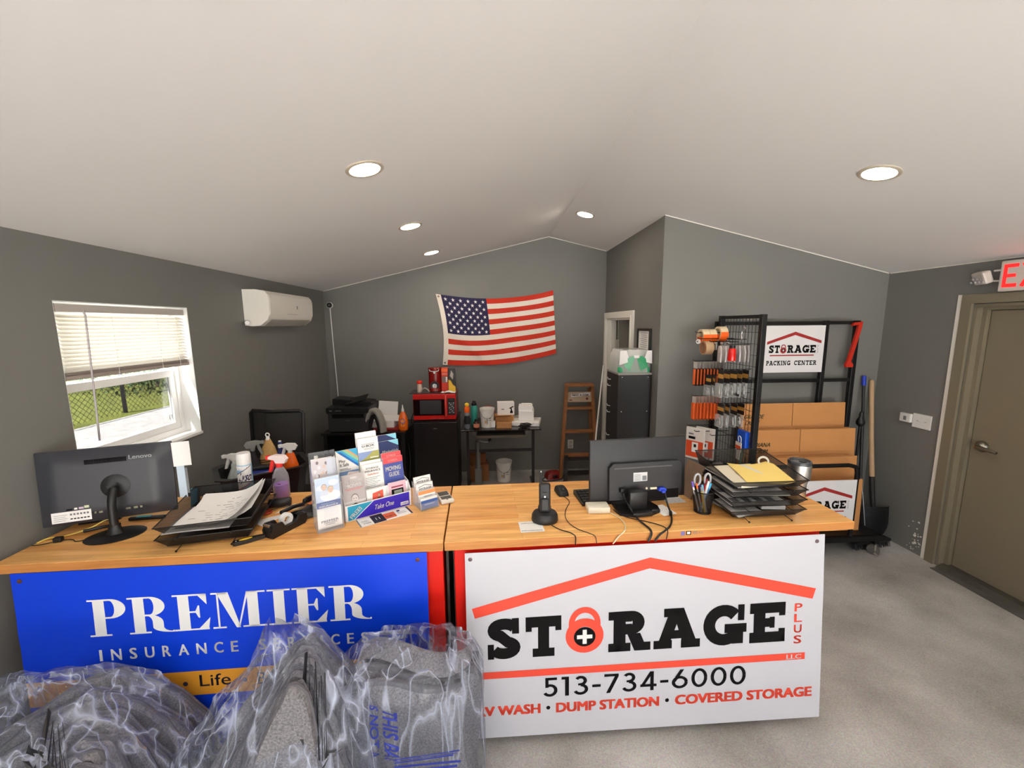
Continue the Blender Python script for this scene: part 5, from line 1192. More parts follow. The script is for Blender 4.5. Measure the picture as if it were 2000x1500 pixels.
P.disc(0,.062,.026,.026, PAPER, 22).up().ring(0,.062,.0265,.0235, INK, 22)
for a, c in ((.004,.012),(.012,.0),(-.002,-.010)): P.line([(a-.007,.062+c),(a,.062+c+.007),(a+.007,.062+c),(a,.062+c-.007),(a-.007,.062+c)], .002, INK)
P.build('round_emblem', t)
P = Print(frame((0,-.0535,.208), (1,0,0), (0,0,1), (0,-1,0)), .0015)
P.line([(-.05,.03),(-.044,.014),(-.02,.008),(.02,.008),(.044,.014),(.05,.03)], .006, PAPER).poly([(-.014,.012),(.014,.012),(.006,-.016),(-.006,-.016)], PAPER); P.build('horn_emblem', t)
t = thing('coffee_tube', 'tall red and white coffee pod box beside the coffee maker', 'box', (-.480, 4.38, MT+.001))
b = MB(); b.bx(-.034,.034,-.04,.04,0,.255, bevel=.002); b.build('carton', mat('carton red', (206,50,30), .5), t)
P = Print(frame((0,-.04,0), (1,0,0), (0,0,1), (0,-1,0))); P.rect(-.034,.215,.034,.25, ORANGE).rect(-.030,.10,.03,.165, mat('grey brown print', (120,100,96), .6)).up().rect(.012,.105,.027,.16, PAPER).rect(-.03,.18,.03,.205, mat('coral print', (226,110,90), .6)); P.build('label', t)
t = thing('coffee_bag', 'black and yellow coffee bag standing at the right of the microwave top', 'bag', (-.405, 4.37, MT+.001))
b = MB(); b.prism([(-.038,0),(.04,0),(.038,.06),(.036,.2),(.03,.25),(-.034,.25),(-.036,.12)], (0,-.028,0), (1,0,0), (0,0,1), (0,1,0), .056); b.build('bag', mat('bag black', (30,26,22), .35), t)
P = Print(frame((0,-.028,0), (1,0,0), (0,0,1), (0,-1,0)))
YB_ = mat('bag yellow', (236,190,50), .5)
P.poly([(-.037,.002),(.039,.002),(.036,.055),(.01,.075),(-.012,.12),(-.036,.13)], YB_).poly([(-.005,.23),(.018,.19),(.01,.13),(-.02,.17)], mat('bag silver', (180,170,160), .4)); P.build('label', t)
b = MB(); b.grid(lambda i, j: (.15*(i-.5), .10*(j-.5), .002+.014*abs(math.sin(5*i+2))*abs(math.sin(4*j+1))*(1-(2*i-1)**4)), 14, 8); solo(b, 'napkins', PAPER, 'crumpled white napkins at the front of the microwave top', 'napkin', (-.44, 4.265, MT+.004))
b = MB(); b.tube([(-.045,0,.004),(-.02,0,.03),(.0,0,.045),(.03,0,.028),(.05,0,.004)], .006, 8, smooth=2); solo(b, 'coffee_scoop', mat('clear grey handle', (176,168,160), .3), 'pale arched handle between red-lid jar and coffee maker', 'handle', (-.690, 4.31, MT+.0075), smooth=60)
cable('appliance_cord', BLACK, 'black appliance cord between orange bottle and microwave', [(-.80,4.40,.93),(-.835,4.40,.90),(-.86,4.36,.82),(-.845,4.34,.765),(-.86,4.31,.757)], .005)
# --- right low desk: glass top on a metal frame with keyboard tray
t = thing('glass_desk', 'smoked glass desk with steel legs and keyboard tray, centre of back wall', 'desk', (.11, 4.45, 0))
b = MB(); b.bx(-.42,.42,-.30,.29,.738,.75, bevel=.002); b.bx(-.42,-.36,-.30,.29,.7505,.756); b.build('glass_top', GLASST, t)
FR_ = mat('gunmetal', (58,58,60), .35, .5)
for x in (-.37,.37):
    b = MB(); b.bx(x-.015,x+.015,.02,.05,.02,.737); b.build('leg', FR_, t)
    b = MB(); b.bx(x-.017,x+.017,-.28,.27,0,.022); b.build('foot', FR_, t)
b = MB(); b.bx(-.355,.355,.025,.045,.41,.44); b.build('crossbar', FR_, t)
b = MB(); b.bx(-.355,.355,-.02,.08,.715,.737); b.build('apron', FR_, t)
b = MB(); b.bx(-.26,.26,-.30,-.02,.668,.68); b.bx(-.26,.26,-.305,-.295,.668,.69); b.build('keyboard_tray', mat('tray grey brown', (96,90,78), .4), t)
for x in (-.285,.27):
    b = MB(); b.bx(x-.012,x+.012,-.25,-.02,.69,.737); b.build('slide', mat('slide zinc', (150,148,140), .4, .6), t)
def bottle(name, label, cat, x, y, z, parts): 
    t = thing(name, label, cat, (x, y, z))
    for nm, m, pr in parts:
        b = MB(); b.lathe(pr, (0,0,0), 18); b.build(nm, m, t, 45)
    return t
GZ = .7502
bottle('spray_can', 'grey spray can with orange and yellow top on the glass desk', 'spray can', -.247, 4.25, GZ, [('can', mat('steel can print', (120,126,136), .35), [(0,0),(.029,0),(.03,.004),(.03,.165),(.026,.175)]), ('label', mat('black label', (34,34,40), .4), [(.0306,.05),(.0306,.14)]), ('collar', ORANGE, [(.026,.172),(.028,.178),(.028,.225),(.02,.235),(0,.235)]), ('nozzle', YELLOW, [(.012,.235),(.022,.245),(.024,.262),(.01,.275),(0,.276)])])
bottle('water_bottle', 'teal water bottle with black lid behind the grey spray can', 'bottle', -.178, 4.42, GZ, [('bottle', mat('teal bottle', (60,164,150), .3), [(0,0),(.034,0),(.036,.005),(.036,.19),(.028,.215)]), ('lid', BLACK, [(.027,.212),(.029,.216),(.029,.238),(.02,.245),(.018,.262),(0,.264)])])
bottle('brown_jar', 'brown glass jar with orange label before the teal bottle', 'jar', -.150, 4.235, GZ, [('jar', mat('brown glass', (54,24,16), .15), [(0,0),(.03,0),(.032,.005),(.032,.065),(.02,.08),(.02,.085)]), ('label', mat('salmon label', (206,130,100), .6), [(.0326,.015),(.0326,.055)]), ('lid', BLACK, [(.021,.083),(.022,.098),(0,.099)])])
def pail(name, label, x, y, z, r, h, m):
    t = thing(name, label, 'bucket', (x, y, z))
    b = MB(); b.lathe([(0,.002),(r*.84,.002),(r*.97,h*.86),(r,h*.87),(r,h*.95),(r*1.04,h*.96),(r*1.04,h),(r*.96,h),(r*.94,h*.9),(r*.82,.01),(0,.01)], (0,0,0), 28); b.build('pail', m, t, 40)
    b = MB(); b.tube([(-r*1.02,-.01,h*.88),(-r*.7,-r*.8,h*.62),(0,-r*1.12,h*.48),(r*.7,-r*.8,h*.62),(r*1.02,-.01,h*.88)], .0022, 5, smooth=2); b.build('bail', GREYINK, t, 60)
    P = Print(lambda a, c, k=0: V3((r*(.86+.12*c/h)*math.sin(a), -(r*(.87+.12*c/h)+k)*math.cos(a), c)), .002)
    P.rect(-.5,h*.2,.1,h*.6, mat('pale grey label', (206,204,200), .6)).up().rect(-.35,h*.28,-.12,h*.4, mat('ochre label', (196,150,80), .6)).rect(-.05,h*.24,.05,h*.5, GREYINK).rect(.25,h*.5,.6,h*.55, GREYINK).rect(.25,h*.4,.6,h*.43, GREYINK); P.build('label', t)
    return t
PAIL = mat('white pail', (222,220,214), .4)
pail('bucket', 'white plastic bucket standing on the glass desk', -.035, 4.30, GZ, .078, .205, PAIL)
b = MB(); b.lathe([(0,0),(.085,0),(.088,.006),(.088,.018),(.08,.02),(0,.02)], (0,0,0), 24); solo(b, 'pail_cover', mat('dull red lid', (150,60,50), .5), 'red round lid leaning against the wall behind the white bucket', 'lid', (-.03, 4.545, .845), rot=(1.25,0,0), smooth=40)
t = thing('cardboard_box', 'brown cardboard box under the small white box on glass desk', 'box', (.15, 4.42, GZ), rz=.05)
b = MB(); b.box((0,0,.052), (.20,.16,.10)); b.build('carton', CARD, t)
b = MB(); b.box((-.02,-.11,.112), (.17,.09,.004), rot=(-.35,0,.1)); b.build('flap', CARD, t)
t = thing('cardboard_box', 'flat brown cardboard box at the front of the glass desk', 'box', (.145, 4.27, GZ), rz=-.04)
b = MB(); b.box((0,0,.028), (.16,.10,.055)); b.build('carton', CARD, t)
b = MB(); b.box((-.115,.0,.035), (.04,.07,.06)); b.build('white_side', PAPER, t)
t = thing('product_box', 'small white box with a black product picture on brown box', 'box', (.17, 4.45, .854), rz=.02)
b = MB(); b.box((0,0,.068), (.185,.12,.136), bevel=.001); b.build('carton', PAPER, t)
P = Print(frame((0,-.06,0), (1,0,0), (0,0,1), (0,-1,0))); P.poly([(.03,.075),(.08,.10),(.085,.09),(.062,.078),(.07,.04),(.055,.03),(.05,.07)], INK).rect(.045,.02,.075,.045, INK).rect(-.05,.06,-.02,.07, GREYINK); P.build('picture', t)
t = thing('carton', 'open white carton standing on white packages at right of glass desk', 'box', (.40, 4.43, .80), rz=-.12)
b = MB(); b.box((0,0,.05), (.165,.18,.10)); b.build('carton', PAPER, t)
b = MB(); b.box((-.01,.02,.125), (.15,.16,.05)); b.prism([(-.08,.1),(.08,.1),(.055,.16),(-.055,.16)], (0,.085,0), (1,0,0), (0,0,1), (0,1,0), .003); b.lathe([(.028,0),(.02,.008),(0,.01)], (.02,-.02,.15), 14); b.build('inner_box', PAPER, t)
t = thing('package', 'flat white package under the open carton on glass desk', 'package', (.40, 4.40, GZ), rz=-.2)
b = MB(); b.box((0,0,.024), (.30,.26,.046), bevel=.006); b.build('wrapper', PAPER, t)
t = thing('package', 'thin white padded envelope poking out left of the open carton', 'package', (.285, 4.44, GZ+.05), rz=.5)
b = MB(); b.box((0,0,.010), (.17,.12,.018), rot=(.06,-.06,0), bevel=.006); b.build('wrapper', mat('off white paper', (216,212,206), .7), t)
b = MB()
for k in range(3): b.tube([(.06*math.cos(a*.7+k)+.01*k, .035*math.sin(a*.7+k), .014+.012*k+.006*math.sin(a*1.7)) for a in range(9)], .005, 6, True)
b.box((.0,0,.018), (.06,.04,.03), bevel=.004); solo(b, 'power_adapter', BLACK, 'tangled black power adapter at the front of the glass desk', 'adapter', (.355, 4.225, GZ), smooth=50)
# --- on the floor below
t = thing('cardboard_box', 'tall brown cardboard box on the floor under the glass desk', 'box', (-.155, 4.74, 0), rz=.1)
b = MB(); b.box((0,0,.10), (.23,.2,.2)); b.box((-.01,.03,.26), (.19,.12,.12), rot=(.1,0,.1)); b.build('carton', mat('dark cardboard', (140,92,54), .85), t)
t = thing('trailer_jack', 'grey steel trailer jack with crank handle standing under glass desk', 'trailer jack', (-.148, 4.50, 0))
ZN = mat('zinc steel', (132,134,132), .42, .6)
b = MB(); b.bx(-.038,.038,-.038,.038,0,.22, bevel=.003); b.build('foot_tube', ZN, t)
b = MB(); b.cyl((0,0,.22),(0,0,.53), .028, seg=16); b.cyl((0,0,.53),(0,0,.545), .018, seg=12); b.build('inner_tube', ZN, t, 40)
b = MB(); b.tube([(0,0,.54),(.05,-.01,.53),(.11,-.03,.528),(.125,-.03,.545)], .006, 8); b.build('crank', WHITE, t, 60)
b = MB(); b.cyl((.12,-.03,.54),(.15,-.03,.565), .013, .016, 10); b.build('knob', BLACK, t, 40)
pail('bucket', 'white bucket with wire bail on the floor under the glass desk', .15, 4.66, 0, .095, .24, PAIL)
t = thing('air_pump', 'red electric device with black cord on the floor by the ladder', 'pump', (.75, 4.70, 0), rz=.2)
b = MB(); b.grid(lambda i, j: (.20*(i-.5), .14*(j-.5), .002+.085*((1-(2*i-1)**4)*(1-(2*j-1)**4))**.5), 14, 12); b.build('shell', mat('dark red shell', (140,24,20), .35), t, 50)
b = MB(); b.box((0,-.068,.035), (.06,.012,.03), bevel=.003); b.build('switch_panel', BLACK, t)
cable('red_device_cord', BLACK, 'black cord looping over the floor from the red device', [(.66,4.70,.01),(.60,4.62,.008),(.62,4.56,.008),(.72,4.58,.008),(.85,4.62,.008),(.88,4.74,.008)], .006)
t = thing('wall_outlet', 'white wall outlet behind the wooden ladder', 'outlet', (1.01, YB, .33))
b = MB(); b.box((0,-.003,0), (.072,.006,.116), bevel=.002); b.build('plate', WHITE, t)
for z in (-.025,.025):
    b = MB(); b.box((0,-.0075,z), (.034,.003,.03), bevel=.004); b.build('socket', mat('socket ivory', (200,198,192), .4), t)
# --- ladder
LW_ = mat('worn ladder wood', (158,104,62), .7, var=.25, scale=14)
t = thing('step_ladder', 'paint-stained wooden step ladder folded against the back wall', 'ladder', (1.055, 4.67, 0))
for s in (-1, 1):
    b = MB(); b.prism([(-.018,0),(.018,0),(.018,1.12),(-.018,1.12)], (s*.225,-.03,0), (1,0,0), (-s*.075/1.12,.05,1), (0,1,0), .06); b.build('rail', LW_, t)
    b = MB(); b.prism([(-.012,0),(.012,0),(.012,1.08),(-.012,1.08)], (s*.20,.14,0), (1,0,0), (-s*.07/1.1,-.03,1), (0,1,0), .03); b.build('rear_rail', LW_, t)
b = MB(); b.box((0,.05,1.128), (.325,.16,.025), bevel=.003); b.build('top_cap', LW_, t)
for k, z in enumerate((.28,.57,.85)):
    w = 2*(.225-.067*z)-.03; b = MB(); b.box((0,.01+.045*z,z), (w,.09,.022)); b.build('step', LW_, t)
b = MB(); b.box((0,.035,.985), (.285,.012,.12)); b.build('warning_board', mat('pale worn board', (196,174,148), .7, var=.15, scale=12), t)
P = Print(frame((0,.029,.985), (1,0,0), (0,0,1), (0,-1,0))); c5 = math.radians(5)
P.poly([(-.10,.0),(.125,.018),(.125,.052),(-.10,.034)], PAPER).up().text('NOT A STEP', -.085,.012,.11,.034, INK, .04).poly([(.09,-.04),(.108,-.022),(.09,-.004),(.072,-.022)][:4], mat('dark red print', (110,40,36), .6)).rect(-.12,-.042,-.09,-.03, mat('dark red print', (110,40,36), .6)); P.build('notice', t)
t = thing('folding_step', 'black folding step stool leaning before the foot of the ladder', 'step stool', (1.05, 4.50, 0))
for s in (-1, 1):
    b = MB(); b.prism([(-.02,0),(.02,0),(.02,.30),(-.02,.30)], (s*.19,0,0), (1,0,0), (-s*.1,.35,1), (0,1,0), .025); b.build('rail', BLACK, t)
for z in (.10,.26):
    b = MB(); b.box((0,.04+.32*z,z), (.34-.1*z,.11,.02), bevel=.003); b.build('tread', SATIN, t)
# --- black cabinet with bottle pack
t = thing('metal_cabinet', 'tall narrow black cabinet with its back to the counter', 'cabinet', (1.268, 3.64, 0))
b = MB(); b.bx(-.15,.145,-.17,.17,.0,1.395, bevel=.002); b.build('carcass', mat('cabinet black', (22,22,24), .5), t)
b = MB(); b.bx(-.152,.147,-.175,.172,1.3955,1.412); b.build('top', mat('cabinet top grey', (150,148,144), .5), t)
b = MB()
for x in (-.115,.115):
    for z in (.30,.75,1.385-.0,1.07): b.lathe([(.006,0),(.005,.003),(0,.004)], (x,-.1705,min(z,1.375)), 10, V3((0,-1,0)))
b.build('screw', CHROME, t)
b = MB()
for z in (1.33,1.27,1.08,1.02,.80): b.tube([(-.150,.05,z),(-.175,.05,z+.004),(-.18,.05,z+.022)], .004, 5)
b.build('side_hook', WHITE, t)
t = thing('water_pack', 'shrink-wrapped pack of clear bottles with green print on black cabinet', 'bottle pack', (1.265, 3.62, 1.4125))
GW = mat('green bottle plastic', (60,160,110), .25); 
PETC = see_through('clear bottle plastic', (220,232,228), .25, .1, .5)
first = None
for i in range(4):
    for j in range(4):
        if first is None:
            b = MB(); b.lathe([(0,.001),(.030,.001),(.031,.01),(.031,.10),(.028,.125),(.013,.160),(.012,.175)], (0,0,0), 12); first = b.build('bottle', PETC, t, 50)
            b = MB(); b.lathe([(.0135,.172),(.0135,.188),(0,.189)], (0,0,0), 10); b.build('cap', WHITE, first)
            b = MB(); b.lathe([(.0305,.004),(.0318,.012),(.0318,.05)], (0,0,0), 12); b.build('label', GW, first, 50); o = first
        else: o = copy_tree(first, t)
        o.location = (-.112+.0745*i, -.112+.0745*j, 0)
b = MB()
def wrap(i, j):
    a = 2*PI*i; sx = abs(math.cos(a))**.35*math.copysign(1, math.cos(a)); sy = abs(math.sin(a))**.35*math.copysign(1, math.sin(a))
    k = 1-.14*max(0, j-.7)/.3 if j > .7 else 1
    return V3((.150*sx*k+.004*math.sin(23*i), .150*sy*k+.004*math.sin(31*i+4*j), .002+.20*j))
b.grid(wrap, 56, 10); b.build('shrink_wrap', see_through('white printed film', (238,242,240), .30, .2, .5), t, 60)
P = Print(lambda a, c, k=0: V3((a, -.1555-k-.004*math.cos(40*a), c)), .0008)
P.poly([(-.145,.07),(-.05,.10),(-.08,.195),(-.14,.195)], PAPER).poly([(.07,.10),(.145,.08),(.14,.195),(.10,.195)], PAPER).up().poly([(-.05,.02),(-.01,.12),(-.02,.15),(-.09,.12),(-.10,.06)], GW).poly([(.05,.02),(.01,.12),(.05,.15),(.10,.12),(.11,.05)], GW).rect(-.02,.13,.03,.155, PAPER); P.build('film_print', t)
b = MB(); b.tube([(1.01,3.95,.004),(1.133,4.2,.701),(1.265,4.46,1.38)], .009, 8); solo(b, 'curtain_rod', WHITE, 'thin white rod leaning on the white doorway left of the cabinet', 'rod', smooth=60)
t = thing('framed_certificate', 'black-framed certificate on the dark partition wall', 'picture frame', (XP, 3.672, 1.675))
b = MB(); w, h = .155, .118
for y0, y1, z0, z1 in ((-w,w,-h,-h+.02),(-w,w,h-.02,h),(-w,-w+.022,-h+.02,h-.02),(w-.022,w,-h+.02,h-.02)): b.bx(-.02,-.001,y0,y1,z0,z1)
b.build('frame', BLACK, t)
b = MB(); b.bx(-.010,-.001,-w+.022,w-.022,-h+.02,h-.02); b.build('document', PAPER, t)
P = Print(frame((-.010,.12,-.09), (0,-1,0), (0,0,1), (-1,0,0)))
for k in range(9): P.rect(.04+.01*(k%3),.165-.018*k,.20-.012*(k%2),.170-.018*k, GREYINK)
P.rect(.05,.012,.10,.024, INK); P.build('writing', t)
# ================================================================== OFFICE CHAIR, TUB OF CLEANERS BEHIND THE LEFT TOP
t = thing('office_chair', 'black mesh-backed office chair behind the left workbench', 'chair', (-1.60, 3.00, 0), rz=PI-.12)
CM = see_through('black chair mesh', (14,14,15), .86, .6, .1)
bk = lambda i, j: V3((.205*(2*i-1)*(1-.1*(1-j)), .02+.05*(2*i-1)**2*-1-.05*j, .60+.62*j))
b = MB(); b.grid(bk, 12, 10); b.build('mesh_back', CM, t, 60)
b = MB(); b.tube([bk(0,0),bk(0,.5),bk(0,.97),bk(.06,1),bk(.5,1),bk(.94,1),bk(1,.97),bk(1,.5),bk(1,0),bk(.5,0)], .014, 8, True); b.build('back_frame', BLACK, t, 60)
b = MB(); b.tube([(0,.06,.4),(0,.10,.55),(0,.05,.8)], .03, 8); b.build('spine', BLACK, t, 60)
b = MB(); b.box((0,-.2,.46), (.50,.48,.09), bevel=.03, seg=3); b.build('seat', mat('black seat fabric', (24,24,25), .8), t, 50)
b = MB(); b.cyl((0,-.2,.09),(0,-.2,.42), .028, seg=12); b.build('gas_lift', BLACK, t, 50)
for k in range(5):
    a = 2*PI*k/5; b = MB(); b.tube([(0,-.2,.11),(.15*math.cos(a),-.2+.15*math.sin(a),.10),(.29*math.cos(a),-.2+.29*math.sin(a),.075)], .02, 8); b.lathe([(0,-.02),(.03,-.02),(.03,.02),(0,.02)], (.29*math.cos(a),-.2+.29*math.sin(a),.03), 12, V3((-math.sin(a),math.cos(a),0))); b.build('leg', BLACK, t, 50)
for s in (-1, 1):
    b = MB(); b.tube([(s*.24,-.05,.46),(s*.29,-.08,.60),(s*.29,-.1,.67)], .015, 8); b.box((s*.29,-.18,.685), (.07,.26,.03), bevel=.01); b.build('armrest', BLACK, t, 50)
# cart and tub
TX, TY, TA = -1.43, 2.545, .62
t = thing('utility_cart', 'black cart behind the left workbench carrying the cleaning tub', 'cart', (TX, TY, 0), rz=TA)
for z in (.16,.66):
    b = MB(); b.bx(-.24,.24,-.17,.17,z,z+.03, bevel=.005); b.build('shelf', BLACK, t)
for x in (-.22,.22):
    for y in (-.15,.15):
        b = MB(); b.cyl((x,y,.05),(x,y,.70), .014, seg=8); b.ball((x,y,.03), .03, 10); b.build('leg', BLACK, t)
t = thing('cleaning_tub', 'wide black plastic tub full of cleaning bottles behind the counter', 'tub', (TX, TY, .7005), rz=TA)
b = MB(); 
def oct_(w, d, z): return [(-w+.05,-d,z),(w-.05,-d,z),(w,-d+.05,z),(w,d-.05,z),(w-.05,d,z),(-w+.05,d,z),(-w,d-.05,z),(-w,-d+.05,z)]
rings = [[b._v(p) for p in oct_(w, d, z)] for w, d, z in ((.19,.12,.0),(.23,.155,.265),(.255,.18,.27),(.255,.18,.278),(.226,.15,.276),(.18,.11,.012))]
for A_, B_ in zip(rings, rings[1:]):
    for i in range(8): b.face([A_[i], A_[(i+1) % 8], B_[(i+1) % 8], B_[i]])
b.face(rings[0][::-1]); b.face(rings[-1]); b.build('basin', mat('tub black', (26,26,27), .45), t, 30)
def cleaner(name, label, x, y, zt, rz, h, r, bm_, hm, tm, liquid=None, flip=1, shape='wide'):
    z0 = .716
    t = thing(name, label, 'spray bottle', (x, y, z0), rz)
    k = zt-z0-.075
    pr = [(0,.001),(r,.001),(r*1.05,.01),(r*1.05,k*.55),(r*.9,k*.7),(r*.42,k*.9),(r*.40,k)] if shape == 'wide' else [(0,.001),(r,.001),(r,k*.75),(r*.8,k*.85),(r*.5,k)]
    b = MB(); b.lathe(pr, (0,0,0), 18, sx=1.15, sy=.8); b.build('bottle', bm_, t, 50)
    b = MB(); sprayer(b, k-.004, .013, 0, 0, 0, 1, flip); b.build('trigger_head', [hm, tm], t, 30)
WH2 = mat('milky plastic', (206,214,210), .4)
cleaner('spray_bottle', 'white spray bottle at the left end of the black tub', -1.585, 2.52, 1.080, .1, 0, .045, WH2, WHITE, WHITE)
t = thing('bleach_bottle', 'pale jug shoulder beside the white sprayer in the black tub', 'bottle', (-1.495, 2.455, .716))
b = MB(); b.lathe([(0,.001),(.055,.001),(.06,.01),(.06,.20),(.05,.25),(.022,.30),(.02,.31)], (0,0,0), 18, sx=1, sy=.7); b.build('bottle', WH2, t, 50)
b = MB(); b.lathe([(.022,.308),(.024,.33),(0,.332)], (0,0,0), 14); b.build('cap', WHITE, t)
cleaner('spray_bottle', 'dark bottle with grey trigger head at the back of the tub', -1.515, 2.60, 1.135, .5, 0, .038, SATIN, mat('grey trigger', (130,132,130), .5), mat('grey trigger', (130,132,130), .5), flip=-1)
t = thing('whisk_broom', 'straw whisk broom with hanging ring upright in the black tub', 'broom', (-1.44, 2.645, .72))
STRAW = mat('broom straw', (200,160,100), .8, var=.3, scale=90)
b = MB(); b.lathe([(.05,.10),(.062,.20),(.058,.28),(.040,.345),(.022,.385),(.016,.40),(0,.402)], (0,0,0), 20, sx=1, sy=.45); b.build('straw_head', STRAW, t, 60)
b = MB(); b.tube([(.052*math.cos(a*PI/6)*1.12,.0265*math.sin(a*PI/6)*1.15,.272+.01*math.cos(a*PI/6)) for a in range(12)], .003, 5, True); b.tube([(.052*math.cos(a*PI/6)*1.14,.0265*math.sin(a*PI/6)*1.15,.258+.01*math.cos(a*PI/6)) for a in range(12)], .003, 5, True); b.build('binding', mat('dark red thread', (90,40,34), .7), t)
b = MB(); b.cyl((0,0,.395),(0,0,.415), .012, .01, 10); b.tube([(.012*math.cos(a*PI/6),0,.427+.012*math.sin(a*PI/6)) for a in range(12)], .0035, 6, True); b.build('hanging_ring', WHITE, t, 60)
t = thing('brush', 'blue-handled brush standing in the tub right of the whisk broom', 'brush', (-1.375, 2.66, .72))
b = MB(); b.cyl((0,0,0),(0,0,.30), .02, .022, 12); b.build('brush_head', mat('dusty violet', (120,90,110), .7), t, 50)
b = MB(); b.lathe([(.02,.30),(.014,.32),(.013,.36),(.011,.375),(0,.376)], (0,0,0), 12); b.build('handle', mat('navy handle', (40,54,120), .4), t, 50)
b = MB(); b.cyl((0,0,.375),(0,0,.382), .009, seg=10); b.build('end_cap', WHITE, t)
cleaner('spray_bottle', 'orange spray bottle with white trigger at the right of the tub', -1.285, 2.60, 1.115, .1, 0, .038, mat('orange cleaner', (240,104,24), .3), WHITE, WHITE, shape='slim')
t = thing('bottle', 'dark blue round bottle lying low in the middle of the tub', 'bottle', (-1.40, 2.50, .93), rz=.3)
b = MB(); b.lathe([(0,-.085),(.04,-.08),(.046,-.05),(.046,.05),(.03,.08),(0,.085)], (0,0,.0), 18, V3((1,.2,0))); b.build('bottle', mat('dark blue plastic', (14,34,120), .25), t, 50)
b = MB(); b.box((.0,-.0,.052), (.13,.05,.03), bevel=.01); b.build('strap', BLACK, t)
# ================================================================== PACKING RACK IN THE RIGHT CORNER
t = thing('packing_rack', 'black wheeled packing rack with sign frame and wire grid side, right corner', 'rack', (2.45, 3.05, 0))
def W(b): b.X = Matrix.Translation((-2.45, -3.05, 0)); return b
xl, xr, yf, yk = 1.87, 3.085, 2.86, 3.275
for x, y, z1 in ((xl, 2.72, 1.895), (xl, 3.22, 1.895), (2.795, yk, 1.85), (3.065, yk, 1.85), (xl, yk, 1.85)):
    b = W(MB()); b.bx(x-.018,x+.018,y-.018,y+.018,.12,z1,bevel=.003)
    for k in range(5): b.bx(x-.004,x+.004,y-.0195,y-.0175,.4+.32*k,.408+.32*k)
    b.build('post', STEEL, t)
for z in (1.832, 1.352):
    b = W(MB()); b.bx(xl+.018,3.047,yk-.016,yk+.016,z-.014,z+.014); b.build('crossbar', STEEL, t)
b = W(MB()); b.bx(xl-.016,xl+.016,2.738,3.202,1.868,1.892); b.build('crossbar', STEEL, t)
b = W(MB())
for y0, y1, x0, x1 in ((yf-.02,yf+.02,xl-.02,xr),(yk-.02,yk+.02,xl-.02,xr),(yf,yk,xl-.02,xl+.02),(yf,yk,xr-.04,xr)): b.bx(x0,x1,y0,y1,.125,.165)
b.build('base_frame', STEEL, t)
b = W(MB()); b.bx(xl,xr-.04,yf,yk,.166,.172); b.build('base_deck', STEEL, t)
for x, y in ((3.05,2.88),(1.9,2.88),(3.05,3.25),(1.9,3.25)):
    b = W(MB()); b.bx(x-.02,x+.02,y-.02,y+.02,.085,.125); cs = b.build('caster', STEEL, t)
    b = W(MB()); b.lathe([(0,-.014),(.036,-.014),(.042,-.008),(.042,.008),(.036,.014),(0,.014)], (x-.02,y-.012,.042), 20, V3((.75,.66,0))); b.build('wheel', mat('grey rubber wheel', (92,88,84), .6), cs, 40)
    b = W(MB()); b.box((x-.01,y-.022,.065), (.05,.012,.05), rot=(0,0,.72), bevel=.003); b.box((x-.02,y-.045,.022), (.03,.03,.012), rot=(.4,0,.7)); b.build('bracket', mat('zinc bracket', (190,186,178), .3, .9), cs)
# front loop rail over the lower sign
b = W(MB()); b.tube([(1.98,yf,.17),(1.98,yf,.69),(1.99,yf,.735),(2.04,yf,.75),(2.74,yf,.75),(2.80,yf,.735),(2.815,yf,.69),(2.815,yf,.17)], .016, 10); b.build('front_rail', STEEL, t, 60)
# the wire grid between the two left posts
b = W(MB())
for k in range(12): y = 2.755+.038*k*1.0; b.tube([(xl,y,.22),(xl,y,1.868)], .0019, 4)
for k in range(21): z = .25+.08*k; b.tube([(xl-.004,2.735,z),(xl-.004,3.205,z)], .0019, 4)
tag(b.build('wire_grid', STEEL, t), kind='stuff')
HOOKS = [(3.09,1.765,.27),(3.03,1.72,.28),(2.97,1.70,.22),(2.84,1.685,.16),(3.10,1.545,.27),(2.93,1.455,.26),(2.80,1.51,.25),(3.09,1.27,.27),(2.80,1.265,.25),(3.10,1.03,.29),(3.02,1.0,.27),(2.95,.985,.18),(2.80,.93,.12),(3.12,.76,.30),(2.88,1.72,.14),(2.80,1.34,.12),(2.86,1.36,.12)]
for y, z, L in HOOKS:
    b = W(MB()); b.tube([(xl-.005,y,z),(xl-L,y,z),(xl-L-.012,y,z+.010)], .0032, 5); b.build('hook', STEEL, t)
# shelf-like wire front shelves below the hooks
for z in (1.335,):
    b = W(MB()); b.box((xl-.13,2.93,z), (.012,.40,.014)); b.build('rail_bar', STEEL, t)
def place(name, label, cat, x, y, z, group=None, rz=0): return thing(name, label, cat, (x, y, z), rz, group)
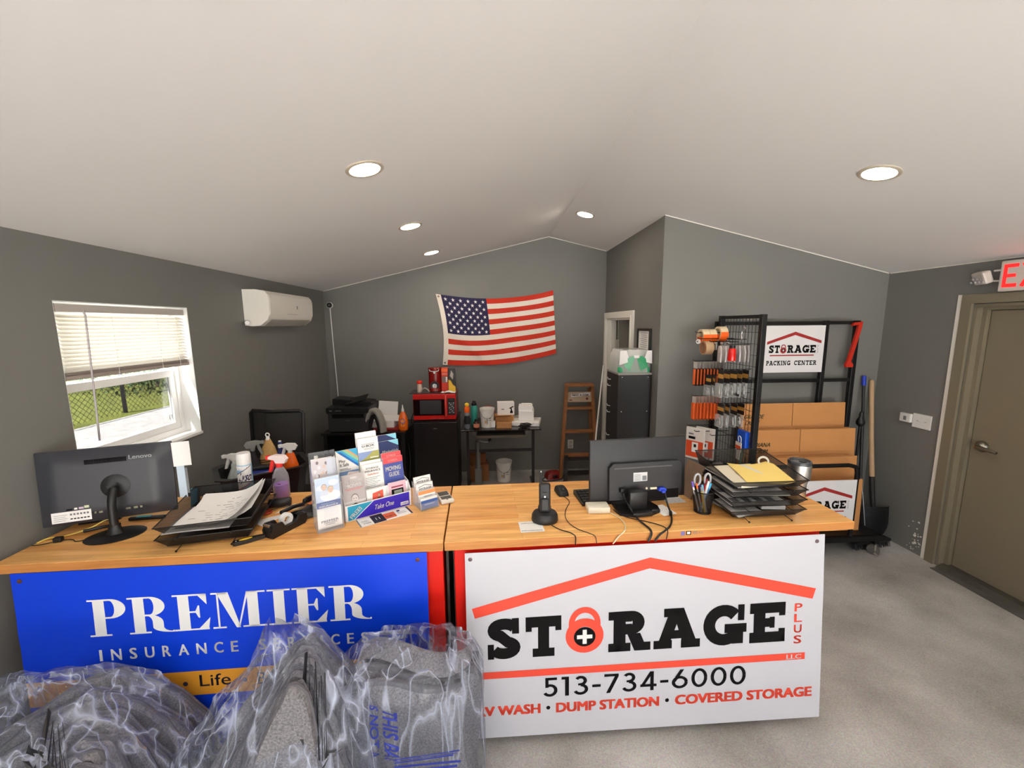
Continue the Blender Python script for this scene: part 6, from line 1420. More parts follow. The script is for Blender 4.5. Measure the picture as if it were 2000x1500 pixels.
# tape rolls on the top hooks, axis along the hook
TAPEC = mat('cream tape', (226,206,170), .35); TAN = mat('tan tape', (196,164,128), .35)
def tape_roll(label, x, y, z, r=.054, w=.052, bot=ORANGE):
    t = place('tape_roll', label, 'tape', x, y, z, 'packing tape rolls on the wire grid')
    b = MB(); b.lathe([(r*.72,-w/2),(r,-w/2),(r,w/2),(r*.72,w/2),(r*.72,-w/2)], (0,0,0), 26, V3((1,0,0))); b.build('roll', TAPEC if bot else TAN, t, 40)
    if bot:
        b = MB(); n = 12
        for k in range(n):
            a0 = PI-.25+(PI+.5)*k/n; a1 = PI-.25+(PI+.5)*(k+1)/n; R_ = r+.0015
            b.poly([(-w/2-.001,R_*math.cos(a0),R_*math.sin(a0)),(w/2+.001,R_*math.cos(a0),R_*math.sin(a0)),(w/2+.001,R_*math.cos(a1),R_*math.sin(a1)),(-w/2-.001,R_*math.cos(a1),R_*math.sin(a1))])
        b.prism([(-.042,-.006),(.042,-.006),(.034,-.038),(0,-.052),(-.034,-.038)], (-w/2-.001,0,0), (0,1,0), (0,0,1), (-1,0,0), .0015); b.build('label', bot, t)
    else:
        b = MB(); b.lathe([(r*.5,0),(r*.86,0),(r*.86,.002),(r*.5,.002)], (-w/2-.001,0,0), 20, V3((-1,0,0))); b.build('label', mat('brown label', (160,100,64), .5), t)
tape_roll('cream and orange tape roll nearest the hook tips, top of wire grid', 1.655, 3.09, 1.738)
tape_roll('second cream and orange tape roll on the top left hook', 1.710, 3.09, 1.738)
tape_roll('cream and orange tape roll set higher and to the right on the grid', 1.775, 3.06, 1.756, .056, .056)
tape_roll('clear brown tape roll hanging below the orange-labelled rolls', 1.655, 3.03, 1.652, .052, .06, None)
t = place('small_roll', 'tiny white round tag on the leftmost hook tip of the grid', 'tag', 1.585, 3.03, 1.70)
b = MB(); b.lathe([(0,-.004),(.018,-.004),(.018,.004),(0,.004)], (0,0,0), 18, V3((1,.4,0))); b.build('disc', WHITE, t, 40)
b = MB(); b.lathe([(0,0),(.004,0),(.004,.006),(0,.006)], (-.004,0,.0), 8, V3((-1,-.4,0))); b.build('hole', INK, t)
# hanging cards: blister packs facing the hook tips
def pack(name, label, x, y, z, w, h, card, bulge, group, top=None, bw=.5, bh=.62, depth=.012, rz=0.0, cat='package'):
    """card w wide (along y), h high, hanging at its top edge from the hook"""
    t = place(name, label, cat, x, y, z, group, rz)
    b = MB(); b.bx(-.0006,.0006,-w/2,w/2,-h,.006); b.build('card', card, t)
    if bulge:
        b = MB(); b.bx(-depth,-.0007,-w*bw/2,w*bw/2,-h*.95,-h*.95+h*bh, bevel=.002, seg=1); b.build('blister', bulge, t)
    if top:
        b = MB(); b.bx(-.0014,-.0006,-w/2+.001,w/2-.001,-h*.26,.004); b.build('header', top, t)
    return t
KN = mat('knife orange', (240,104,36), .4); GRYC = mat('grey white card', (206,202,196), .5); BLK2 = mat('black card', (36,34,36), .5)
ORC = mat('orange card', (226,110,50), .5)
pos_w = ['tip of the hook','second from the tip','third from the tip','fourth from the tip','fifth from the tip','sixth from the tip','seventh from the tip','eighth from the tip','last against the grid']
for k in range(9): pack('knife_pack', 'carded orange knife, %s, upper knife row of the grid' % pos_w[k], 1.612+.026*k, 3.10, 1.535, .062, .185, BLK2, KN, 'orange knives in the upper row', GRYC, .30, .66, .014)
for k in range(8): pack('scraper_pack', 'orange carded pack, %s, lower orange row of the grid' % pos_w[k if k < 7 else 8], 1.612+.028*k, 3.09, 1.262, .062, .185, ORC, KN, 'orange packs in the lower row', GRYC, .55, .70, .014)
SILV = mat('silver lock', (196,196,194), .28, .85); BLI = see_through('blister plastic', (216,222,224), .16, .1, .5)
def lock_pack(label, x, y, z, group, h=.19, w=.075, card=True, keys=False):
    t = place('padlock_pack', label, 'padlock', x, y, z, group, random.uniform(-.25,.25))
    b = MB(); b.bx(-.0006,.0006,-w/2,w/2,-h*.45,.006); b.build('card', BLK2, t)
    b = MB(); b.bx(-.0014,-.0006,-w/2+.003,w/2-.003,-h*.28,-h*.12); b.build('label', mat('amber label', (206,150,66), .5), t)
    b = MB(); b.bx(-.018,.0,-w/2,w/2,-h,-h*.46, bevel=.003, seg=1); b.build('blister', BLI, t)
    b = MB(); b.box((-.009,.0,-h*.84), (.014,.034,.030), bevel=.003, seg=1); b.tube([(-.009,-.011,-h*.78),(-.009,-.011,-h*.66),(-.009,-.006,-h*.60),(-.009,.006,-h*.60),(-.009,.011,-h*.66),(-.009,.011,-h*.78)], .0032, 6); b.build('padlock', SILV, t, 50)
random.seed(11)
ordn = ['first','second','third','fourth','fifth','sixth']
for k in range(5): lock_pack('%s silver padlock blister from the left, right part of the upper lock row' % ordn[k], 1.645+.045*k, 2.80, 1.50, 'padlocks in the upper row')
for k in range(4): lock_pack('%s silver padlock blister from the left, beside the lower orange packs' % ordn[k], 1.66+.05*k, 2.80, 1.257, 'padlocks in the lower row', .165)
for k in range(5): lock_pack('%s padlock blister from the left, hanging under the upper orange knives' % ordn[k], 1.635+.042*k, 2.94, 1.447, 'padlocks below the upper knives', .15, .06)
# clear bags and small hardware beside the tapes
SIL2 = mat('bright silver', (216,216,214), .2, .9)
for k, (x, y, z) in enumerate(((1.70,2.985,1.69),(1.745,2.985,1.685),(1.79,2.98,1.69))):
    t = place('hasp_pack', ('left','middle','right')[k]+' one of three silver hasps hanging below the tape rolls', 'hardware', x, y, z, 'silver hasps below the tape')
    b = MB(); b.box((0,0,-.03), (.016,.03,.05), bevel=.004, seg=1); b.ball((0,0,.0), .014, 8); b.build('hasp', SIL2, t)
    b = MB(); b.box((0,.0,-.075), (.006,.03,.045), rot=(.2,0,0)); b.build('strap', SATIN, t)
for k in range(7):
    x = 1.655+.034*k
    t = place('bagged_item', ('leftmost','second','third','fourth','fifth','sixth','rightmost')[k]+' clear bag in the row under the red light on the grid', 'bag', x, 2.86, 1.675, 'clear bags on the grid', -.3+.1*(k%3))
    b = MB(); b.prism([(-.04,-.115),(.04,-.115),(.044,-.04),(.025,.0),(-.025,.0),(-.044,-.05)], (0,0,0), (0,1,0), (0,0,1), (1,0,0), .010); b.build('bag', see_through('cloudy bag', (226,222,222), .45, .2, .5), t)
    b = MB(); b.box((.004,.0,-.07), (.006,.03,.07), rot=(.15,0,0)); b.build('contents', [mat('dark red stripe', (150,50,50), .5), SATIN, GRYC][k % 3], t)
t = place('warning_light', 'red translucent warning light hanging in front of the clear bags', 'light', 1.715, 2.80, 1.66)
b = MB(); b.lathe([(0,-.09),(.026,-.088),(.028,-.07),(.024,-.01),(.02,.0),(0,.002)], (0,0,0), 18); b.build('lens_body', mat('red lens', (206,24,16), .15), t, 50)
b = MB(); b.lathe([(.021,.0),(.02,.022),(0,.024)], (0,0,0), 14); b.build('cap', BLACK, t, 50)
t = place('chrome_hook', 'chrome double hook hanging alone on the upper right of the grid', 'hook', 1.80, 2.83, 1.80)
b = MB(); b.tube([(0,0,-.08),(.0,.01,-.04),(0,.0,.0),(0,-.02,.012),(0,-.035,-.005)], .004, 6, smooth=2); b.build('wire', CHROME, t, 60)
# large white and orange packs low on the grid
for k, (x, lbl) in enumerate(((1.615,'large white and orange boxed pack at the tip of the low hook'), (1.695,'large white and orange boxed pack behind the first, nearer the grid'))):
    t = place('carded_pack', lbl, 'package', x, 3.05, 1.0, 'large white and orange packs', .62)
    b = MB(); b.bx(-.004,.016,-.075,.075,-.235,.02, bevel=.006); b.build('card', mat('glossy white card', (226,222,216), .3), t)
    b = MB(); b.bx(-.0062,-.0045,-.068,.068,-.215,-.085); b.build('print_panel', mat('red orange print', (216,78,40), .4), t)
    P = Print(frame((-.0064,.07,-.235), (0,-1,0), (0,0,1), (-1,0,0))); P.rect(.05,.06,.10,.14, PAPER).rect(.02,.165,.075,.185, INK).rect(.02,.20,.06,.21, GREYINK).up().rect(.065,.10,.085,.125, INK); P.build('print', t)
t = place('key_tag', 'white and orange carded item with a wire loop, low right of the grid', 'package', 1.80, 2.78, .995)
b = MB(); b.bx(-.002,.002,-.034,.034,-.085,-.015); b.bx(-.002,.002,-.020,.020,-.145,-.085); b.build('card', mat('glossy white card', (226,222,216), .3), t)
b = MB(); b.bx(-.0035,-.0022,-.030,.030,-.068,-.040); b.build('label', mat('red orange print', (216,78,40), .4), t)
b = MB(); b.tube([(0,-.024,-.02),(0,-.028,.02),(0,-.005,.036),(0,.012,.02),(0,.0,-.01)], .003, 6, smooth=2); b.build('wire_loop', WHITE, t, 60)
t = place('plastic_grip', 'bright blue plastic grip behind the white tag, low on the grid', 'handle', 1.848, 2.80, .93)
b = MB(); b.bx(-.02,.015,-.05,.05,.0,.13, bevel=.006); b.build('grip', mat('bright blue plastic', (10,84,214), .35), t)
b = MB(); b.cyl((0,0,.0),(-.02,.03,-.40), .010, seg=8); b.build('shaft', mat('green grey shaft', (96,120,100), .5), t, 50)
for k, y in enumerate((2.86, 2.94, 3.02)):
    t = place('tape_roll', ('right','middle','left')[k]+' one of three pale rolls low behind the right letter trays', 'tape', 1.80, y, .70, 'pale rolls low on the grid')
    b = MB(); b.lathe([(.022,-.03),(.042,-.03),(.042,.03),(.022,.03),(.022,-.03)], (0,0,0), 20, V3((1,0,0))); b.build('roll', mat('pale roll', (222,206,196), .4), t, 40)
# ------------------------------------------------------------------ signs
def storage_print(P, w, h, red, black=INK):
    P.poly([(.04*w,.66*h),(.04*w,.60*h),(.50*w,.80*h),(.50*w,.87*h)], red).poly([(.50*w,.87*h),(.50*w,.80*h),(.95*w,.62*h),(.95*w,.68*h)], red)
    glyph_row(P, 'ST', .08*w,.42*h,.26*w,.585*h, black, slab, .13, w=.27); glyph_row(P, 'RAGE', .385*w,.42*h,.865*w,.585*h, black, slab, .085, w=.27)
    P.ring(.32*w,.475*h,.052*w,.026*w, red, 20, sy=.95).ring(.32*w,.545*h,.040*w,.026*w, red, 16, 0, PI, 1.1).rect(.28*w,.50*h,.294*w,.545*h, red).rect(.346*w,.50*h,.36*w,.545*h, red).up().disc(.32*w,.475*h,.028*w,.026*w, black, 14).up().rect(.305*w,.468*h,.335*w,.482*h, PAPER).rect(.315*w,.452*h,.325*w,.498*h, PAPER)
    for k, ch in enumerate('PLUS'): P.text(ch, .89*w,.545*h-.042*h*k,.908*w,.578*h-.042*h*k, GREYINK)
    P.rect(.10*w,.355*h,.84*w,.380*h, red)
DRED = mat('sign dark red', (166,40,40), .5)
def rack_sign(name, label, x0, x1, y, z0, z1):
    t = thing(name, label, 'sign', (x0, y, z0)); w, h = x1-x0, z1-z0
    b = MB(); b.bx(0,w,0,.006,0,h); b.build('panel', mat('sign white', (226,226,228), .45), t)
    P = Print(frame((0,0,0), (1,0,0), (0,0,1), (0,-1,0))); storage_print(P, w, h, DRED); P.build('print', t)
    P = Print(frame((0,0,0), (1,0,0), (0,0,1), (0,-1,0))); glyph_row(P, 'PACKING', .05*w,.155*h,.46*w,.255*h, INK, lambda c, **k: slab(c, **k), .10, w=.235)
    glyph_row(P, 'CENTER', .52*w,.155*h,.90*w,.255*h, INK, lambda c, **k: slab(c, **k), .10, w=.235); P.build('lettering', t)
    return t
rack_sign('packing_sign', 'white packing center sign bolted high in the rack frame', 2.262, 2.775, yk-.026, 1.425, 1.812)
rack_sign('packing_sign', 'white storage sign low on the front rail, partly behind the counter', 2.285, 2.80, 2.836, .245, .640)
# ------------------------------------------------------------------ flattened boxes in tiers
BOX = mat('carton kraft', (206,146,88), .85, var=.07, scale=8); BOXE = mat('carton edge', (150,100,58), .9)
def flat_box(label, x0, x1, y, z1, lean, text=None, z0=.175, group='flattened cartons in the rack', flap=.0):
    h = z1-z0
    t = thing('flattened_carton', label, 'cardboard box', (x0, y, z0), group=group, rot=(-lean,0,0)); w = x1-x0
    b = MB(); b.bx(0,w,0,.008,0,h-.19)
    b.build('board', BOX, t)
    for a, c in ((0, w*.487), (w*.493, w)):
        b = MB(); b.prism([(a,h-.189),(c,h-.189),(c-.004*(c==w),h),(a,h)], (0,.0,0), (1,0,0), (0,0,1), (0,1,0), .007); b.X = Matrix.Identity(4)
        f = b.build('flap', BOX, t)
    if text:
        P = Print(frame((0,0,0), (1,0,0), (0,0,1), (0,-1,0)))
        OLV = mat('olive print', (86,80,46), .7)
        for s, a0, a1, b0, b1 in text: P.text(s, a0, h+b0, a1, h+b1, OLV, .03, .3)
        P.build('print', t)
    return t
tiers = [(3.165, 1.172, 2.08, 2.985, 3, [('GRANDE', .02, .19, -.125, -.09), ('LARGE', .035, .155, -.178, -.143)], 'back row, large'),
         (3.085, .970, 2.08, 3.015, 4, [('MEDIANA', .015, .205, -.14, -.105), ('MEDIUM', .03, .18, -.195, -.16)], 'middle row, medium'),
         (3.000, .765, 2.08, 2.965, 4, [('PEQUENA', .12, .29, -.12, -.09), ('SMALL', .14, .25, -.17, -.14)], 'front row, small')]
bk_ = ['frontmost','second','third','fourth']
for yy, zt, x0, x1, n, tx, nm in tiers:
    for k in range(n):
        flat_box('%s flattened brown carton of the %s size' % (bk_[k], nm), x0+.004*(k%2), x1-.006*k, yy+.013*k, zt-.004*(k%3), .045, tx if k == 0 else None)
flat_box('flattened brown carton standing lowest behind the lower sign', 2.08, 2.95, 2.93, .60, .02, None)
# ------------------------------------------------------------------ red tool, poles, shovel, broom
t = thing('strapping_tool', 'red hooked plastic bar hanging on the right post of the rack', 'tool', (3.02, 3.235, 1.65))
b = MB(); b.prism([(.028,.185),(.060,.19),(.056,.14),(-.005,-.14),(.016,-.165),(.014,-.188),(-.045,-.188),(-.05,-.165),(-.034,-.135),(.022,.12)], (0,0,0), (1,0,0), (0,0,1), (0,1,0), .02); b.build('bar', mat('dull red plastic', (196,44,26), .4), t)
b = MB(); b.prism([(-.03,.155),(.03,.165),(.03,.185),(-.015,.182)], (0,-.002,0), (1,0,0), (0,0,1), (0,1,0), .02); b.build('hook', mat('dull red plastic', (196,44,26), .4), t)
def leaning(p0, p1): return [V3(p0), V3(p1)]
t = thing('extension_pole', 'black extension pole with blue ends leaning in the right corner', 'pole', (3.13, 3.10, 0))
a, c = V3((0,0,0)), V3((.10,.225,1.375))
b = MB(); b.cyl(a+(c-a)*.03, a+(c-a)*.94, .012, seg=10); b.build('tube', BLACK, t, 50)
b = MB(); b.cyl(a+(c-a)*.94, c, .017, .015, 12); b.build('grip', mat('blue grip', (30,60,190), .4), t, 50)
b = MB(); b.cyl(a, a+(c-a)*.04, .018, seg=10); b.build('foot', mat('blue grip', (30,60,190), .4), t, 50)
cable('steel_rod', mat('bare steel', (150,152,156), .3, .9), 'thin bare steel rod leaning between the pole and the rack', [(3.105,3.0,.005),(3.15,3.12,.35),(3.18,3.25,.72)], .004, 'rod', 0)
t = thing('shovel', 'round shovel with pale wooden handle leaning in the right corner', 'shovel', (3.255, 3.12, 0))
b = MB(); b.tube([(.055,.21,1.325),(.03,.12,.80),(.015,.06,.50)], [.017,.018,.019], 12); b.ball((.055,.21,1.325), .017, 10); b.build('handle', mat('ash handle', (190,158,122), .6, var=.15, scale=20), t, 60)
b = MB(); b.tube([(.016,.064,.52),(.008,.04,.40),(-.012,.0,.30),(-.02,-.015,.27)], [.021,.021,.018,.012], 10); b.build('socket', mat('scuffed black steel', (44,44,44), .6, .4, var=.8, scale=60), t, 60)
b = MB(); 
def blade(i, j):
    w = .115*(1-.0*j)*(1 if j < .45 else math.sqrt(max(0,1-((j-.45)/.56)**2)))
    x = (2*i-1)*w; return V3((x+.005, -.02-.03*(1-(2*i-1)**2)+.05*j*0-.02*j, .285-.27*j+.012*(1-abs(2*i-1))*(1-j)))
b.grid(blade, 14, 14); b.build('blade', mat('dark shovel steel', (40,41,43), .5, .6, var=.5, scale=25), t, 60)
t = thing('push_broom', 'black push broom head lying on the floor under the rack end', 'broom', (3.10, 2.97, 0), rz=.12)
b = MB(); b.box((0,0,.058), (.36,.06,.025), bevel=.006); b.build('block', BLACK, t)
b = MB(); rnd = random.Random(2)
for k in range(60):
    for j in range(3):
        x, y = -.17+.34*k/59, -.02+.02*j; b.cyl((x,y,.05),(x+rnd.uniform(-.01,.01),y-.008+rnd.uniform(-.008,.004),.002), .0022, .0015, 4)
tag(b.build('bristles', SATIN, t), kind='stuff')
b = MB(); b.cyl((0,.0,.07),(-.5,.10,.105), .011, seg=8); b.build('handle', BLACK, t, 50)
t = thing('black_nozzle', 'small black nozzle-topped wand standing behind the cartons at right', 'wand', (3.125, 3.20, 0))
b = MB(); b.cyl((0,0,0),(0,0,.98), .010, seg=8); b.build('wand', BLACK, t, 50)
b = MB(); b.lathe([(.012,.96),(.030,.98),(.032,1.0),(.026,1.02),(.014,1.045),(.016,1.06),(.012,1.085),(0,1.09)], (0,0,0), 14); b.build('nozzle', BLACK, t, 50)
# ================================================================== RIGHT WALL FITTINGS
t = thing('thermostat', 'small white thermostat on the right wall beside the switch plate', 'thermostat', (XR, 3.048, 1.07))
b = MB(); b.box((-.012,0,0), (.024,.086,.072), bevel=.005); b.build('body', WHITE, t)
b = MB(); b.bx(-.0255,-.024,-.012,.010,-.02,.012); b.build('slot', GREYINK, t)
t = thing('switch_plate', 'white double blank switch plate on the right wall left of the door', 'switch', (XR, 2.932, 1.062))
b = MB(); b.box((-.004,0,0), (.008,.138,.112), bevel=.003); b.build('plate', WHITE, t)
for y in (-.03,.03):
    b = MB(); b.box((-.0085,y,0), (.003,.012,.003)); b.build('screw', GREYINK, t)
t = thing('exit_sign', 'white exit sign with glowing red letters and lamp head above grey door', 'exit sign', (XR, 2.36, 2.12))
b = MB(); b.bx(-.055,-.001,-.21,.185,-.095,.098, bevel=.006); b.build('housing', mat('exit housing', (216,208,200), .4), t)
EX = mat('lit red letter', (255,40,40), .5, emit=(255,24,24), estr=1.6)
P = Print(frame((-.055,.165,-.07), (0,-1,0), (0,0,1), (-1,0,0)), .001); x = 0
P.rect(0,0,.020,.145, EX).rect(.02,0,.075,.022, EX).rect(.02,.062,.066,.083, EX).rect(.02,.123,.075,.145, EX)
P.line([(.10,0),(.165,.145)], .022, EX).line([(.165,0),(.10,.145)], .022, EX).rect(.19,0,.212,.145, EX).rect(.235,.123,.315,.145, EX).rect(.264,0,.286,.123, EX); P.build('letters', t)
for s in (1, -1):
    b = MB(); b.tube([(-.03,s*.19,.045),(-.03,s*.235,.045)], .006, 6); b.tube([(-.03,s*.19,-.025),(-.03,s*.235,-.02)], .006, 6); b.build('arm', WHITE, t)
    b = MB(); b.box((-.045,s*.285,.005), (.05,.105,.085), rot=(0,-.35,-.35*s), bevel=.012); lh = b.build('lamp_head', mat('lamp housing', (206,200,192), .4), t)
    b = MB()
    for i in range(4):
        for j in range(3): b.box((-.073+.008*(j-1),s*(.255+.022*i)-.004*s,-.018+.022*j-.008), (.006,.016,.016), rot=(0,-.35,-.35*s), bevel=.003, seg=1)
    b.build('lens', mat('lens grey', (190,192,200), .15), lh)
# ================================================================== BAGGED MOVING BLANKETS BEFORE THE COUNTER
from mathutils import noise as MN
def felt():
    m = bpy.data.materials.new('grey felt blanket'); m.use_nodes = True; nt = m.node_tree; p = nt.nodes['Principled BSDF']
    tc = nt.nodes.new('ShaderNodeTexCoord'); n = nt.nodes.new('ShaderNodeTexNoise'); n.inputs['Scale'].default_value = 150; n.inputs['Detail'].default_value = 6; n.inputs['Roughness'].default_value = .8
    nt.links.new(tc.outputs['Object'], n.inputs['Vector']); r = nt.nodes.new('ShaderNodeValToRGB')
    e = r.color_ramp.elements; e[0].position = .32; e[0].color = rgb(74,72,78); e[1].position = .68; e[1].color = rgb(160,157,161)
    nt.links.new(n.outputs['Fac'], r.inputs['Fac']); nt.links.new(r.outputs['Color'], p.inputs['Base Color']); p.inputs['Roughness'].default_value = .95
    b = nt.nodes.new('ShaderNodeBump'); b.inputs['Strength'].default_value = .5; b.inputs['Distance'].default_value = .004; nt.links.new(n.outputs['Fac'], b.inputs['Height']); nt.links.new(b.outputs['Normal'], p.inputs['Normal'])
    return m
FELT = felt()
def film_mat():
    """thin clear film: mostly see-through, a faint milky body, sharp reflections and painted white streaks on its wrinkles"""
    m = bpy.data.materials.new('clear bag film'); m.use_nodes = True; nt = m.node_tree; out = nt.nodes['Material Output']; nt.nodes.remove(nt.nodes['Principled BSDF'])
    tc = nt.nodes.new('ShaderNodeTexCoord')
    def noise(scale, rot, sc, det, dist=0.0):
        mp = nt.nodes.new('ShaderNodeMapping'); mp.inputs['Rotation'].default_value = rot; mp.inputs['Scale'].default_value = sc; nt.links.new(tc.outputs['Object'], mp.inputs[0])
        n = nt.nodes.new('ShaderNodeTexNoise'); n.inputs['Scale'].default_value = scale; n.inputs['Detail'].default_value = det; n.inputs['Distortion'].default_value = dist; nt.links.new(mp.outputs[0], n.inputs['Vector']); return n.outputs['Fac']
    def M_(op, a, b_=None, c=None):
        q = nt.nodes.new('ShaderNodeMath'); q.operation = op
        for k, x in enumerate((a, b_, c)):
            if x is None: continue
            if isinstance(x, (int, float)): q.inputs[k].default_value = x
            else: nt.links.new(x, q.inputs[k])
        return q.outputs[0]
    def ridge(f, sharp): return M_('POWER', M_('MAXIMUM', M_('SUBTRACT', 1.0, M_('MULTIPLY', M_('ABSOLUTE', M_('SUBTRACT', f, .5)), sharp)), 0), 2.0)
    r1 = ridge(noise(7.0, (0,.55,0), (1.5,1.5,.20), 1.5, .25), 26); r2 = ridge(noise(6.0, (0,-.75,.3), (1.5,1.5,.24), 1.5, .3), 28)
    fine = noise(22, (0,.2,0), (1,1,.6), 4, .6)
    hs = M_('ADD', M_('MULTIPLY', M_('ADD', r1, r2), .55), fine)
    b = nt.nodes.new('ShaderNodeBump'); b.inputs['Strength'].default_value = 1.0; b.inputs['Distance'].default_value = .022; nt.links.new(hs, b.inputs['Height'])
    t = nt.nodes.new('ShaderNodeBsdfTransparent'); t.inputs[0].default_value = (.95,.965,1,1)
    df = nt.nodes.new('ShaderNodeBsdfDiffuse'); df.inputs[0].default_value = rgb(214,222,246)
    gl = nt.nodes.new('ShaderNodeBsdfGlossy'); gl.inputs['Roughness'].default_value = .09; nt.links.new(b.outputs['Normal'], gl.inputs['Normal'])
    lw = nt.nodes.new('ShaderNodeLayerWeight'); lw.inputs['Blend'].default_value = .30; nt.links.new(b.outputs['Normal'], lw.inputs['Normal'])
    m1 = nt.nodes.new('ShaderNodeMixShader'); nt.links.new(M_('MULTIPLY_ADD', M_('ADD', r1, r2), .36, .05), m1.inputs[0]); nt.links.new(t.outputs[0], m1.inputs[1]); nt.links.new(df.outputs[0], m1.inputs[2])  # folds turn milky; their white streaks also paint in highlights
    m2 = nt.nodes.new('ShaderNodeMixShader'); nt.links.new(M_('MULTIPLY_ADD', lw.outputs['Fresnel'], .36, .02), m2.inputs[0]); nt.links.new(m1.outputs[0], m2.inputs[1]); nt.links.new(gl.outputs[0], m2.inputs[2])
    nt.links.new(m2.outputs[0], out.inputs[0])
    return m
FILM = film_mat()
def blanket(root, label, p0, p1, depth, th, seed, group, bend=.02, yoff=0.0, folds=2):
    """folded quilt as a thick wavy slab from foot p0 to top p1 (x,z), running along y"""
    r = random.Random(seed)
    p0, p1 = V3((p0[0],0,p0[1])), V3((p1[0],0,p1[1])); d = (p1-p0).normalized(); nrm = V3((-d.z,0,d.x)); L = (p1-p0).length
    t = thing('moving_blanket', label, 'blanket', (root[0]+p0.x, root[1]+yoff, root[2]+p0.z), group=group)
    def pt(i, j, s):
        e = max(0, 1-abs(2*j-1)**6)**.5
        wob = bend*math.sin(3*i+seed)+.010*math.sin(9*i+5*j+seed*2)+.006*math.sin(21*j+seed)
        y = depth*(i-.5)+.012*math.sin(6*j+seed)
        top = min(1, (1-j)/.09); edge = min(1, min(i, 1-i)/.07); k = math.sqrt(max(0, 1-(1-top)**2))*math.sqrt(max(0.0, 1-(1-edge)**2))
        return d*(L*j+.012*math.sin(7*i+seed)*j)+nrm*(wob+s*th/2*(.35+.65*k))+V3((0,y,0))
    b = MB(); nu, nv = 16, 18
    A = [[b._v(pt(i/nu, j/nv, -1)) for i in range(nu+1)] for j in range(nv+1)]; B_ = [[b._v(pt(i/nu, j/nv, 1)) for i in range(nu+1)] for j in range(nv+1)]
    for j in range(nv):
        for i in range(nu): b.face([A[j][i],A[j+1][i],A[j+1][i+1],A[j][i+1]]); b.face([B_[j][i],B_[j][i+1],B_[j+1][i+1],B_[j+1][i]])
        for i in (0, nu): b.face([A[j][i],A[j+1][i],B_[j+1][i],B_[j][i]])
    for i in range(nu):
        for j in (0, nv): b.face([A[j][i],A[j][i+1],B_[j][i+1],B_[j][i]])
    b.build('quilt', FELT, t, 60)
    # stitched binding along the top fold
    b = MB(); b.tube([pt(i/12, .985, 0)+nrm*0 for i in range(13)], th*.33, 6); b.build('binding', mat('binding grey', (96,94,100), .9), t, 60)
    return t
def film(label, base, a, b_, prof, seed, amp=.018, nu=130, nv=64, name='plastic_bag', power=.6):
    """bag: prof(t) gives (dx, dy, z, scale) of the section at t"""
    def F(u, v, c=0.0):
        an = 2*PI*u; dx, dy, z, s = prof(v)
        cx_ = abs(math.cos(an))**power*math.copysign(1, math.cos(an)); cy_ = abs(math.sin(an))**power*math.copysign(1, math.sin(an))
        q = V3((math.cos(an)*2.2+seed, math.sin(an)*2.2, v*2.6))
        rg = abs(MN.noise(q*1.6))+.5*abs(MN.noise(q*3.7+V3((5,1,2))))
        st = MN.noise(V3((math.cos(an)*6+seed*3, math.sin(an)*6, v*1.2)))      # long vertical pleats
        k = 1-amp*4.5*(rg-.45)+amp*2.2*st*(.4+v)
        return V3((dx+(a*cx_*s)*k+math.cos(an)*c, dy+(b_*cy_*s)*k+math.sin(an)*c, z+.035*MN.noise(q*2.1+V3((9,9,9)))*min(1,4*v)))
    t = thing(name, label, 'plastic bag', base)
    b = MB()
    g = [[b._v(F(i/nu, j/nv)) for i in range(nu)] for j in range(nv+1)]
    for j in range(nv):
        for i in range(nu): b.face([g[j][i],g[j][(i+1) % nu],g[j+1][(i+1) % nu],g[j+1][i]])
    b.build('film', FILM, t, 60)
    return t, F
def lerp(v, tb):
    for (t0, p), (t1, q) in zip(tb, tb[1:]):
        if v <= t1:
            k = (v-t0)/(t1-t0); k = k*k*(3-2*k); return tuple(x+(y-x)*k for x, y in zip(p, q))
    return tb[-1][1]
def stack_blanket(root, label, y, z1, w, th, seed, group):
    """upright folded quilt facing the room: width along x"""
    t = blanket((root[0], root[1], root[2]), label, (0, 0), (.0001, z1), w, th, seed, group, .006)
    t.location = (root[0], y, root[2]); t.rotation_euler = (0, 0, -PI/2+random.Random(seed).uniform(-.04,.04))
    return t
# --- right bag: quilts standing upright, folded into a block
G3 = 'grey blankets in the right bag'
lab3 = ['front grey blanket standing upright in the right bag','second grey blanket from the front in the right bag','middle grey blanket in the right bag','grey blanket near the back of the right bag','rearmost grey blanket in the right bag against the sign']
zz = [.60,.62,.585,.60,.57]
for k in range(5): stack_blanket((-.325+.012*k, 0, .004), lab3[k], 1.268+.042*k, zz[k], .43-.01*(k%2), .042, 31+k, G3)
b = MB(); b.grid(lambda i, j: (.22*math.cos(PI*(1-i))*.95, .05*math.sin(7*i)+.10*(j-.5), .03+.05*math.sin(PI*i)*math.cos(PI*(j-.5))), 16, 8); b.grid(lambda i, j: (.21*math.cos(PI*(1-i))*.95, .08*(j-.5), .0), 8, 2)
solo(b, 'moving_blanket', FELT, 'rolled grey blanket crumpled across the top of the right bag', 'blanket', (-.29, 1.36, .605), group=G3, smooth=60)
def p3(v): return lerp(v, [(0,(0,0,.006,.93)),(.12,(0,0,.05,1.0)),(.55,(0,0,.40,1.0)),(.78,(0,.0,.60,.98)),(.90,(.01,.0,.665,.80)),(1,(.06,.02,.70,.30))])
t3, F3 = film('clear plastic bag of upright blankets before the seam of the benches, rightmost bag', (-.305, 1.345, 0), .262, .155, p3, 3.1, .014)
BLUEP = mat('blue film print', (36,52,150), .4)
def film_print(t, F, u0, v0, du, dv, fn, rot=0.0):
    """print on the film, a to the right and b upwards as seen from the room"""
    c_, s_ = math.cos(rot), math.sin(rot)
    P = Print(lambda a, b, c=0.0: F(u0+(a*c_-b*s_)*du, v0+(a*s_+b*c_)*dv, .004+c)); fn(P); P.build('print', t)
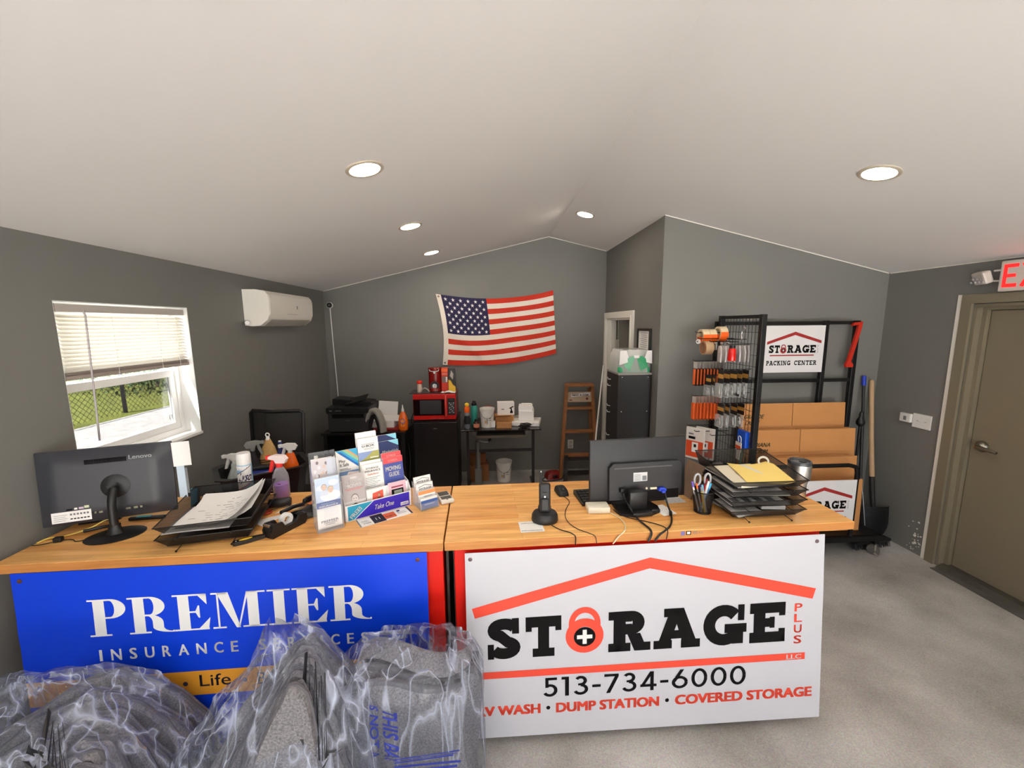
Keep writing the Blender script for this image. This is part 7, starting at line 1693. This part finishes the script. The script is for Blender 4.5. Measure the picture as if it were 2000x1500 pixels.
def fp3(P):
    P.text('THIS BAG', 0,0,1,.16, BLUEP, .02).text('IS NOT A', .0,-.24,.9,-.08, BLUEP, .02)
    for k in range(4): P.rect(1.3,.15-.13*k,2.0-.1*(k%2),.19-.13*k, BLUEP)
film_print(t3, F3, .735, .76, .085, .22, fp3, -PI/2)
film_print(t3, F3, .745, .52, .085, .22, lambda P: [P.rect(0,.2-.12*k,1.1-.1*(k%3),.25-.12*k, BLUEP) for k in range(6)])
# --- middle bag: quilts fanned from the left foot to a peak
G2 = 'grey blankets in the middle bag'
nm8 = ['leftmost','second','third','fourth','fifth','sixth','seventh','rightmost']
def panel(root, label, pts, y, th, seed, group, rz=0.0):
    """folded quilt standing as a leaning panel, its broad side to the room"""
    r = random.Random(seed); P2 = [V3((p[0], p[1], 0)) for p in pts]
    for w_ in (.14,.2,.25):
        q = []
        for i in range(len(P2)): a, c = P2[i], P2[(i+1) % len(P2)]; q += [a*(1-w_)+c*w_, a*w_+c*(1-w_)]
        P2 = q
    n = len(P2); cen = sum(P2, V3((0,0,0)))/n
    P2 = [p+(p-cen).normalized()*.007*math.sin(.9*i+seed) for i, p in enumerate(P2)]
    t = thing('moving_blanket', label, 'blanket', (root[0], root[1]+y, root[2]), rz, group)
    wave = lambda p: .014*math.sin(7*p.x+5*p.y+seed)+.008*math.sin(13*p.x-9*p.y+seed*2)
    b = MB(); rings = []
    for ins, yy in ((1.0,.0),(.62,.0),(.30,.0),(.022,.0),(.0,.32),(.0,.68),(.022,1.0),(.30,1.0),(1.0,1.0)):
        if ins == 1.0: rings.append([b._v((cen.x, yy*th+wave(cen), cen.y))]); continue
        rings.append([b._v((p.x+(cen.x-p.x)*ins, yy*th+wave(p+(cen-p)*ins), max(.0, p.y+(cen.y-p.y)*ins))) for p in P2])
    for A_, B_ in zip(rings, rings[1:]):
        for i in range(n):
            k = (i+1) % n
            if len(A_) == 1: b.face([A_[0], B_[i], B_[k]])
            elif len(B_) == 1: b.face([A_[i], A_[k], B_[0]])
            else: b.face([A_[i], A_[k], B_[k], B_[i]])
    b.build('quilt', FELT, t, 50)
    b = MB(); b.tube([(p.x*1.0, th*.5+wave(p), max(.006, p.y)) for p in P2[::2]], .007, 5, True); b.build('binding', mat('binding grey', (96,94,100), .9), t, 60)
rank = ['frontmost','second','third','fourth','fifth','sixth','seventh','rearmost']
for k in range(8):
    lb, ax, az = -.13-.042*k, .085-.012*k, .79-.010*k
    pts = [(lb,0),(.21+.004*k,0),(.165,.40),(ax+.02,az),(ax-.03,az-.005),(ax-.05+.45*(lb-ax),az*.66+.010*(k%3)),(ax-.05+.80*(lb-ax),az*.30)]
    panel((-.665, 1.05, .002), '%s grey blanket of the leaning sheaf in the middle bag' % rank[k], pts, .045*k, .042, 60+3*k, G2, .10)
def p2(v): return lerp(v, [(0,(-.13,0,.006,.98)),(.10,(-.13,0,.05,1.02)),(.40,(-.10,-.01,.30,.98)),(.66,(-.03,-.01,.56,.72)),(.82,(.01,0,.73,.36)),(.92,(.0,0,.82,.26)),(1,(-.02,.0,.885,.14))])
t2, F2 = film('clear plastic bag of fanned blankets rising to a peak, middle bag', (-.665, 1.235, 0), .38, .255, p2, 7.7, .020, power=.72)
BLKP = mat('black film print', (22,22,28), .4)
def warn(P):
    P.rect(-.1,.30,1.35,.44, BLKP)
    for k in range(7): P.rect(0,.20-.085*k,1.25-.18*(k%3),.235-.085*k, BLKP)
def recycle(P):
    for k in range(3):
        a = 2*PI*k/3+PI/2; q = lambda r, x: (r*math.cos(a+x), r*math.sin(a+x)*.55)
        P.poly([q(.30,-.75),q(.30,.25),q(.17,.25),q(.17,-.75)], BLKP).poly([q(.38,.2),q(.28,.75),q(.08,.25)], BLKP)
film_print(t2, F2, .835, .70, .085, .17, warn, 1.0)
film_print(t2, F2, .865, .665, .085, .15, recycle)
# --- left bag: quilts lying slanted against the wall end
G1 = 'grey blankets in the left bag'
for k in range(8):
    dx, dz = -.030*k+.10, .012*k
    pts = [(-.44+dx*.4,0),(.34,0),(.37,.14),(.33,.30+dz*.5),(.20+dx*.9,.545+dz*.2),(.12+dx,.555+dz*.2),(-.14+dx,.36+dz),(-.42+dx*.7,.13+dz)]
    panel((-1.46, 1.03, .002), '%s grey blanket of the slanted pile in the left bag' % rank[k], pts, .052*k, .048, 90+3*k, G1, .14)
def p1(v): return lerp(v, [(0,(.02,0,.006,1.0)),(.10,(.02,0,.05,1.04)),(.45,(.01,0,.34,1.02)),(.70,(-.04,0,.54,.86)),(.86,(-.05,0,.635,.55)),(1,(.0,.02,.70,.08))])
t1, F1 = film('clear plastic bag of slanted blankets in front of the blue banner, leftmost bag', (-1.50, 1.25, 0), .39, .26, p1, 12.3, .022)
film_print(t1, F1, .862, .775, .085, .17, recycle)
film_print(t1, F1, .888, .76, .055, .13, warn, .8)
